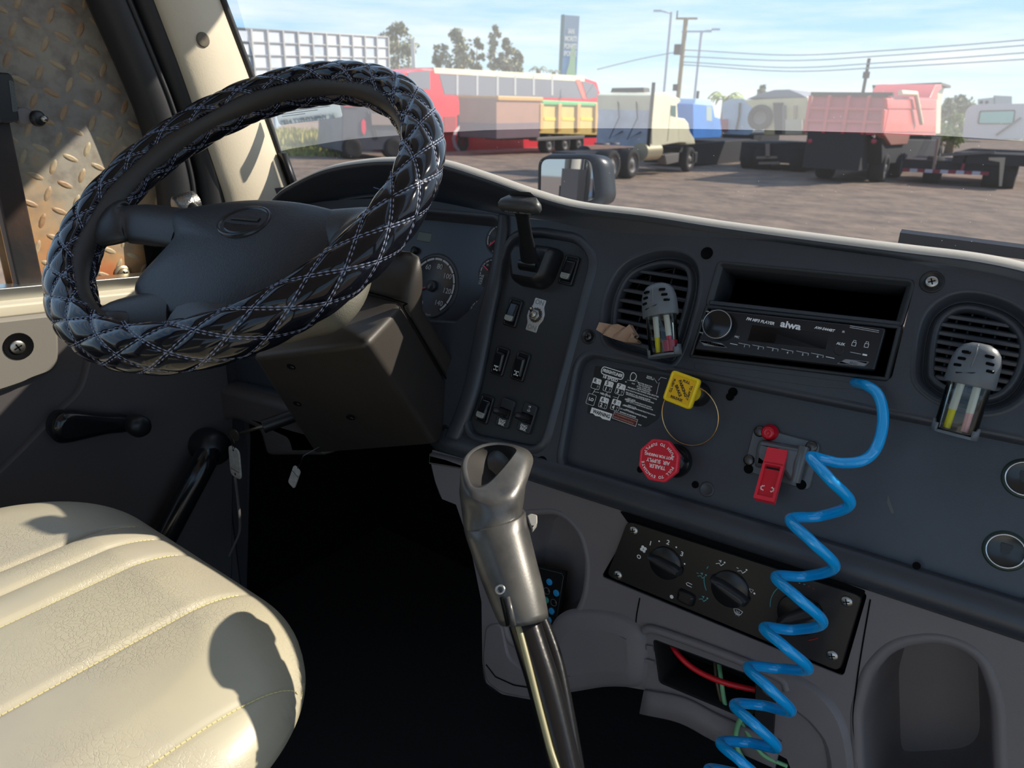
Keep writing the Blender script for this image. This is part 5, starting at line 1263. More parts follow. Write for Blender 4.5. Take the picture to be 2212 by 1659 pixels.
# wires
for nm, mt_, r_, P_ in (('red_wire', mat('red wire', (.65, .01, .02), .35), .0032, [(1445, 1375, -.03), (1462, 1410, -.01), (1500, 1445, -.008), (1560, 1473, -.01), (1640, 1492, -.02), (1690, 1500, -.03)]),
                        ('red_wire', mat('red wire', (.65, .01, .02), .35), .0028, [(1402, 1385, -.01), (1412, 1425, -.012), (1428, 1455, -.02), (1462, 1485, -.04)]),
                        ('green_wire', mat('green wire', (.16, .42, .20), .4), .0026, [(1552, 1425, -.03), (1558, 1470, -.012), (1566, 1520, -.010), (1585, 1580, .0), (1592, 1640, .005), (1620, 1680, .005)]),
                        ('green_wire', mat('green wire', (.16, .42, .20), .4), .0028, [(1628, 1540, -.02), (1606, 1545, .006), (1590, 1580, .010), (1594, 1620, .012), (1620, 1660, .012), (1650, 1690, .01)]),
                        ('green_wire', mat('green wire', (.16, .42, .20), .4), .0022, [(1600, 1560, .0), (1625, 1600, .008), (1650, 1632, .008), (1700, 1655, .0)]),
                        ('brown_wire', mat('brown wire', (.10, .07, .04), .5), .0018, [(1543, 1420, -.03), (1548, 1470, -.012), (1560, 1520, -.012), (1580, 1565, -.01)])):
    P = [L.p(*L.at(x, y, w_), w_) for x, y, w_ in P_]
    lbs = {0: 'thick red wire bowed across the open console bay', 1: 'short red wire at the left end of the bay', 2: 'green wire dropping through the middle of the bay', 3: 'looped green wire behind the hose coils', 4: 'thin green wire trailing to the right under the bay', 5: 'thin brown wire beside the green one'}
    i_ = globals().setdefault('wi', 0); globals()['wi'] = i_+1
    obj('wire', MB().tube(spline(P, 6), r_, 10), mt_, None, label=lbs[i_], cat='wire', group='loose wires in the console bay')

# ---- heater panel
obj('gap_above_panel', MB().relief(L, rnd(L.pts([(1340, 1104), (1392, 1112), (1806, 1252), (1870, 1276), (1864, 1290), (1357, 1128)]), .002), [(0, -.001), (0, .0012)]), M_void, con)
HV = Fr(L.p(0, 0, .004), L.ex, L.ey)
hp_ = thing('heater_panel', 'black heater control panel with three rotary knobs under the dashboard', 'control panel', HV.p(*HV.at(1585, 1290)))
ho = rnd(HV.pts([(1357, 1124), (1864, 1286), (1815, 1450), (1312, 1242)]), [.008]*4)
M_hv = mat('heater black', (.010, .0105, .012), .32)
obj('plate', MB().relief(HV, ho, [(0, -.012), (0, .0012), (-.0008, .002)]), M_hv, hp_)
HW_ = .002
for x, y in ((1369, 1146), (1335, 1242), (1829, 1299), (1798, 1416)): screw('screw', HV.pix(x, y, HW_), .0055, hp_, h=.002)
def knob(px, py, r, ang, lb):
    f = HV.pix(px, py, HW_, ang)
    k_ = obj('knob', MB().lathe(f, [(r*1.04, 0), (r*1.02, .002), (r*.96, .003), (0, .003)], 36, cap0=False, cap1=False), M_hv, hp_, label=lb)
    gr = rnd([(-r*1.12, -r*.10), (-r*.5, -r*.27), (r*.7, -r*.32), (r*1.12, -r*.24), (r*1.12, r*.24), (r*.7, r*.32), (-r*.5, r*.27), (-r*1.12, r*.10)], r*.12, 4)
    obj('grip', MB().relief(f, gr, [(.0005, .002), (0, .006), (-.0012, .010), (-.003, .0118), (-.0045, .0122)]), mat('knob plastic', (.020, .022, .025), .33), k_)
knob(1438, 1216, .0182, R(-8), 'fan speed knob'); knob(1577, 1272, .0195, R(-17), 'air direction knob'); knob(1726, 1327, .0205, R(40), 'temperature knob behind the blue hose')
mb = MB(); mt = MB(); mr = MB()
for x, y, t, s in ((1405, 1174, '1', .0075), (1443, 1172, '2', .0075), (1473, 1197, '3', .0075), (1380, 1203, 'O', .0065)): mb.text(HV.pix(x, y, HW_, R(-3)), 0, 0, t, s, .0001, bold=.00015)
for x, y in ((1424, 1169), (1461, 1182), (1479, 1218)): mb.lathe(HV.pix(x, y, HW_), [(.0010, .0002), (0, .0003)], 12, cap0=False, cap1=False)
mb.lathe(HV.pix(1451, 1289, HW_), [(.0022, .0002), (0, .0003)], 16, cap0=False, cap1=False)
f = HV.pix(1390, 1186, HW_)
for k in range(4): mb.lathe(f.sub(.0024*math.cos(k*PI/2+.5), .0024*math.sin(k*PI/2+.5)), [(.0019, .0002), (0, .0003)], 12, cap0=False, cap1=False)
def seatman(x, y, m_, k):
    f = HV.pix(x, y, HW_, R(-4)); m_.tube([f.p(-.0042, -.0022, .0002), f.p(-.001, -.0002, .0002), f.p(.0012, -.0022, .0002), f.p(.0036, .0012, .0002)], .0005, 5); m_.lathe(f.sub(.0040, .0030), [(.0010, .0002), (0, .0003)], 10, cap0=False, cap1=False)
    if k & 1: m_.box(f, -.0022, .0004, .0022, .0029, 0, .0003); m_.box(f, -.0006, .0004, .0012, .0038, 0, .0003)
    if k & 2: m_.box(f, -.0062, -.0040, .0005, .0011, 0, .0003)
seatman(1556, 1217, mb, 1); seatman(1603, 1233, mb, 2); seatman(1516, 1244, mt, 3); seatman(1519, 1294, mt, 1)
f = HV.pix(1626, 1278, HW_); mb.lathe(f.sub(.002, -.0012), [(.0011, .0002), (0, .0003)], 10, cap0=False, cap1=False); mb.tube([f.p(-.004, .0015, .0002), f.p(-.001, -.0016, .0002), f.p(.0005, .002, .0002), f.p(-.004, .0018, .0002)], .0003, 4)
f = HV.pix(1594, 1322, HW_); mb.tube([f.p(u, v, .0003) for u, v in ((-.0048, .0022), (0, .0034), (.0048, .0022), (.0030, -.0020), (0, -.0028), (-.0030, -.0020))], .00035, 5, closed=True)
for u in (-.0016, 0, .0016): mb.tube([f.p(u, -.0040, .0003), f.p(u+.0006, -.0024, .0003), f.p(u-.0004, -.0006, .0003), f.p(u, .0012, .0003)], .0003, 4)
f = HV.pix(1489, 1262, HW_, R(-4)); mb.tube([f.p(u, v, .0003) for u, v in ((.0035, -.002), (-.002, -.002), (-.0035, -.0004), (-.002, .0012), (.003, .0012))], .0004, 5)
def arc(x, y, r, a0, a1, m_, wd):
    f = HV.pix(x, y, HW_); m_.tube([f.p(r*math.cos(R(a0+(a1-a0)*k/16)), r*math.sin(R(a0+(a1-a0)*k/16)), .0003) for k in range(17)], wd, 6, flat=.3)
arc(1578, 1263, .0285, 185, 215, mt, .0012); arc(1578, 1263, .0285, 158, 164, mt, .0014); arc(1728, 1320, .0290, 125, 195, mt, .0012); arc(1728, 1320, .029, -62, -42, mr, .0014)
for k, m_ in ((0, mt), (1, mt), (2, mr), (3, mr)): arc(1728, 1320, .029, 104-9*k, 101-9*k, m_, .0010)
obj('print', mb, M_print, hp_); obj('cold_scale', mt, mat('teal print', (.10, .42, .45), .5), hp_); obj('hot_scale', mr, mat('red print', (.42, .03, .03), .5), hp_)
f = HV.pix(1483, 1290, HW_, R(-4)); obj('push_button', MB().relief(f, rrect(.019, .0135, .004), [(.001, 0), (0, .003), (-.001, .006), (-.0035, .0072)]), M_hv, hp_)

# ---- remote control in the left well
rmf = Fr(L.p(0, 0, -.035), L.ex, L.ey)
rcx = rmf.pts([(1130, 1215), (1222, 1236), (1196, 1400), (1110, 1380)])
rc_ = thing('remote_control', 'slim black remote control with blue buttons standing in the console well', 'remote control', rmf.p(*rmf.at(1150, 1400)))
obj('body', MB().relief(rmf, rnd(rcx, .004), [(0, -.006), (0, -.001), (-.001, 0)]), mat('remote body', (.008, .009, .011), .3), rc_)
obj('edge_line', MB().tube([rmf.p(*rmf.at(x, y, .0003), .0003) for x, y in [(1165, 1227), (1214, 1239), (1217, 1246), (1196, 1375)]], .0004, 5), mat('remote line', (.08, .10, .10), .4), rc_)
M_bb = mat('blue button', (.01, .28, .62), .45)
mbk = MB()
for i, (x, y, m_) in enumerate(((1187, 1257, 1), (1202, 1281, 1), (1182, 1276, 0), (1197, 1301, 0), (1192, 1320, 1), (1186, 1339, 1), (1180, 1296, 2))):
    f = rmf.pix(x, y); b_ = obj('button', MB().lathe(f, [(.0046, 0), (.0046, .0008), (.004, .0012), (0, .0012)], 22, cap0=False, cap1=False), M_bb if m_ == 1 else (M_gloss if m_ == 0 else mat('green button', (.02, .25, .22), .4)), rc_)
    if not m_: obj('button_ring', MB().tube([f.p(.0046*math.cos(2*PI*k/20), .0046*math.sin(2*PI*k/20), .0012) for k in range(20)], .0003, 5, closed=True), mat('ring grey', (.2, .22, .22), .4), rc_)

# ================================================================== coiled hose
hk = [(1838, 824, .745, 0), (1852, 828, .722, 0), (1874, 834, .700, 0), (1896, 852, .690, 0), (1907, 890, .680, 0), (1904, 935, .668, 0), (1888, 975, .655, 0), (1860, 996, .640, 0), (1815, 1000, .632, 0), (1780, 993, .625, 0)]
apL = [(1751, 988), (1707, 1122), (1676, 1246), (1650, 1356), (1616, 1441), (1586, 1522), (1556, 1604), (1530, 1662), (1505, 1730)]
apR = [(1836, 1090), (1803, 1226), (1777, 1347), (1746, 1447), (1709, 1538), (1678, 1616), (1645, 1690), (1620, 1750)]
yA, yB = .610, .52
keys = []
for x, y, Y, _ in hk: keys.append(YP(Y).p(*YP(Y).at(x, y)))
N_ = len(apR)
for i in range(N_):
    Y = yA+(yB-yA)*i/N_; rad_ = abs(apR[i][0]-apL[i][0])/F*.72*.5; back = rad_*.9
    lx, ly = apL[i]; rx_, ry_ = apR[i]; nx, ny = apL[i+1]
    for (x, y), w_ in (((lx, ly), 0), ((lx*.53+rx_*.47, ly*.55+ry_*.45), -1), ((rx_, ry_-2), 0), ((rx_*.5+nx*.5, (ry_+ny)*.5+(9 if i < 3 else 0)-(6 if i > 3 else 0)), 1)):
        Yk = Y+w_*back; fr2 = YP(Yk); keys.append(fr2.p(*fr2.at(x, y)))
keys += [keys[-1]+Vector((.01, .0, -.06)), keys[-1]+Vector((.02, .02, -.20)), Vector((keys[-1].x+.03, keys[-1].y+.03, -.992))]
hs_ = thing('coiled_hose', 'bright blue coiled air hose hanging down across the right of the console', 'hose', keys[len(keys)//2])
obj('hose', MB().tube(spline(keys, 12), .0049, 16), mat('blue hose', (.002, .40, .92), .16, coat=.5, spec=.6), hs_)

# ================================================================== gear lever
def lathe_px(stations, n=40):
    pass
KD = .652
kv = ray(1072, 1080)
KF = Fr(kv*KD, RT, UP)                                   # local frame of the knob: right, up, toward the driver's eye
KF = Fr(kv*KD, RT-kv*RT.dot(kv), (UP-kv*UP.dot(kv)).normalized()+kv*.32)
def kr(keys_, n=48):
    """smooth ring through 8 measured points (pixel, depth toward viewer)"""
    P = [KF.p(*KF.at(x, y, w_), w_) for x, y, w_ in keys_]; return spline(P, n//len(P), True)
gl = thing('gear_lever', 'tall worn gear lever with a broken hollow knob in front of the console', 'gear lever', KF.p(*KF.at(1215, 1640, 0), 0))
M_knob = mat('worn knob plastic', (.095, .092, .084), .36, bump=.15, bs=600, dist=.0003, c2=(.032, .032, .034), vs_=22, coat=.25, cr=.22)
def er(cx_, cy_, hx, dz, tilt=0, dy=0):
    """elliptic ring round the lever: half width hx px, depth dz m; tilt drops the near side"""
    out = []
    for k in range(8):
        t = 2*PI*k/8; out.append((cx_+hx*math.cos(t), cy_+tilt*-math.sin(t)*-1*0 + dy*math.cos(t) + (-tilt)*math.sin(-t)*-1, -dz*math.sin(t)*-1))
    return out
def R8(cx_, cy_, hx, dz, near, dy=0):
    """8 keys: t=0 right; t=90 far; t=180 left; t=270 near. near = px the near side sits lower"""
    return [(cx_+hx*math.cos(2*PI*k/8), cy_+dy*math.cos(2*PI*k/8)-near*math.sin(2*PI*k/8), -dz*math.sin(2*PI*k/8)) for k in range(8)]
open_ = [(1109, 985, .002), (1112, 968, -.012), (1078, 961, -.026), (1040, 967, -.022), (1016, 984, -.008), (1009, 1012, .008), (1022, 1050, .022), (1056, 1044, .018)]
shou = [(1149, 1008, .000), (1140, 972, -.016), (1082, 957, -.032), (1033, 963, -.026), (1001, 990, -.006), (997, 1030, .012), (1022, 1078, .028), (1100, 1060, .024)]
ins = [(x*.9+1060*.1, y*.9+1010*.1, w_-.004) for x, y, w_ in open_]
deep = [(1090+14*math.cos(2*PI*k/8), 1045-12*math.sin(2*PI*k/8), -.02-.012*math.sin(2*PI*k/8)) for k in range(8)]
mouth = [kr(R8(1067, 1136, 62, .024, 14, -14)), kr(R8(1064, 1122, 63, .0245, 14, -12)), kr(R8(1064, 1095, 67, .026, 14, -8)), kr([(1136, 1048, 0), (1120, 1030, -.02), (1070, 1020, -.030), (1015, 1035, -.022), (992, 1058, 0), (1004, 1082, .020), (1050, 1092, .031), (1112, 1078, .024)]), kr(shou)]
mouth.append([a.lerp(b, .55) + KF.ez*.0015 + KF.ey*.001 for a, b in zip(kr(shou), kr(open_))]); mouth.append(kr(open_)); mouth.append(kr(ins)); 
dp_ = kr(deep); mouth.append([a.lerp(b, .5)-KF.ez*.006 for a, b in zip(kr(ins), dp_)]); mouth.append(dp_)
obj('knob', MB().rings(mouth[:7]), M_knob, gl, label='hollow worn knob, its cap missing')
obj('knob_inside', MB().rings(mouth[6:], cap1=True), mat('knob inside', (.012, .010, .009), .7), gl)
sl = [kr(R8(1069, 1122, 64.5, .0255, 15, -18)), kr(R8(1069, 1126, 67, .0265, 15, -18)), kr(R8(1074, 1150, 66, .026, 15, -16)), kr(R8(1093, 1215, 64, .025, 14, -12)), kr(R8(1112, 1275, 61, .024, 13, -10)), kr(R8(1127, 1325, 56, .022, 12, -8)), kr(R8(1132, 1340, 53, .0215, 12, -8)), kr(R8(1132, 1338, 44, .018, 10, -7)), kr(R8(1120, 1290, 44, .018, 10, -7))]
sl0 = [kr(R8(1067, 1128, 55, .021, 12, -15))]
obj('sleeve', MB().rings(sl0+sl), M_knob, gl, label='worn grey sleeve below the knob')
bf_ = KF.pix(1081, 1274, .0225, R(10), R(0), R(-14))
obj('eyelet', MB().lathe(bf_, [(.0042, 0), (.0042, .0016), (.003, .002), (.0024, .0014), (.0022, -.001), (0, -.001)], 20, cap0=False, cap1=False), M_steel, gl)
mb = MB(); P = [KF.p(*KF.at(x, y, w_), w_) for x, y, w_ in ((1083, 1290, .0225), (1090, 1320, .022), (1097, 1352, .0195))]
obj('slot', MB().tube(P, .0016, 8), M_void, gl); obj('slot_rib', MB().tube([p+KF.ex*.005 for p in P], .0022, 8), M_knob, gl)
sf_ = KF.pix(1142, 1124, -.004)
obj('selector_button', MB().relief(sf_, rnd([(0, -.004), (.003, -.010), (.0075, -.004), (.0075, .0035), (.002, .005), (-.002, .003)], .0015), [(0, -.006), (0, .004), (-.001, .006)]), mat('pale selector', (.40, .39, .36), .45), gl, label='pale grey range selector button')
f0 = lambda x, y, w_: KF.p(*KF.at(x, y, w_), w_)
tail = lambda q, e_: [q.lerp(e_, t) for t in (.12, .3, .6, 1)]
_q = f0(1240, 1800, 0); LB = Vector((_q.x+.01, _q.y-.03, -.985))
obj('boot', MB().lathe(Fr((LB.x, LB.y, -1.0), (1, 0, 0), (0, 1, 0)), [(.09, 0), (.085, .015), (.06, .03), (.045, .06), (.03, .07), (.028, .10)], 24), M_rubber, gl)
rodm = mat('lever enamel', (.010, .010, .011), .2, bump=.1, bs=200)
obj('lever_rod', MB().tube(spline([f0(1125, 1320, 0), f0(1150, 1400, 0), f0(1175, 1480, 0), f0(1205, 1600, 0), f0(1230, 1720, -.0), f0(1240, 1800, -.0)] + tail(f0(1240, 1800, 0), LB), 5), .0135, 20), rodm, gl)
obj('guide_rod', MB().tube(spline([f0(1158, 1320, -.012), f0(1180, 1372, -.014), f0(1202, 1440, -.014), f0(1222, 1540, -.012), f0(1246, 1680, -.01), f0(1262, 1800, -.01)] + tail(f0(1262, 1800, -.01), LB+Vector((.025, 0, 0))), 5), .0072, 14), rodm, gl)
obj('air_line', MB().tube(spline([f0(1112, 1330, .012), f0(1122, 1362, .013), f0(1140, 1430, .014), f0(1160, 1510, .014), f0(1186, 1610, .015), f0(1215, 1720, .015)] + tail(f0(1215, 1720, .015), LB+Vector((-.02, -.01, 0))), 5), .0026, 10), mat('cream tube', lin(150, 145, 110), .4), gl, label='thin cream air line running down the lever')
# pedals in the footwell
for x, X, lb in ((-.60, 0, 'clutch pedal, left of the two dim pedals'), (-.44, 1, 'brake pedal, right of the two dim pedals')):
    f = Fr((x, .86, -.80), (1, 0, 0), (0, .55, .8)); p_ = thing('pedal', lb, 'pedal', f.p(0, 0))
    obj('pad', MB().relief(f, rrect(.085, .10, .012), [(0, -.01), (0, 0), (-.003, .003)]), M_blk, p_)
    mb = MB()
    for k in range(6): mb.box(f, -.034, .034, -.042+.015*k, -.036+.015*k, .002, .005)
    obj('tread', mb, M_floor, p_); obj('arm', MB().tube([f.p(0, .03, -.01), Vector((x, 1.0, -.45))], .012, 12), M_blk, p_)
# ---- diamond plate over the front quarter of the door window
XD = XP-.075
pf = DR(XD)
yb0 = pf.at(70, 640)[0]-.03
plq = [(yb0, bz(yb0)-.03), (.74, bz(.74)-.04), (.70, .1), (.62, .52), (.45, .60), (yb0, .60)]
M_rust = bpy.data.materials.new('rusty tread plate'); M_rust.use_nodes = True; n = M_rust.node_tree; b = n.nodes['Principled BSDF']
t = n.nodes.new('ShaderNodeTexCoord'); x1_ = n.nodes.new('ShaderNodeTexNoise'); x1_.inputs['Scale'].default_value = 5; x1_.inputs['Detail'].default_value = 8; x1_.inputs['Roughness'].default_value = .65
x2_ = n.nodes.new('ShaderNodeTexNoise'); x2_.inputs['Scale'].default_value = 40; x2_.inputs['Detail'].default_value = 6
sx_ = n.nodes.new('ShaderNodeSeparateXYZ'); n.links.new(t.outputs['Object'], sx_.inputs[0]); n.links.new(t.outputs['Object'], x1_.inputs[0]); n.links.new(t.outputs['Object'], x2_.inputs[0])
mrz = n.nodes.new('ShaderNodeMapRange'); mrz.inputs['From Min'].default_value = .5; mrz.inputs['From Max'].default_value = 0; mrz.inputs['To Min'].default_value = -.10; mrz.inputs['To Max'].default_value = .22; n.links.new(sx_.outputs['Z'], mrz.inputs['Value'])
ad = n.nodes.new('ShaderNodeMath'); ad.operation = 'ADD'; n.links.new(x1_.outputs['Fac'], ad.inputs[0]); n.links.new(mrz.outputs[0], ad.inputs[1])
cr_ = n.nodes.new('ShaderNodeValToRGB'); e = cr_.color_ramp.elements; e[0].position = .42; e[0].color = lin(138, 134, 130); e[1].position = .78; e[1].color = lin(176, 104, 60)
q = e.new(.56); q.color = lin(158, 152, 138); q = e.new(.66); q.color = lin(176, 140, 100); n.links.new(ad.outputs[0], cr_.inputs[0])
mx = n.nodes.new('ShaderNodeMixRGB'); mx.blend_type = 'MULTIPLY'; mx.inputs[0].default_value = .5
c2_ = n.nodes.new('ShaderNodeValToRGB'); c2_.color_ramp.elements[0].position = .3; c2_.color_ramp.elements[0].color = (.45, .35, .28, 1); c2_.color_ramp.elements[1].position = .55; n.links.new(x2_.outputs['Fac'], c2_.inputs[0])
n.links.new(cr_.outputs[0], mx.inputs[1]); n.links.new(c2_.outputs[0], mx.inputs[2]); n.links.new(mx.outputs[0], b.inputs['Base Color']); b.inputs['Roughness'].default_value = .72
bu = n.nodes.new('ShaderNodeBump'); bu.inputs['Strength'].default_value = .4; bu.inputs['Distance'].default_value = .001; n.links.new(x2_.outputs['Fac'], bu.inputs['Height']); n.links.new(bu.outputs[0], b.inputs['Normal'])
tp_ = thing('diamond_plate', "rust-stained steel tread plate bolted over the front of the driver's window", 'metal plate', pf.p(.6, bz(.6)))
obj('sheet', MB().plate(pf, plq, [], -.003, 0), M_rust, tp_)
mb = MB()
def inpoly(u, v):
    c = False
    for i in range(len(plq)):
        a, b_ = plq[i-1], plq[i]
        if (a[1] > v) != (b_[1] > v) and u < (b_[0]-a[0])*(v-a[1])/(b_[1]-a[1])+a[0]: c = not c
    return c
s_ = .029; ta = R(24)
for i in range(-60, 60):
    for j in range(-60, 60):
        u0_ = i*s_; v0_ = j*s_; u = .5+u0_*math.cos(ta)-v0_*math.sin(ta)*1; v = .1+u0_*math.sin(ta)+v0_*math.cos(ta)
        if not inpoly(u, v) or not inpoly(u+.015, v+.01) or not inpoly(u-.012, v): continue
        f = pf.sub(u, v, 0, ta+(R(38) if (i+j) % 2 else R(-52)))
        mb.rings([[f.p(.0125*k*math.cos(a_), .0045*k*math.sin(a_), h_) for a_ in [2*PI*q_/10 for q_ in range(10)]] for k, h_ in ((1, -.0001), (.82, .0008), (.5, .0013))], cap1=True)
obj('tread', mb, mat('highlit tread', lin(176, 166, 140), .5, c2=lin(150, 112, 80), vs_=12, bump=.5, bs=300, dist=.0006), tp_, kind='stuff', label='raised lozenges, their highlight put into a paler colour')  # paler than the sheet to paint in the highlight on each lozenge
f = pf.pix(265, 590, .0); screw('bolt', f, .014, tp_, mt=mat('plated bolt', (.45, .40, .28), .4, .8), h=.003); screw('bolt_head', f.sub(0, 0, .003), .009, tp_, mt=MC['plated bolt'], h=.004)
# latch at the window bar
lfm = DR(XB+.012)
la = thing('window_latch', 'black mesh-faced window latch with a round knob at the left edge', 'latch', lfm.p(*lfm.at(10, 260)))
q = rnd(lfm.pts([(-12, 156), (16, 158), (24, 172), (34, 262), (-4, 268), (-14, 250)]), .004)
obj('body', MB().relief(lfm, q, [(0, -.015), (0, .008), (-.002, .012)]), M_blk, la)
obj('mesh_insert', MB().relief(lfm, rnd(lfm.pts([(10, 172), (20, 175), (31, 240), (19, 242)]), .002), [(0, .01), (0, .0125)]), mat('wire mesh', (.10, .11, .11), .4, .5, bump=1, bs=600, dist=.001), la)
q = rnd(lfm.pts([(30, 232), (50, 230), (74, 243), (84, 258), (76, 268), (36, 268)]), .005)
obj('lever_arm', MB().relief(lfm, q, [(0, -.006), (0, .004), (-.002, .006)]), M_grey, la)
f = lfm.pix(78, 256, .004, 0, 0, R(20)); obj('knob', MB().lathe(f, [(.0105, 0), (.0105, .006), (.008, .008), (0, .008)], 20, cap0=False, cap1=False), M_blk, la); obj('pin', MB().lathe(f.sub(.003, 0, .008), [(.004, 0), (.004, .006), (0, .007)], 14, cap0=False, cap1=False), M_steel, la)
# ================================================================== outside
GZ = -2.3
def ad(x, y, d):
    """point on the sight line at horizontal distance d"""
    r = ray(x, y); return r*(d/math.hypot(r.x, r.y))
def span(xa, da, xb, db, y=240):
    a, b = ad(xa, y, da), ad(xb, y, db); a.z = b.z = 0; return Fr(a, b-a, (0, 0, 1))
M_ground = mat('yard gravel', lin(158, 134, 112), .95, bump=1, bs=1.6, dist=.12, c2=lin(116, 98, 84), vs_=.9)
struct('ground', MB().box(ZP(GZ), -400, 400, -300, 500, -.05, 0), M_ground, 'open brown gravel yard', cat='ground')
M_tyre = mat('tyre', (.022, .020, .019), .85, bump=.3, bs=30, dist=.01); M_rim = mat('dusty rim', (.16, .15, .14), .6, .3)
M_chas = mat('chassis black', (.018, .018, .022), .7); M_gls = mat('vehicle glass', (.02, .03, .035), .08, spec=.8)
def wheel(t, X, y, r=.52, wd=.3, side=1):
    f = Fr((X, y, GZ+r), (0, 1, 0), (0, 0, 1)); 
    w = obj('wheel', MB().lathe(f, [(r*.58, -wd*.1), (r*.60, 0), (r*.9, .0), (r*.98, -wd*.12), (r, -wd*.3), (r, -wd*.8), (r*.9, -wd), (0, -wd)], 28, cap0=False, cap1=False), M_tyre, t)
    obj('rim', MB().lathe(f, [(r*.60, -.01), (r*.55, -.05), (r*.3, -.09), (r*.22, -.02), (0, -.02)], 24, cap0=False, cap1=False), M_rim, w)
    return w
def paint(n, c, rough=.4): return mat(n, c, rough, coat=.2, var=.12, vs_=1.2)
def side(t, name, X, px, mt, wd, lab=None, bev=.04, w1=0): return obj(name, MB().plate(DR(X), DR(X).pts(px), [], -wd, w1), mt, t, label=lab, bevel=bev)

# white sleeper tractor
X = -13.2; d = DR(X); g = lambda x, y: d.at(x, y)
t = thing('semi_truck', 'cream sleeper truck in the yard, seen from behind with twin rear axles', 'truck', (X-1.2, 28, GZ))
cream = paint('truck cream', lin(228, 222, 190))
yr = g(1408, 250)[0]
side(t, 'sleeper_cab', X, [(1408, 318), (1408, 206), (1418, 200), (1440, 199), (1468, 212), (1471, 219), (1463, 226), (1465, 256), (1467, 308)], cream, 2.4)
side(t, 'hood', X-.05, [(1464, 254), (1480, 256), (1488, 266), (1491, 284), (1501, 300), (1503, 312), (1484, 313), (1480, 309), (1466, 309)], cream, 2.2, bev=.08)
obj('side_window', MB().plate(DR(X+.01), DR(X+.01).pts([(1449, 228), (1460, 228), (1460, 253), (1449, 250)]), [], -.02, .0), mat('green glass', (.03, .10, .09), .1), t)
obj('door_gap', MB().box(DR(X+.005), g(1447, 250)[0]-.02, g(1447, 250)[0], g(1447, 305)[1], g(1447, 225)[1], 0, .004), M_chas, t)
obj('exhaust_stack', MB().tube([Vector((X+.02, yr-.12, g(1411, 178)[1])), Vector((X+.02, yr-.12, g(1411, 318)[1]))], .07, 12), M_chas, t)
obj('cab_back_frame', MB().box(YP(yr-.02), X-2.35, X-.05, g(1408, 318)[1], g(1408, 206)[1], 0, .02), mat('shaded cab back', lin(196, 198, 206), .5, var=.2, vs_=2), t)  # grey-blue sheet over the cream back, the shade of that face in its colour
mb = MB(); bz0 = g(1408, 250)[1]
for k, (u, v) in enumerate(((-1.5, .9), (-.7, .9))): mb.tube([Vector((X+u, yr-.06, bz0+v*.7)), Vector((X+u+.2, yr-.2, bz0-.1)), Vector((X+u-.15, yr-.25, bz0-.9)), Vector((X+u+.35, yr-.1, bz0-.6))], .025, 8)
obj('air_lines', mb, M_chas, t)
obj('frame_rail', MB().box(DR(X-.6), g(1300, 350)[0]-.8, g(1500, 350)[0], GZ+.75, GZ+1.0, -1.0, 0), M_chas, t)
obj('fuel_tank', MB().tube([Vector((X-.2, g(1392, 340)[0], GZ+.95)), Vector((X-.2, g(1424, 340)[0], GZ+.95))], .34, 20), mat('tank alloy', lin(190, 180, 150), .35, .5), t)
for x in (1324, 1366): wheel(t, X, g(x, 388)[0], .55, .6)
wheel(t, X, g(1490, 366)[0], .52, .3); wheel(t, X-2.1, g(1366, 388)[0], .55, .3)
mb = MB()
for x in (1345, 1366): mb.lathe(Fr((X-.9, g(x, 330)[0], GZ+1.22), (1, 0, 0), (0, 1, 0)), [(.3, 0), (.3, .06), (0, .06)], 18)
obj('coupling_plate', mb, M_rim, t)
side(t, 'step_box', X+.02, [(1436, 335), (1468, 330), (1466, 350), (1440, 356)], M_rim, .4)
side(t, 'bumper', X, [(1496, 330), (1508, 328), (1506, 352), (1494, 352)], M_chas, 2.3)
obj('roof_deflector', MB().plate(YP(yr+.4), YP(yr+.4).pts([(1322, 190), (1390, 189), (1392, 203), (1318, 203)]), [], -.5, 0), M_chas, t, label='dark deflector on the roof')

# three-axle tipper trailer
X = -25.; d = DR(X); g = lambda x, y: d.at(x, y)
t = thing('tipper_trailer', 'yellow ribbed tipper trailer with a green top rail and brown front section', 'trailer', (X-1.2, 36, GZ))
side(t, 'yellow_body', X, [(1168, 218), (1312, 224), (1312, 292), (1165, 288)], paint('trailer yellow', lin(222, 190, 110)), 2.5)
side(t, 'brown_body', X+.1, [(1072, 212), (1172, 216), (1166, 296), (1072, 300)], paint('trailer brown', lin(168, 128, 108)), 2.6)
side(t, 'orange_rail', X+.2, [(1076, 207), (1174, 210), (1174, 219), (1076, 217)], paint('rail orange', lin(214, 160, 90)), 2.8)
side(t, 'green_rail', X+.12, [(1172, 216), (1312, 222), (1312, 230), (1172, 226)], paint('rail green', lin(110, 190, 120)), 2.7)
side(t, 'grey_skirt', X+.12, [(1072, 266), (1166, 264), (1166, 296), (1072, 300)], paint('skirt grey', lin(120, 100, 105)), 2.6)
for x in (1168, 1207, 1248, 1287): side(t, 'rib', X+.15, [(x, 224), (x+7, 224), (x+5, 283), (x-1, 282)], paint('rib ochre', lin(214, 168, 100)), .2, bev=.02)
mb = MB()
for a, b in ((1176, 1204), (1214, 1244), (1255, 1284), (1294, 1310)): mb.plate(DR(X+.03), DR(X+.03).pts([(a, 253), (b, 254), (b, 261), (a, 260)]), [], -.02, 0)
obj('yellow_stripe', mb, paint('bright yellow', lin(232, 205, 70)), t)
obj('frame_rail', MB().box(DR(X-.5), g(1100, 300)[0], g(1330, 300)[0], GZ+.8, GZ+1.1, -1.2, 0), M_chas, t)
for x in (1188, 1222, 1252): wheel(t, X, g(x, 330)[0], .52, .6)
side(t, 'mudguard', X+.05, [(1158, 297), (1264, 292), (1262, 300), (1160, 305)], M_rim, .6)

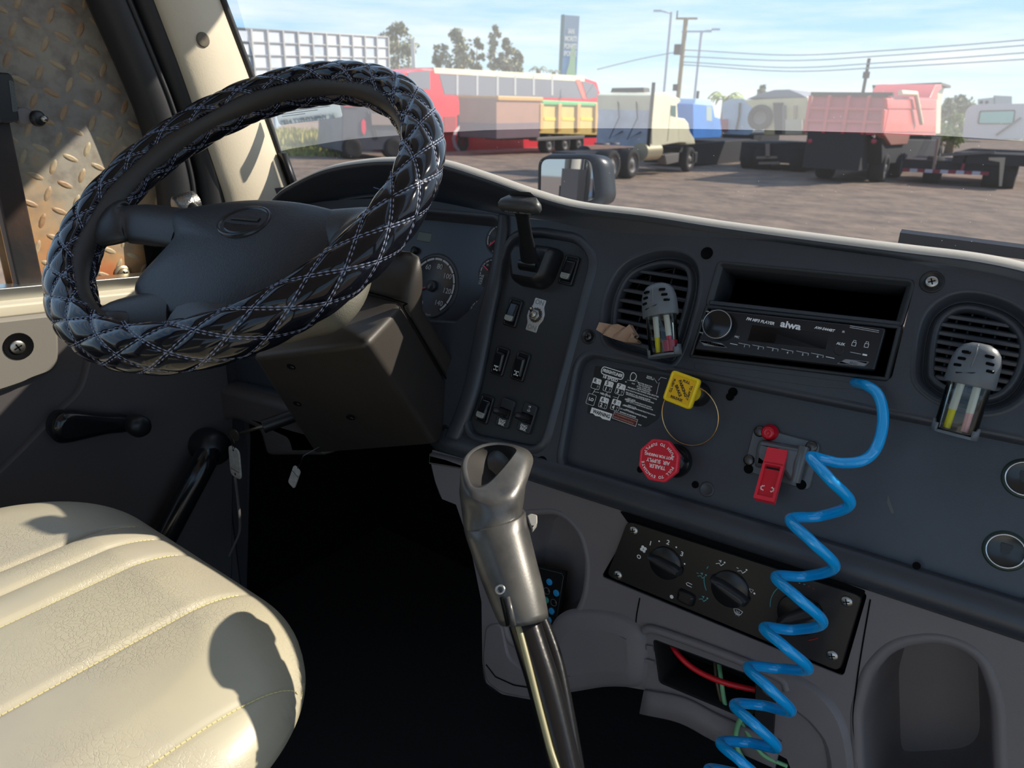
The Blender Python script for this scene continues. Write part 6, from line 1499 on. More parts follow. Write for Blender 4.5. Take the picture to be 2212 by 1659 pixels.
# red coach
BF = span(872, 42, 1298, 60)
t = thing('red_coach', 'long red double-deck coach with a grey window band behind the trailers', 'bus', BF.p(0, GZ))
bus = lambda px, w0, w1: MB().plate(BF, BF.pts(px), [], w0, w1)
red = paint('coach red', lin(224, 30, 52))
obj('body', bus([(868, 158), (900, 150), (930, 148), (1262, 168), (1290, 178), (1298, 205), (1298, 318), (866, 330)], -2.5, 0), red, t, bevel=.1)
obj('roof_panel', bus([(936, 146), (1262, 164), (1262, 176), (938, 158)], -2.4, .03), paint('coach roof', lin(236, 230, 200)), t)
M_bw = mat('coach glass', lin(120, 122, 132), .15)
obj('front_window', bus([(880, 156), (928, 152), (929, 193), (884, 190)], -.05, .02), M_bw, t)
obj('window_band', bus([(948, 160), (1242, 174), (1258, 213), (960, 204)], -.05, .02), M_bw, t)
obj('rear_window', bus([(1256, 174), (1280, 180), (1291, 195), (1288, 210), (1268, 214)], -.05, .02), M_bw, t)
for x in (985, 1028, 1072, 1110, 1150, 1190): obj('window_pillar', bus([(x, 162), (x+4, 162), (x+4, 206), (x, 206)], 0, .04), mat('pale pillar', lin(176, 176, 180), .5), t)
obj('door_panel', bus([(988, 248), (1016, 247), (1016, 296), (988, 297)], 0, .03), M_gls, t)
obj('side_sash', bus([(1242, 172), (1252, 172), (1266, 214), (1258, 214)], 0, .05), mat('sash', lin(232, 120, 110), .4), t)
mb = MB(); mb.plate(BF, [(u*1, v) for u, v in BF.pts([(976, 300), (980, 284), (990, 272), (1000, 268), (1001, 273), (992, 278), (985, 288), (982, 300), (986, 315), (994, 324), (990, 328), (980, 318)])], [], 0, .04)
obj('arch_trim', mb, mat('arch white', lin(200, 190, 195), .5), t)
f = BF.sub(*BF.at(1000, 308), 0); obj('wheel', MB().lathe(f, [(.52, -.3), (.52, .05), (.3, .05), (.28, 0), (0, 0)], 24), M_tyre, t)
f = BF.sub(*BF.at(1210, 300), 0); obj('wheel', MB().lathe(f, [(.52, -.3), (.52, .05), (.3, .05), (.28, 0), (0, 0)], 24), M_tyre, t)
obj('grille', MB().plate(BF, BF.pts([(958, 252), (984, 251), (984, 290), (960, 292)]), [], 0, .03), mat('grille red', lin(150, 16, 30), .5), t)

# dark lorry left of the coach
BK = span(738, 36, 872, 37)
t = thing('dark_lorry', 'dark grey lorry with red tail lamps seen through the steering wheel', 'truck', BK.p(0, GZ))
mbx = lambda px, w0, w1: MB().plate(BK, BK.pts(px), [], w0, w1)
obj('box_body', mbx([(740, 222), (790, 218), (872, 222), (876, 322), (738, 328)], -4, 0), mat('lorry grey', lin(84, 84, 92), .5, var=.3, vs_=1), t, bevel=.05)
obj('upper_lamps', mbx([(742, 224), (778, 224), (778, 231), (742, 231)], 0, .05), mat('lamp red', lin(190, 60, 80), .4), t)
obj('tail_lamp', mbx(circ_ := [(784, 256), (789, 262), (790, 280), (786, 292), (781, 284), (780, 264)], 0, .05), mat('lamp bright red', lin(225, 50, 80), .4), t)
obj('lower_bed', mbx([(800, 245), (872, 245), (874, 270), (802, 270)], 0, .1), mat('bed brown', lin(140, 120, 110), .6), t)
mb = MB(); [mb.tube([BK.p(*BK.at(x, 240), .02), BK.p(*BK.at(x+16, 300), .02)], .02, 6) for x in (795, 800)]
obj('door_rods', mb, M_rim, t)
for x in (760, 850): obj('wheel', MB().lathe(BK.sub(BK.at(x, 300)[0], GZ+.5, 0), [(.5, -.5), (.5, .02), (.3, .02), (0, 0)], 22), M_tyre, t)

# two blue tractors
X = -14.6; d = DR(X); g = lambda x, y: d.at(x, y)
t = thing('blue_truck', 'light blue truck cab parked to the right of the cream sleeper', 'truck', (X-1.2, 38, GZ))
blue = paint('truck blue', lin(72, 142, 226))
side(t, 'cab', X, [(1497, 300), (1497, 224), (1540, 228), (1545, 255), (1546, 298)], blue, 2.3)
side(t, 'roof_fairing', X-.1, [(1500, 226), (1503, 213), (1533, 214), (1541, 229)], paint('pale blue', lin(190, 214, 236)), 2.1)
side(t, 'hood', X-.1, [(1544, 252), (1556, 256), (1560, 288), (1556, 298), (1544, 298)], blue, 2.1)
obj('side_window', MB().plate(DR(X+.01), DR(X+.01).pts([(1526, 229), (1538, 230), (1538, 262), (1526, 260)]), [], -.03, 0), mat('pale glass', lin(170, 190, 190), .2), t)
side(t, 'chassis', X+.1, [(1480, 312), (1620, 300), (1700, 318), (1700, 352), (1480, 356)], M_chas, 2.2)
for x in (1500, 1610, 1640): wheel(t, X, g(x, 352)[0], .52, .5)
X = -17.5; d = DR(X)
t = thing('dark_blue_truck', 'dark blue truck cab showing between the cream sleeper and the light blue cab', 'truck', (X-1.2, 44, GZ))
dbl = paint('truck navy', lin(44, 84, 150))
side(t, 'cab', X, [(1466, 300), (1466, 214), (1496, 215), (1500, 300)], dbl, 2.3)
mx_ = DR(X+.3); obj('mirror', MB().plate(mx_, mx_.pts([(1477, 226), (1488, 226), (1486, 252), (1475, 250)]), [], -.05, 0), mat('mirror pale', lin(190, 200, 160), .3), t)
side(t, 'chassis', X, [(1460, 300), (1560, 300), (1560, 322), (1460, 330)], M_chas, 2.2)
obj('exhaust_stack', MB().tube([Vector((X+.2, DR(X).at(1496, 240)[0], DR(X).at(1496, 196)[1])), Vector((X+.2, DR(X).at(1496, 240)[0], GZ+.8))], .08, 10), M_chas, t)
for x in (1480, 1540): wheel(t, X, DR(X).at(x, 330)[0], .52, .5)

# pale grey tanker and beige tipper
TF = YP(46.)
t = thing('grey_tanker', 'pale grey rounded tanker behind the beige tipper', 'tanker', TF.p(TF.at(1590, 240)[0], GZ))
obj('tank', MB().plate(TF, rnd(TF.pts([(1560, 292), (1560, 222), (1575, 213), (1610, 213), (1628, 228), (1628, 292)]), .5), [], -5, 0), paint('tanker grey', lin(186, 200, 206)), t, bevel=.1)
obj('red_box', MB().plate(TF, TF.pts([(1560, 258), (1573, 257), (1573, 282), (1560, 282)]), [], 0, .3), paint('box red', lin(180, 60, 80)), t)
mb = MB().tube([TF.p(*TF.at(1600, 222), .1), TF.p(*TF.at(1598, 250), .1), TF.p(*TF.at(1592, 280), .1)], .07, 8); obj('hose_rack', mb, M_chas, t)
obj('chassis', MB().box(TF, TF.at(1560, 300)[0], TF.at(1628, 300)[0], GZ+.4, GZ+1.3, -5, 0), M_chas, t)
for u in (1572, 1618): obj('wheel', MB().lathe(Fr((TF.at(u, 300)[0], 47, GZ+.5), (0, 1, 0), (0, 0, 1)), [(.5, -.25), (.5, .25), (.3, .25), (0, .2)], 22), M_tyre, t)
TF = YP(35.5)
t = thing('beige_tipper', 'beige tipper truck with a grey load cover and a spare tyre on its front wall', 'truck', TF.p(TF.at(1690, 240)[0], GZ))
bei = paint('tipper beige', lin(214, 196, 150))
obj('body', MB().plate(TF, TF.pts([(1606, 216), (1745, 209), (1745, 292), (1650, 292), (1650, 262), (1628, 236)]), [], -5, 0), bei, t, bevel=.05)
obj('load_cover', MB().plate(TF, TF.pts([(1612, 214), (1640, 203), (1672, 194), (1705, 193), (1726, 201), (1745, 211)]), [], -5, .02), mat('tarp', lin(128, 132, 140), .8), t, bevel=.05)
f = TF.pix(1643, 254, .05); obj('spare_tyre', MB().lathe(f, [(.30, .02), (.34, .22), (.48, .25), (.56, .15), (.56, -.02)], 30, cap0=False), M_tyre, t)
obj('spare_rim', MB().lathe(f, [(.30, .1), (.2, .04), (0, .04)], 24, cap0=False), M_rim, t)
for px_, m_ in (([(1672, 222), (1692, 222), (1692, 290), (1676, 290)], M_chas), ([(1692, 228), (1698, 228), (1698, 290), (1692, 290)], M_rim), ([(1716, 228), (1722, 228), (1720, 262), (1716, 262)], paint('strut beige', lin(170, 150, 120)))): obj('strut', MB().plate(TF, TF.pts(px_), [], 0, .15), m_, t)
obj('locker', MB().plate(TF, TF.pts([(1700, 258), (1736, 258), (1736, 290), (1700, 290)]), [], 0, .25), paint('locker', lin(198, 188, 160)), t)
obj('chassis', MB().box(TF, TF.at(1600, 300)[0], TF.at(1745, 300)[0], GZ+.35, GZ+1.2, -6, -.2), M_chas, t)
mb = MB()
for px_ in ([(1655, 310), (1664, 310), (1664, 340), (1655, 340)], [(1635, 338), (1680, 337), (1680, 342), (1635, 343)], [(1640, 350), (1685, 349), (1685, 354), (1640, 355)]): mb.plate(TF, TF.pts(px_), [], 0, .1)
obj('underrun_frame', mb, mat('dull bronze', lin(150, 130, 115), .6), t)
for u in (1612, 1640, 1720): obj('wheel', MB().lathe(Fr((TF.at(u, 350)[0], 36, GZ+.55), (0, 1, 0), (0, 0, 1)), [(.55, -.3), (.55, .3), (.3, .3), (0, .25)], 22), M_tyre, t)

# red dump truck seen from its rear corner
X = -5.7; d = DR(X); g = lambda x, y: d.at(x, y); yr = g(1905, 300)[0]; RF = YP(yr)
t = thing('red_dump_truck', 'red dump truck body seen from the rear corner, sunlit on its right side', 'truck', (X-1.3, yr+3, GZ))
redd = paint('dump red', lin(205, 62, 72)); reds = paint('dump sunlit red', lin(224, 86, 76))  # second red is lighter: sunlight on the right side put into the colour
zt_ = RF.at(1905, 207)[1]; zb2 = RF.at(1905, 292)[1]; xl_ = RF.at(1745, 250)[0]
obj('body', MB().plate(DR(X), [(yr, zb2), (yr+.25, zt_), (g(2024, 210)[0], g(2024, 212)[1]), (g(2022, 292)[0], g(2022, 292)[1])], [], -(X-xl_), 0), redd, t, bevel=.03)
mb = MB(); n_ = 4
for k in range(n_+1): 
    x = xl_ + (X-xl_)*k/n_; mb.box(YP(yr+.02), x-.06, x+.06, zb2, zt_, 0, .12)
for v in (.33, .66): mb.box(YP(yr+.02), xl_, X, zb2+(zt_-zb2)*v-.05, zb2+(zt_-zb2)*v+.05, 0, .10)
obj('tailgate_ribs', mb, redd, t, bevel=.02)
obj('top_rail', MB().box(YP(yr+.2), xl_-.05, X+.05, zt_-.02, zt_+.12, -.2, .1), M_chas, t)
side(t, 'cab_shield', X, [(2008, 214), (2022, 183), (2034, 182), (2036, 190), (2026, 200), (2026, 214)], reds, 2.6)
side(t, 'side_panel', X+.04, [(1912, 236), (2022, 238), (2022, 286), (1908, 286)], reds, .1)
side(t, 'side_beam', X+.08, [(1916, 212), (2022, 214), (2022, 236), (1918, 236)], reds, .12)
obj('cover_arm', MB().tube([Vector((X+.2, *g(1932, 200))), Vector((X+.2, *g(1966, 202))), Vector((X+.22, *g(1978, 266)))], .09, 10), mat('arm cream', lin(238, 220, 190), .5), t)
side(t, 'chassis', X-.1, [(1905, 300), (2030, 302), (2030, 345), (1905, 355)], M_chas, 2.5)
obj('rear_frame', MB().box(RF, xl_+.1, X-.6, GZ+.5, zb2+.05, -1.5, 0), M_chas, t)
side(t, 'mud_flap', X+.05, [(1908, 288), (1966, 292), (1960, 312), (1925, 314)], mat('mud brown', lin(160, 105, 90), .8), .3)
for x in (1910, 1942): wheel(t, X, g(x, 388)[0], .55, .6); 
for x in (1910,): wheel(t, X-2.0, g(x, 388)[0], .55, .6)
wheel(t, X, g(2018, 372)[0]+1, .55, .35)
mb = MB()
for x in (1750, 1888): mb.lathe(RF.pix(x, 305, .02), [(.09, 0), (.09, .05), (0, .05)], 14)
obj('tail_lamp', mb, mat('lamp red', lin(190, 60, 80), .4), t)
# tall tipper body further back
TF = YP(50.)
t = thing('tall_tipper', 'open-topped beige tipper body rising behind the red dump truck', 'truck', TF.p(TF.at(1960, 240)[0], GZ))
obj('body', MB().plate(TF, TF.pts([(1884, 186), (2020, 181), (2012, 218), (2010, 290), (1895, 290)]), [], -4, 0), paint('tall beige', lin(205, 190, 160)), t, bevel=.04)
obj('top_rail', MB().plate(TF, TF.pts([(1884, 184), (2034, 178), (2034, 184), (1886, 190)]), [], -4, .05), M_chas, t)
obj('inner_sheet', MB().plate(TF, TF.pts([(1902, 190), (2018, 186), (2016, 192), (1906, 197)]), [], 0, .06), paint('pale steel', lin(220, 228, 236)), t)
obj('chassis', MB().box(TF, TF.at(1890, 300)[0], TF.at(2012, 300)[0], GZ+.4, GZ+1.5, -4, 0), M_chas, t)
for u in (1900, 2005): obj('wheel', MB().lathe(Fr((TF.at(u, 350)[0], 51, GZ+.5), (0, 1, 0), (0, 0, 1)), [(.5, -.25), (.5, .25), (.3, .25), (0, .2)], 22), M_tyre, t)

# white cab with bare chassis at the right
YF = YP(38.); YR = YP(33.5)
t = thing('white_chassis_truck', 'white truck cab with a bare chassis and striped rear bar at the right edge', 'truck', YF.p(YF.at(2150, 240)[0], GZ))
obj('cab', MB().plate(YF, rnd(YF.pts([(2078, 300), (2086, 238), (2100, 226), (2290, 222), (2310, 300)]), .2), [], -2, 0), paint('cab white', lin(214, 206, 220)), t, bevel=.06)
obj('rear_window', MB().plate(YF, rnd(YF.pts([(2111, 268), (2116, 239), (2194, 237), (2190, 268)]), .08), [], 0, .03), mat('rubber surround', (.03, .03, .03), .5), t)
obj('window_glass', MB().plate(YF, rnd(YF.pts([(2115, 266), (2119, 242), (2191, 240), (2187, 266)]), .06), [], .02, .05), mat('aqua glass', lin(140, 196, 180), .1), t)
obj('grab_bar', MB().tube([YF.p(*YF.at(2152, 292), .1), YF.p(*YF.at(2206, 254), .1)], .04, 8), M_rim, t)
mb = MB()
for x in (2120, 2132): mb.lathe(YF.pix(x, 221, -.2), [(.07, 0), (.07, .1), (0, .1)], 12)
obj('roof_lamp', mb, M_chas, t)
obj('frame_rail', MB().box(ZP(GZ), YF.at(2095, 300)[0], YF.at(2250, 300)[0], 33.5, 40, .85, 1.25), M_chas, t)
obj('deck_rail', MB().plate(YR, YR.pts([(2032, 332), (2150, 326), (2150, 331), (2034, 338)]), [], 0, .1), M_rim, t)
x0_, z0_ = YR.at(1950, 366); x1_2, z1_ = YR.at(2136, 374)
nb = 11
for k in range(nb):
    a, b = x0_+(x1_2-x0_)*k/nb, x0_+(x1_2-x0_)*(k+1)/nb; zc = z0_+(z1_-z0_)*(k+.5)/nb
    obj('bar_segment', MB().box(YR, a, b, zc-.08, zc+.05, 0, .08), mat('bar red', lin(150, 40, 60), .5) if k % 2 == 0 else mat('bar white', lin(200, 200, 205), .5), t)
for x, a, b in ((2015, 300, 368), (2076, 335, 370)): obj('upright', MB().plate(YR, YR.pts([(x+8, a), (x+14, a), (x+4, b), (x-2, b)]), [], -.1, 0), mat('bar red', lin(150, 40, 60), .5) if x > 2050 else mat('dull bronze', lin(150, 130, 115)), t)
for u, mtt in ((2010, M_tyre), (2142, M_tyre), (2176, M_tyre)):
    f = Fr((YR.at(u, 372)[0], 34.2, GZ+.52), (0, 1, 0), (0, 0, 1)); obj('wheel', MB().lathe(f, [(0, -.28), (.52, -.28), (.54, 0), (.52, .28), (.3, .28), (0, .2)], 24), M_tyre, t)
obj('mud_flap', MB().plate(YR, YR.pts([(2136, 340), (2172, 340), (2164, 402), (2158, 402), (2160, 350), (2136, 346)]), [], 0, .04), mat('flap cream', lin(190, 176, 150), .7), t)
obj('cross_members', MB().box(ZP(GZ), YR.at(1960, 300)[0], YR.at(2200, 300)[0], 33.7, 37.5, .5, .9), M_chas, t)

# ---- billboard frame
BB = span(500, 66, 842, 78)
t = thing('billboard_frame', 'back of a large billboard with a steel grid frame beyond the yard', 'billboard', BB.p(5, GZ))
bpx = [(505, 60), (838, 80), (842, 190), (505, 205)]
q = BB.pts(bpx); ua, ub = q[0][0], q[1][0]; va, vb = max(q[0][1], q[1][1]), min(q[2][1], q[3][1])
obj('panel', MB().plate(BB, q, [], -.2, -.1), mat('panel white', lin(200, 206, 214), .6, c2=lin(170, 184, 200), vs_=.4), t)
for k in range(12):
    u = q[0][0]+(q[1][0]-q[0][0])*k/11; tt = k/11; top_ = q[0][1]+(q[1][1]-q[0][1])*tt; bo = q[3][1]+(q[2][1]-q[3][1])*tt
    obj('post', MB().box(BB, u-.07, u+.07, bo, top_, -.1, .1), mat('frame steel', lin(172, 172, 172), .6), t)
for k in range(6):
    tt = k/5; a = Vector(q[3]).lerp(Vector(q[0]), tt); b = Vector(q[2]).lerp(Vector(q[1]), tt)
    obj('rail', MB().tube([BB.p(a.x, a.y, .0), BB.p(b.x, b.y, .0)], .06, 6), MC['frame steel'], t)
for u in (.2, .5, .8): obj('leg', MB().box(BB, ua+(ub-ua)*u-.25, ua+(ub-ua)*u+.25, GZ, q[3][1]+.2, -.3, .0), mat('leg blue grey', lin(150, 170, 190), .5), t)
# mast beside it
a = ad(897, 200, 60); t_ = MB().box(Fr((a.x, a.y, 0), RT, (0, 0, 1)), -.14, .14, GZ, ad(897, 84, 60).z, -.1, .1)
obj('white_post', t_, mat('post white', lin(226, 226, 214), .5), label='white post standing behind the red coach', cat='post')
# ---- pylon sign
PS = span(1208, 88, 1252, 89)
t = thing('pylon_sign', 'tall blue and grey pylon sign with white lettering beyond the coach', 'sign', PS.p(0, GZ))
q = PS.pts([(1211, 31), (1252, 34), (1252, 34), (1211, 31)]); w_ = q[1][0]
z1, z2, z3 = PS.at(1230, 33)[1], PS.at(1230, 108)[1], PS.at(1230, 165)[1]
obj('upper_panel', MB().box(PS, .1, w_, z2, z1, -.6, 0), mat('sign grey', lin(130, 158, 182), .5), t)
obj('lower_panel', MB().box(PS, .1, w_, GZ, z2, -.6, 0), mat('sign blue', lin(70, 130, 190), .5, c2=lin(110, 170, 190), vs_=.3), t)
obj('edge', MB().box(PS, -.05, .1, GZ, z1+.05, -.6, .05), mat('sign edge', lin(60, 110, 110), .5), t)
mb = MB()
for k, s_ in enumerate(('IAN', 'MORITI', 'PONIITI', 'IPONTE')): mb.text(PS, w_*.52, z1-1.6-.75*k, s_, .72, .03, bold=.02, sx=.62)
obj('lettering', mb, mat('sign white', lin(238, 240, 228), .5), t)
obj('figure_patch', MB().plate(PS, sm2([(w_*.35, z3), (w_*.5, z3+1.4), (w_*.55, z3+2.6), (w_*.75, z3+3.2), (w_*.85, z3+2.2), (w_*.9, z3+.6), (w_*.95, z3)], 3), [], 0, .03), mat('sign green', lin(170, 210, 160), .5), t)
# ---- poles and wires
M_pole = mat('wood pole', lin(150, 136, 104), .8); M_lamp = mat('galvanised', lin(176, 190, 200), .5); M_wire = mat('cable', lin(150, 165, 170), .6)
def vpole(x, ytop, ybot, d, r, mt, name, lab, cat, grp=None):
    a = ad(x, ybot, d); z = ad(x, ytop, d).z
    o = thing(name, lab, cat, (a.x, a.y, GZ), grp); obj('shaft', MB().tube([Vector((a.x, a.y, GZ)), Vector((a.x, a.y, z))], r, 10), mt, o); return o, a, z
o, a, z = vpole(1466, 38, 200, 58, .16, M_pole, 'utility_pole', 'wooden utility pole with crossarms and a transformer', 'utility pole')
zz_ = lambda y: ad(1475, y, 58).z
obj('crossarm', MB().box(Fr((a.x, a.y, zz_(40)), RT, (0, 0, 1)), -.7, .8, -.06, .06, -.1, .1), M_pole, o)
obj('crossarm', MB().box(Fr((a.x, a.y, zz_(68)), RT, (0, 0, 1)), -.2, 1.9, -.05, .05, -.1, .1), M_lamp, o)
obj('transformer', MB().tube([Vector((a.x, a.y, zz_(118)))-RT*.35, Vector((a.x, a.y, zz_(96)))-RT*.35], .3, 14), M_chas, o)
obj('insulators', MB().tube([Vector((a.x, a.y, zz_(40))) + RT*u+Vector((0, 0, h_)) for u, h_ in ((-.65, 0), (-.65, .5))], .05, 6), M_chas, o)
obj('meter_box', MB().box(Fr((a.x, a.y, zz_(190)), RT, (0, 0, 1)), -.45, -.15, -.2, .25, -.1, .1), M_chas, o)
for x, yt, x2, lab in ((1434, 26, -1, 'pale street lamp left of the wooden pole'), (1501, 66, 1, 'pale street lamp right of the wooden pole')):
    o, a2, z2_ = vpole(x, yt, 205, 75, .13, M_lamp, 'street_lamp', lab, 'street lamp')
    obj('lamp_arm', MB().tube([Vector((a2.x, a2.y, z2_-.1)), Vector((a2.x, a2.y, z2_+.1))+RT*x2*1.0], .07, 8), M_lamp, o)
    obj('lamp_head', MB().box(Fr(Vector((a2.x, a2.y, z2_+.1))+RT*x2*1.3, RT, (0, 0, 1)), -.35, .35, -.08, .08, -.12, .12), M_lamp, o)
o, a3, z3_ = vpole(1863, 126, 206, 85, .16, M_chas, 'utility_pole', 'thin dark pole above the red dump truck', 'utility pole')
obj('pole_box', MB().box(Fr((a3.x, a3.y, ad(1868, 162, 85).z), RT, (0, 0, 1)), -.3, .3, -.3, .3, -.1, .1), M_chas, o)
for k, P_ in enumerate(([(1488, 108), (1700, 119), (1900, 110), (2212, 86), (2500, 55)], [(1485, 122), (1700, 131), (1900, 121), (2212, 98), (2500, 70)], [(1484, 134), (1700, 146), (1900, 136), (2212, 114), (2500, 88)], [(1480, 140), (1700, 154), (1900, 146), (2212, 128), (2500, 108)], [(1462, 112), (1380, 128), (1290, 150)])):
    P = spline([ad(x, y, 58-(x-1488)*.012) for x, y in P_], 6); P[0] = Vector((a.x, a.y, P[0].z))
    lbs = ('topmost power line sagging right from the wooden pole', 'second power line from the top', 'third power line from the top', 'lowest power line above the dump truck', 'service cable running left from the wooden pole')
    obj('power_line', MB().tube(P, .035, 5), M_wire, label=lbs[k], cat='power line', group='cables on the wooden pole')
# ---- trees
M_leaf = mat('eucalyptus leaf', lin(120, 128, 100), .8, c2=lin(160, 160, 128), vs_=.6); M_bark = mat('bark', lin(140, 124, 100), .9); M_leaf2 = mat('bright leaf', lin(120, 138, 70), .8, c2=lin(170, 176, 100), vs_=.6)
def tree(x, ytop, ybot, wpx, d, lab, seed, leaf=M_leaf, tall=1.0, name='tree', n=1400, grp='trees beyond the yard'):
    rd_ = random.Random(seed); a = ad(x, ybot, d); zt2 = ad(x, ytop, d).z; zb3 = a.z; r = wpx/2/F*d*1.05; h_ = zt2-zb3
    o = thing(name, lab, 'tree', (a.x, a.y, GZ), grp)
    obj('trunk', MB().tube([Vector((a.x, a.y, GZ)), Vector((a.x+rd_.uniform(-.3, .3), a.y, GZ+(zt2-GZ)*.5)), Vector((a.x, a.y, GZ+(zt2-GZ)*.86))], [.35, .25, .08], 8), M_bark, o)
    mb = MB(); cl = []
    for k in range(22):
        t_ = rd_.random(); rr = r*(math.sin(PI*min(1, .12+t_*.88))**.7)*rd_.uniform(.3, 1); an = rd_.uniform(0, 2*PI)
        cl.append((Vector((a.x+rr*math.cos(an)*.85, a.y+rr*math.sin(an)*.85, zb3+h_*t_*.96)), r*rd_.uniform(.22, .42)*(1.15-t_*.5)))
    for k in range(n):
        c, q_ = rd_.choice(cl); p = c+Vector((rd_.gauss(0, .42), rd_.gauss(0, .42), rd_.gauss(0, .5)))*q_
        if p.z > zt2: continue
        s_ = rd_.uniform(.25, .55)*(d/110)*.75; u = Vector((rd_.gauss(0, 1), rd_.gauss(0, 1), rd_.gauss(0, 1))).normalized(); v = u.cross(Vector((rd_.gauss(0, 1), rd_.gauss(0, 1), rd_.gauss(0, 1)))).normalized()
        mb.add([p-u*s_, p+v*s_*.5, p+u*s_, p-v*s_*.5], [(0, 1, 2, 3)])
    obj('crown', mb, leaf, o); return o
tree(862, 48, 150, 82, 125, 'broad eucalyptus just right of the billboard frame', 1)
tree(985, 62, 150, 70, 130, 'wide pair-headed eucalyptus behind the middle of the coach', 2)
tree(1030, 82, 152, 32, 132, 'short narrow eucalyptus between two taller ones', 3, n=700)
tree(1068, 52, 152, 38, 128, 'tallest slim eucalyptus left of the pylon sign', 4, n=900)
tree(1092, 82, 154, 40, 129, 'low eucalyptus leaning against the tallest one', 5, n=800)
tree(1118, 108, 156, 34, 131, 'smallest eucalyptus at the right end of the row', 6, n=500)
tree(945, 95, 152, 26, 131, 'low eucalyptus at the left of the coach roof', 16, n=500)
tree(2068, 206, 250, 52, 90, 'grey-green tree above the gap beside the white cab', 7, n=900)
tree(2040, 214, 262, 34, 88, 'bushy tree right behind the red dump truck mirror', 8, n=700)
tree(2055, 245, 300, 60, 70, 'yellow-green bush beside the white cab', 9, M_leaf2, n=900)
tree(1645, 182, 215, 18, 110, 'distant thin tree over the beige tipper', 10, n=250)
def palm(x, y, d, rpx, lab, seed, nf=16):
    rd_ = random.Random(seed); c = ad(x, y, d); r = rpx/F*d
    o = thing('palm_tree', lab, 'palm tree', (c.x, c.y, GZ), 'palms beyond the yard')
    obj('trunk', MB().tube([Vector((c.x, c.y, GZ)), c], .25, 10), M_bark, o)
    for k in range(nf):
        an = 2*PI*k/nf+rd_.uniform(-.15, .15); up = rd_.uniform(.1, .9); dv = Vector((math.cos(an), math.sin(an), 0)); pts_ = [c, c+dv*r*.45+Vector((0, 0, r*.45*up)), c+dv*r*.85+Vector((0, 0, r*.3*up)), c+dv*r*1.05-Vector((0, 0, r*.25*(1.2-up)))]
        P = spline(pts_, 5); sd_ = dv.cross(Vector((0, 0, 1))); rs = []
        for i, p in enumerate(P): w_ = r*.10*math.sin(PI*min(1, (i+1)/(len(P)+.5))); rs.append([p-sd_*w_-Vector((0, 0, w_*.6)), p, p+sd_*w_-Vector((0, 0, w_*.6))])
        obj('frond', MB().rings(rs, closed=False), M_leaf2 if seed == 1 else M_leaf, o)
palm(1568, 215, 62, 38, 'palm with drooping fronds between the blue truck and the tanker', 1)
palm(1163, 152, 80, 20, 'palm crown just above the coach roof, left of the pylon sign', 2)
palm(1196, 156, 84, 14, 'smaller palm crown touching the foot of the pylon sign', 3, 12)
# far buildings and hedge line
FB = span(2110, 120, 2200, 120)
t = thing('distant_building', 'hazy low buildings on the skyline above the white cab', 'building', FB.p(0, GZ))
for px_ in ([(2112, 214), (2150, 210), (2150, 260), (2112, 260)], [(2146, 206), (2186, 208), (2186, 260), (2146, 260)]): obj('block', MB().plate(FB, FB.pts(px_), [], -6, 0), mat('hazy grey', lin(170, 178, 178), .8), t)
mb = MB(); rd_ = random.Random(11)
M_grass = mat('dry grass', lin(176, 172, 100), .9, c2=lin(150, 140, 84), vs_=.8)
for k in range(9000):
    d_ = rd_.uniform(38, 62); x = rd_.uniform(400, 742); c = ad(x, 300, d_); c.z = GZ; s_ = rd_.uniform(.2, .9)*(1 if d_ > 45 else .4); u = Vector((rd_.uniform(-1, 1), rd_.uniform(-1, 1), 0)).normalized()
    mb.add([c-u*.14, c+u*.14, c+u*rd_.uniform(-.2, .2)+Vector((0, 0, s_))], [(0, 1, 2)])
obj('dry_grass', mb, M_grass, label='strip of dry yellow-green grass beyond the yard at the left', cat='grass', kind='stuff')
mb = MB()
for k in range(7000):
    x = rd_.uniform(450, 2350); d_ = rd_.uniform(140, 180); c = ad(x, 240, d_); c.z = GZ+rd_.uniform(0, 3.2)*(.6+.4*math.sin(x*.02)); s_ = rd_.uniform(.4, .9); u = Vector((rd_.gauss(0, 1), rd_.gauss(0, 1), rd_.gauss(0, 1))).normalized(); v = u.cross(Vector((rd_.gauss(0, 1), rd_.gauss(0, 1), rd_.gauss(0, 1)))).normalized()
    mb.add([c-u*s_, c+v*s_, c+u*s_, c-v*s_], [(0, 1, 2, 3)])
obj('distant_hedge', mb, mat('far foliage', lin(150, 156, 130), .9, c2=lin(176, 178, 150), vs_=.1), label='hazy line of scrub along the horizon', cat='hedge', kind='stuff')
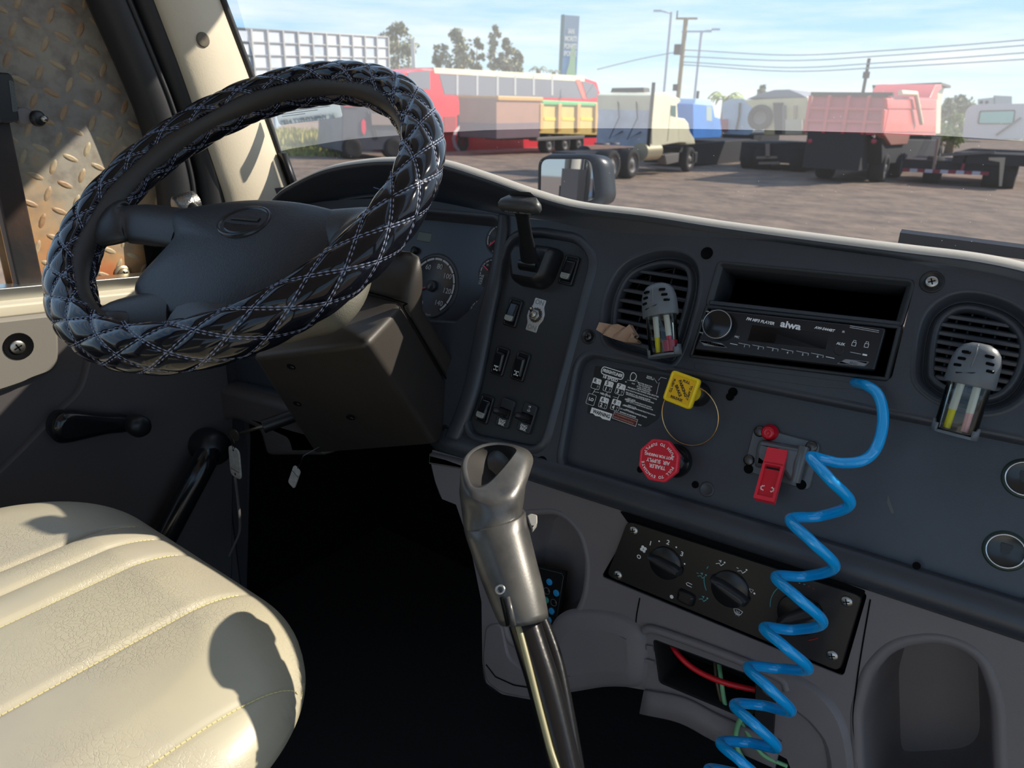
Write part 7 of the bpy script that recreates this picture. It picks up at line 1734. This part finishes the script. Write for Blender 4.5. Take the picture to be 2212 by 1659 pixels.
# ---- own truck: bonnet, bonnet mirror, wiper
t = thing('truck_bonnet', 'white sloping bonnet of the truck, hidden below the dashboard line', 'bonnet', (-.2, 1.9, -2.3))
mb = MB().rings([[Vector((x, y, z)) for x in (-1.15, -.9, -.3, .3, .75, .95)] for y, z in ((1.22, -.52), (1.6, -.60), (2.0, -.72), (2.3, -.95), (2.35, -1.6))], closed=False)
obj('bonnet_skin', mb, paint('bonnet white', (.6, .6, .58)), t)
obj('bonnet_side', MB().box(DR(-1.15), 1.22, 2.3, -1.7, -.62, 0, .03), paint('bonnet white', (.6, .6, .58)), t)
obj('bonnet_side', MB().box(DR(.95), 1.22, 2.3, -1.7, -.62, -.03, .0), paint('bonnet white', (.6, .6, .58)), t)
c = ray(1232, 385)*2.05
MFm = Fr(c, (.98, .21, 0), (0, .040, 1))
hm = thing('bonnet_mirror', 'rounded bonnet mirror reflecting sky and ground beyond the windscreen', 'mirror', Vector((c.x, c.y, -.62)))
mo = rnd(MFm.pts([(1164, 345), (1178, 337), (1268, 338), (1284, 352), (1290, 440), (1162, 440)]), [.03, .02, .03, .04, .02, .02])
mo = rnd(MFm.pts([(1165, 338), (1282, 338), (1292, 440), (1163, 440)]), [.03, .035, .03, .03], 6)
obj('glass', MB().relief(MFm, offset(mo, -.004), [(0, -.003), (0, .0), (-.003, .001)]), mat('mirror silver', (.78, .82, .85), .02, 1), hm)
ho_ = [(u+.0, v) for u, v in mo]
obj('housing', MB().rings([[MFm.p(u, v, .004) for u, v in offset(mo, -.004)], [MFm.p(u, v, .006) for u, v in mo], [MFm.p(u+.012, v, -.012) for u, v in offset(mo, .008)], [MFm.p(u+.035, v, -.05) for u, v in offset(mo, .004)], [MFm.p(u+.05, v, -.08) for u, v in offset(mo, -.035)]], cap1=True), mat('mirror shell', (.045, .05, .055), .35), hm)
obj('stalk', MB().tube([MFm.p(.02, -.05, -.05), Vector((c.x+.02, c.y+.03, -.66))], .018, 12), M_blk, hm)
wp = thing('windscreen_wiper', 'dark wiper arm lying outside the windscreen above the right dashboard edge', 'wiper', ws(-.2, -.2))
A_ = [ws_hit(x, y)+Vector((0, .03, 0)) for x, y in ((1935, 512), (2060, 528), (2212, 548), (2400, 575))]
rs = [[p+Vector((0, dy, dz)) for dy, dz in ((0, -.012), (.0, .003), (.010, .007), (.024, .002), (.024, -.014))] for p in A_]
obj('arm', MB().rings(rs, cap0=True, cap1=True, smooth=False), mat('wiper black', (.05, .055, .065), .5, bump=.3, bs=60), wp)
obj('link', MB().tube([A_[-1]+Vector((0, .012, 0)), A_[-1]+Vector((.16, .03, -.08)), A_[-1]+Vector((.22, .02, -.24))], .010, 10), M_blk, wp)
obj('blade', MB().tube([p+Vector((0, .004, -.022)) for p in A_], .006, 8), M_rubber, wp)
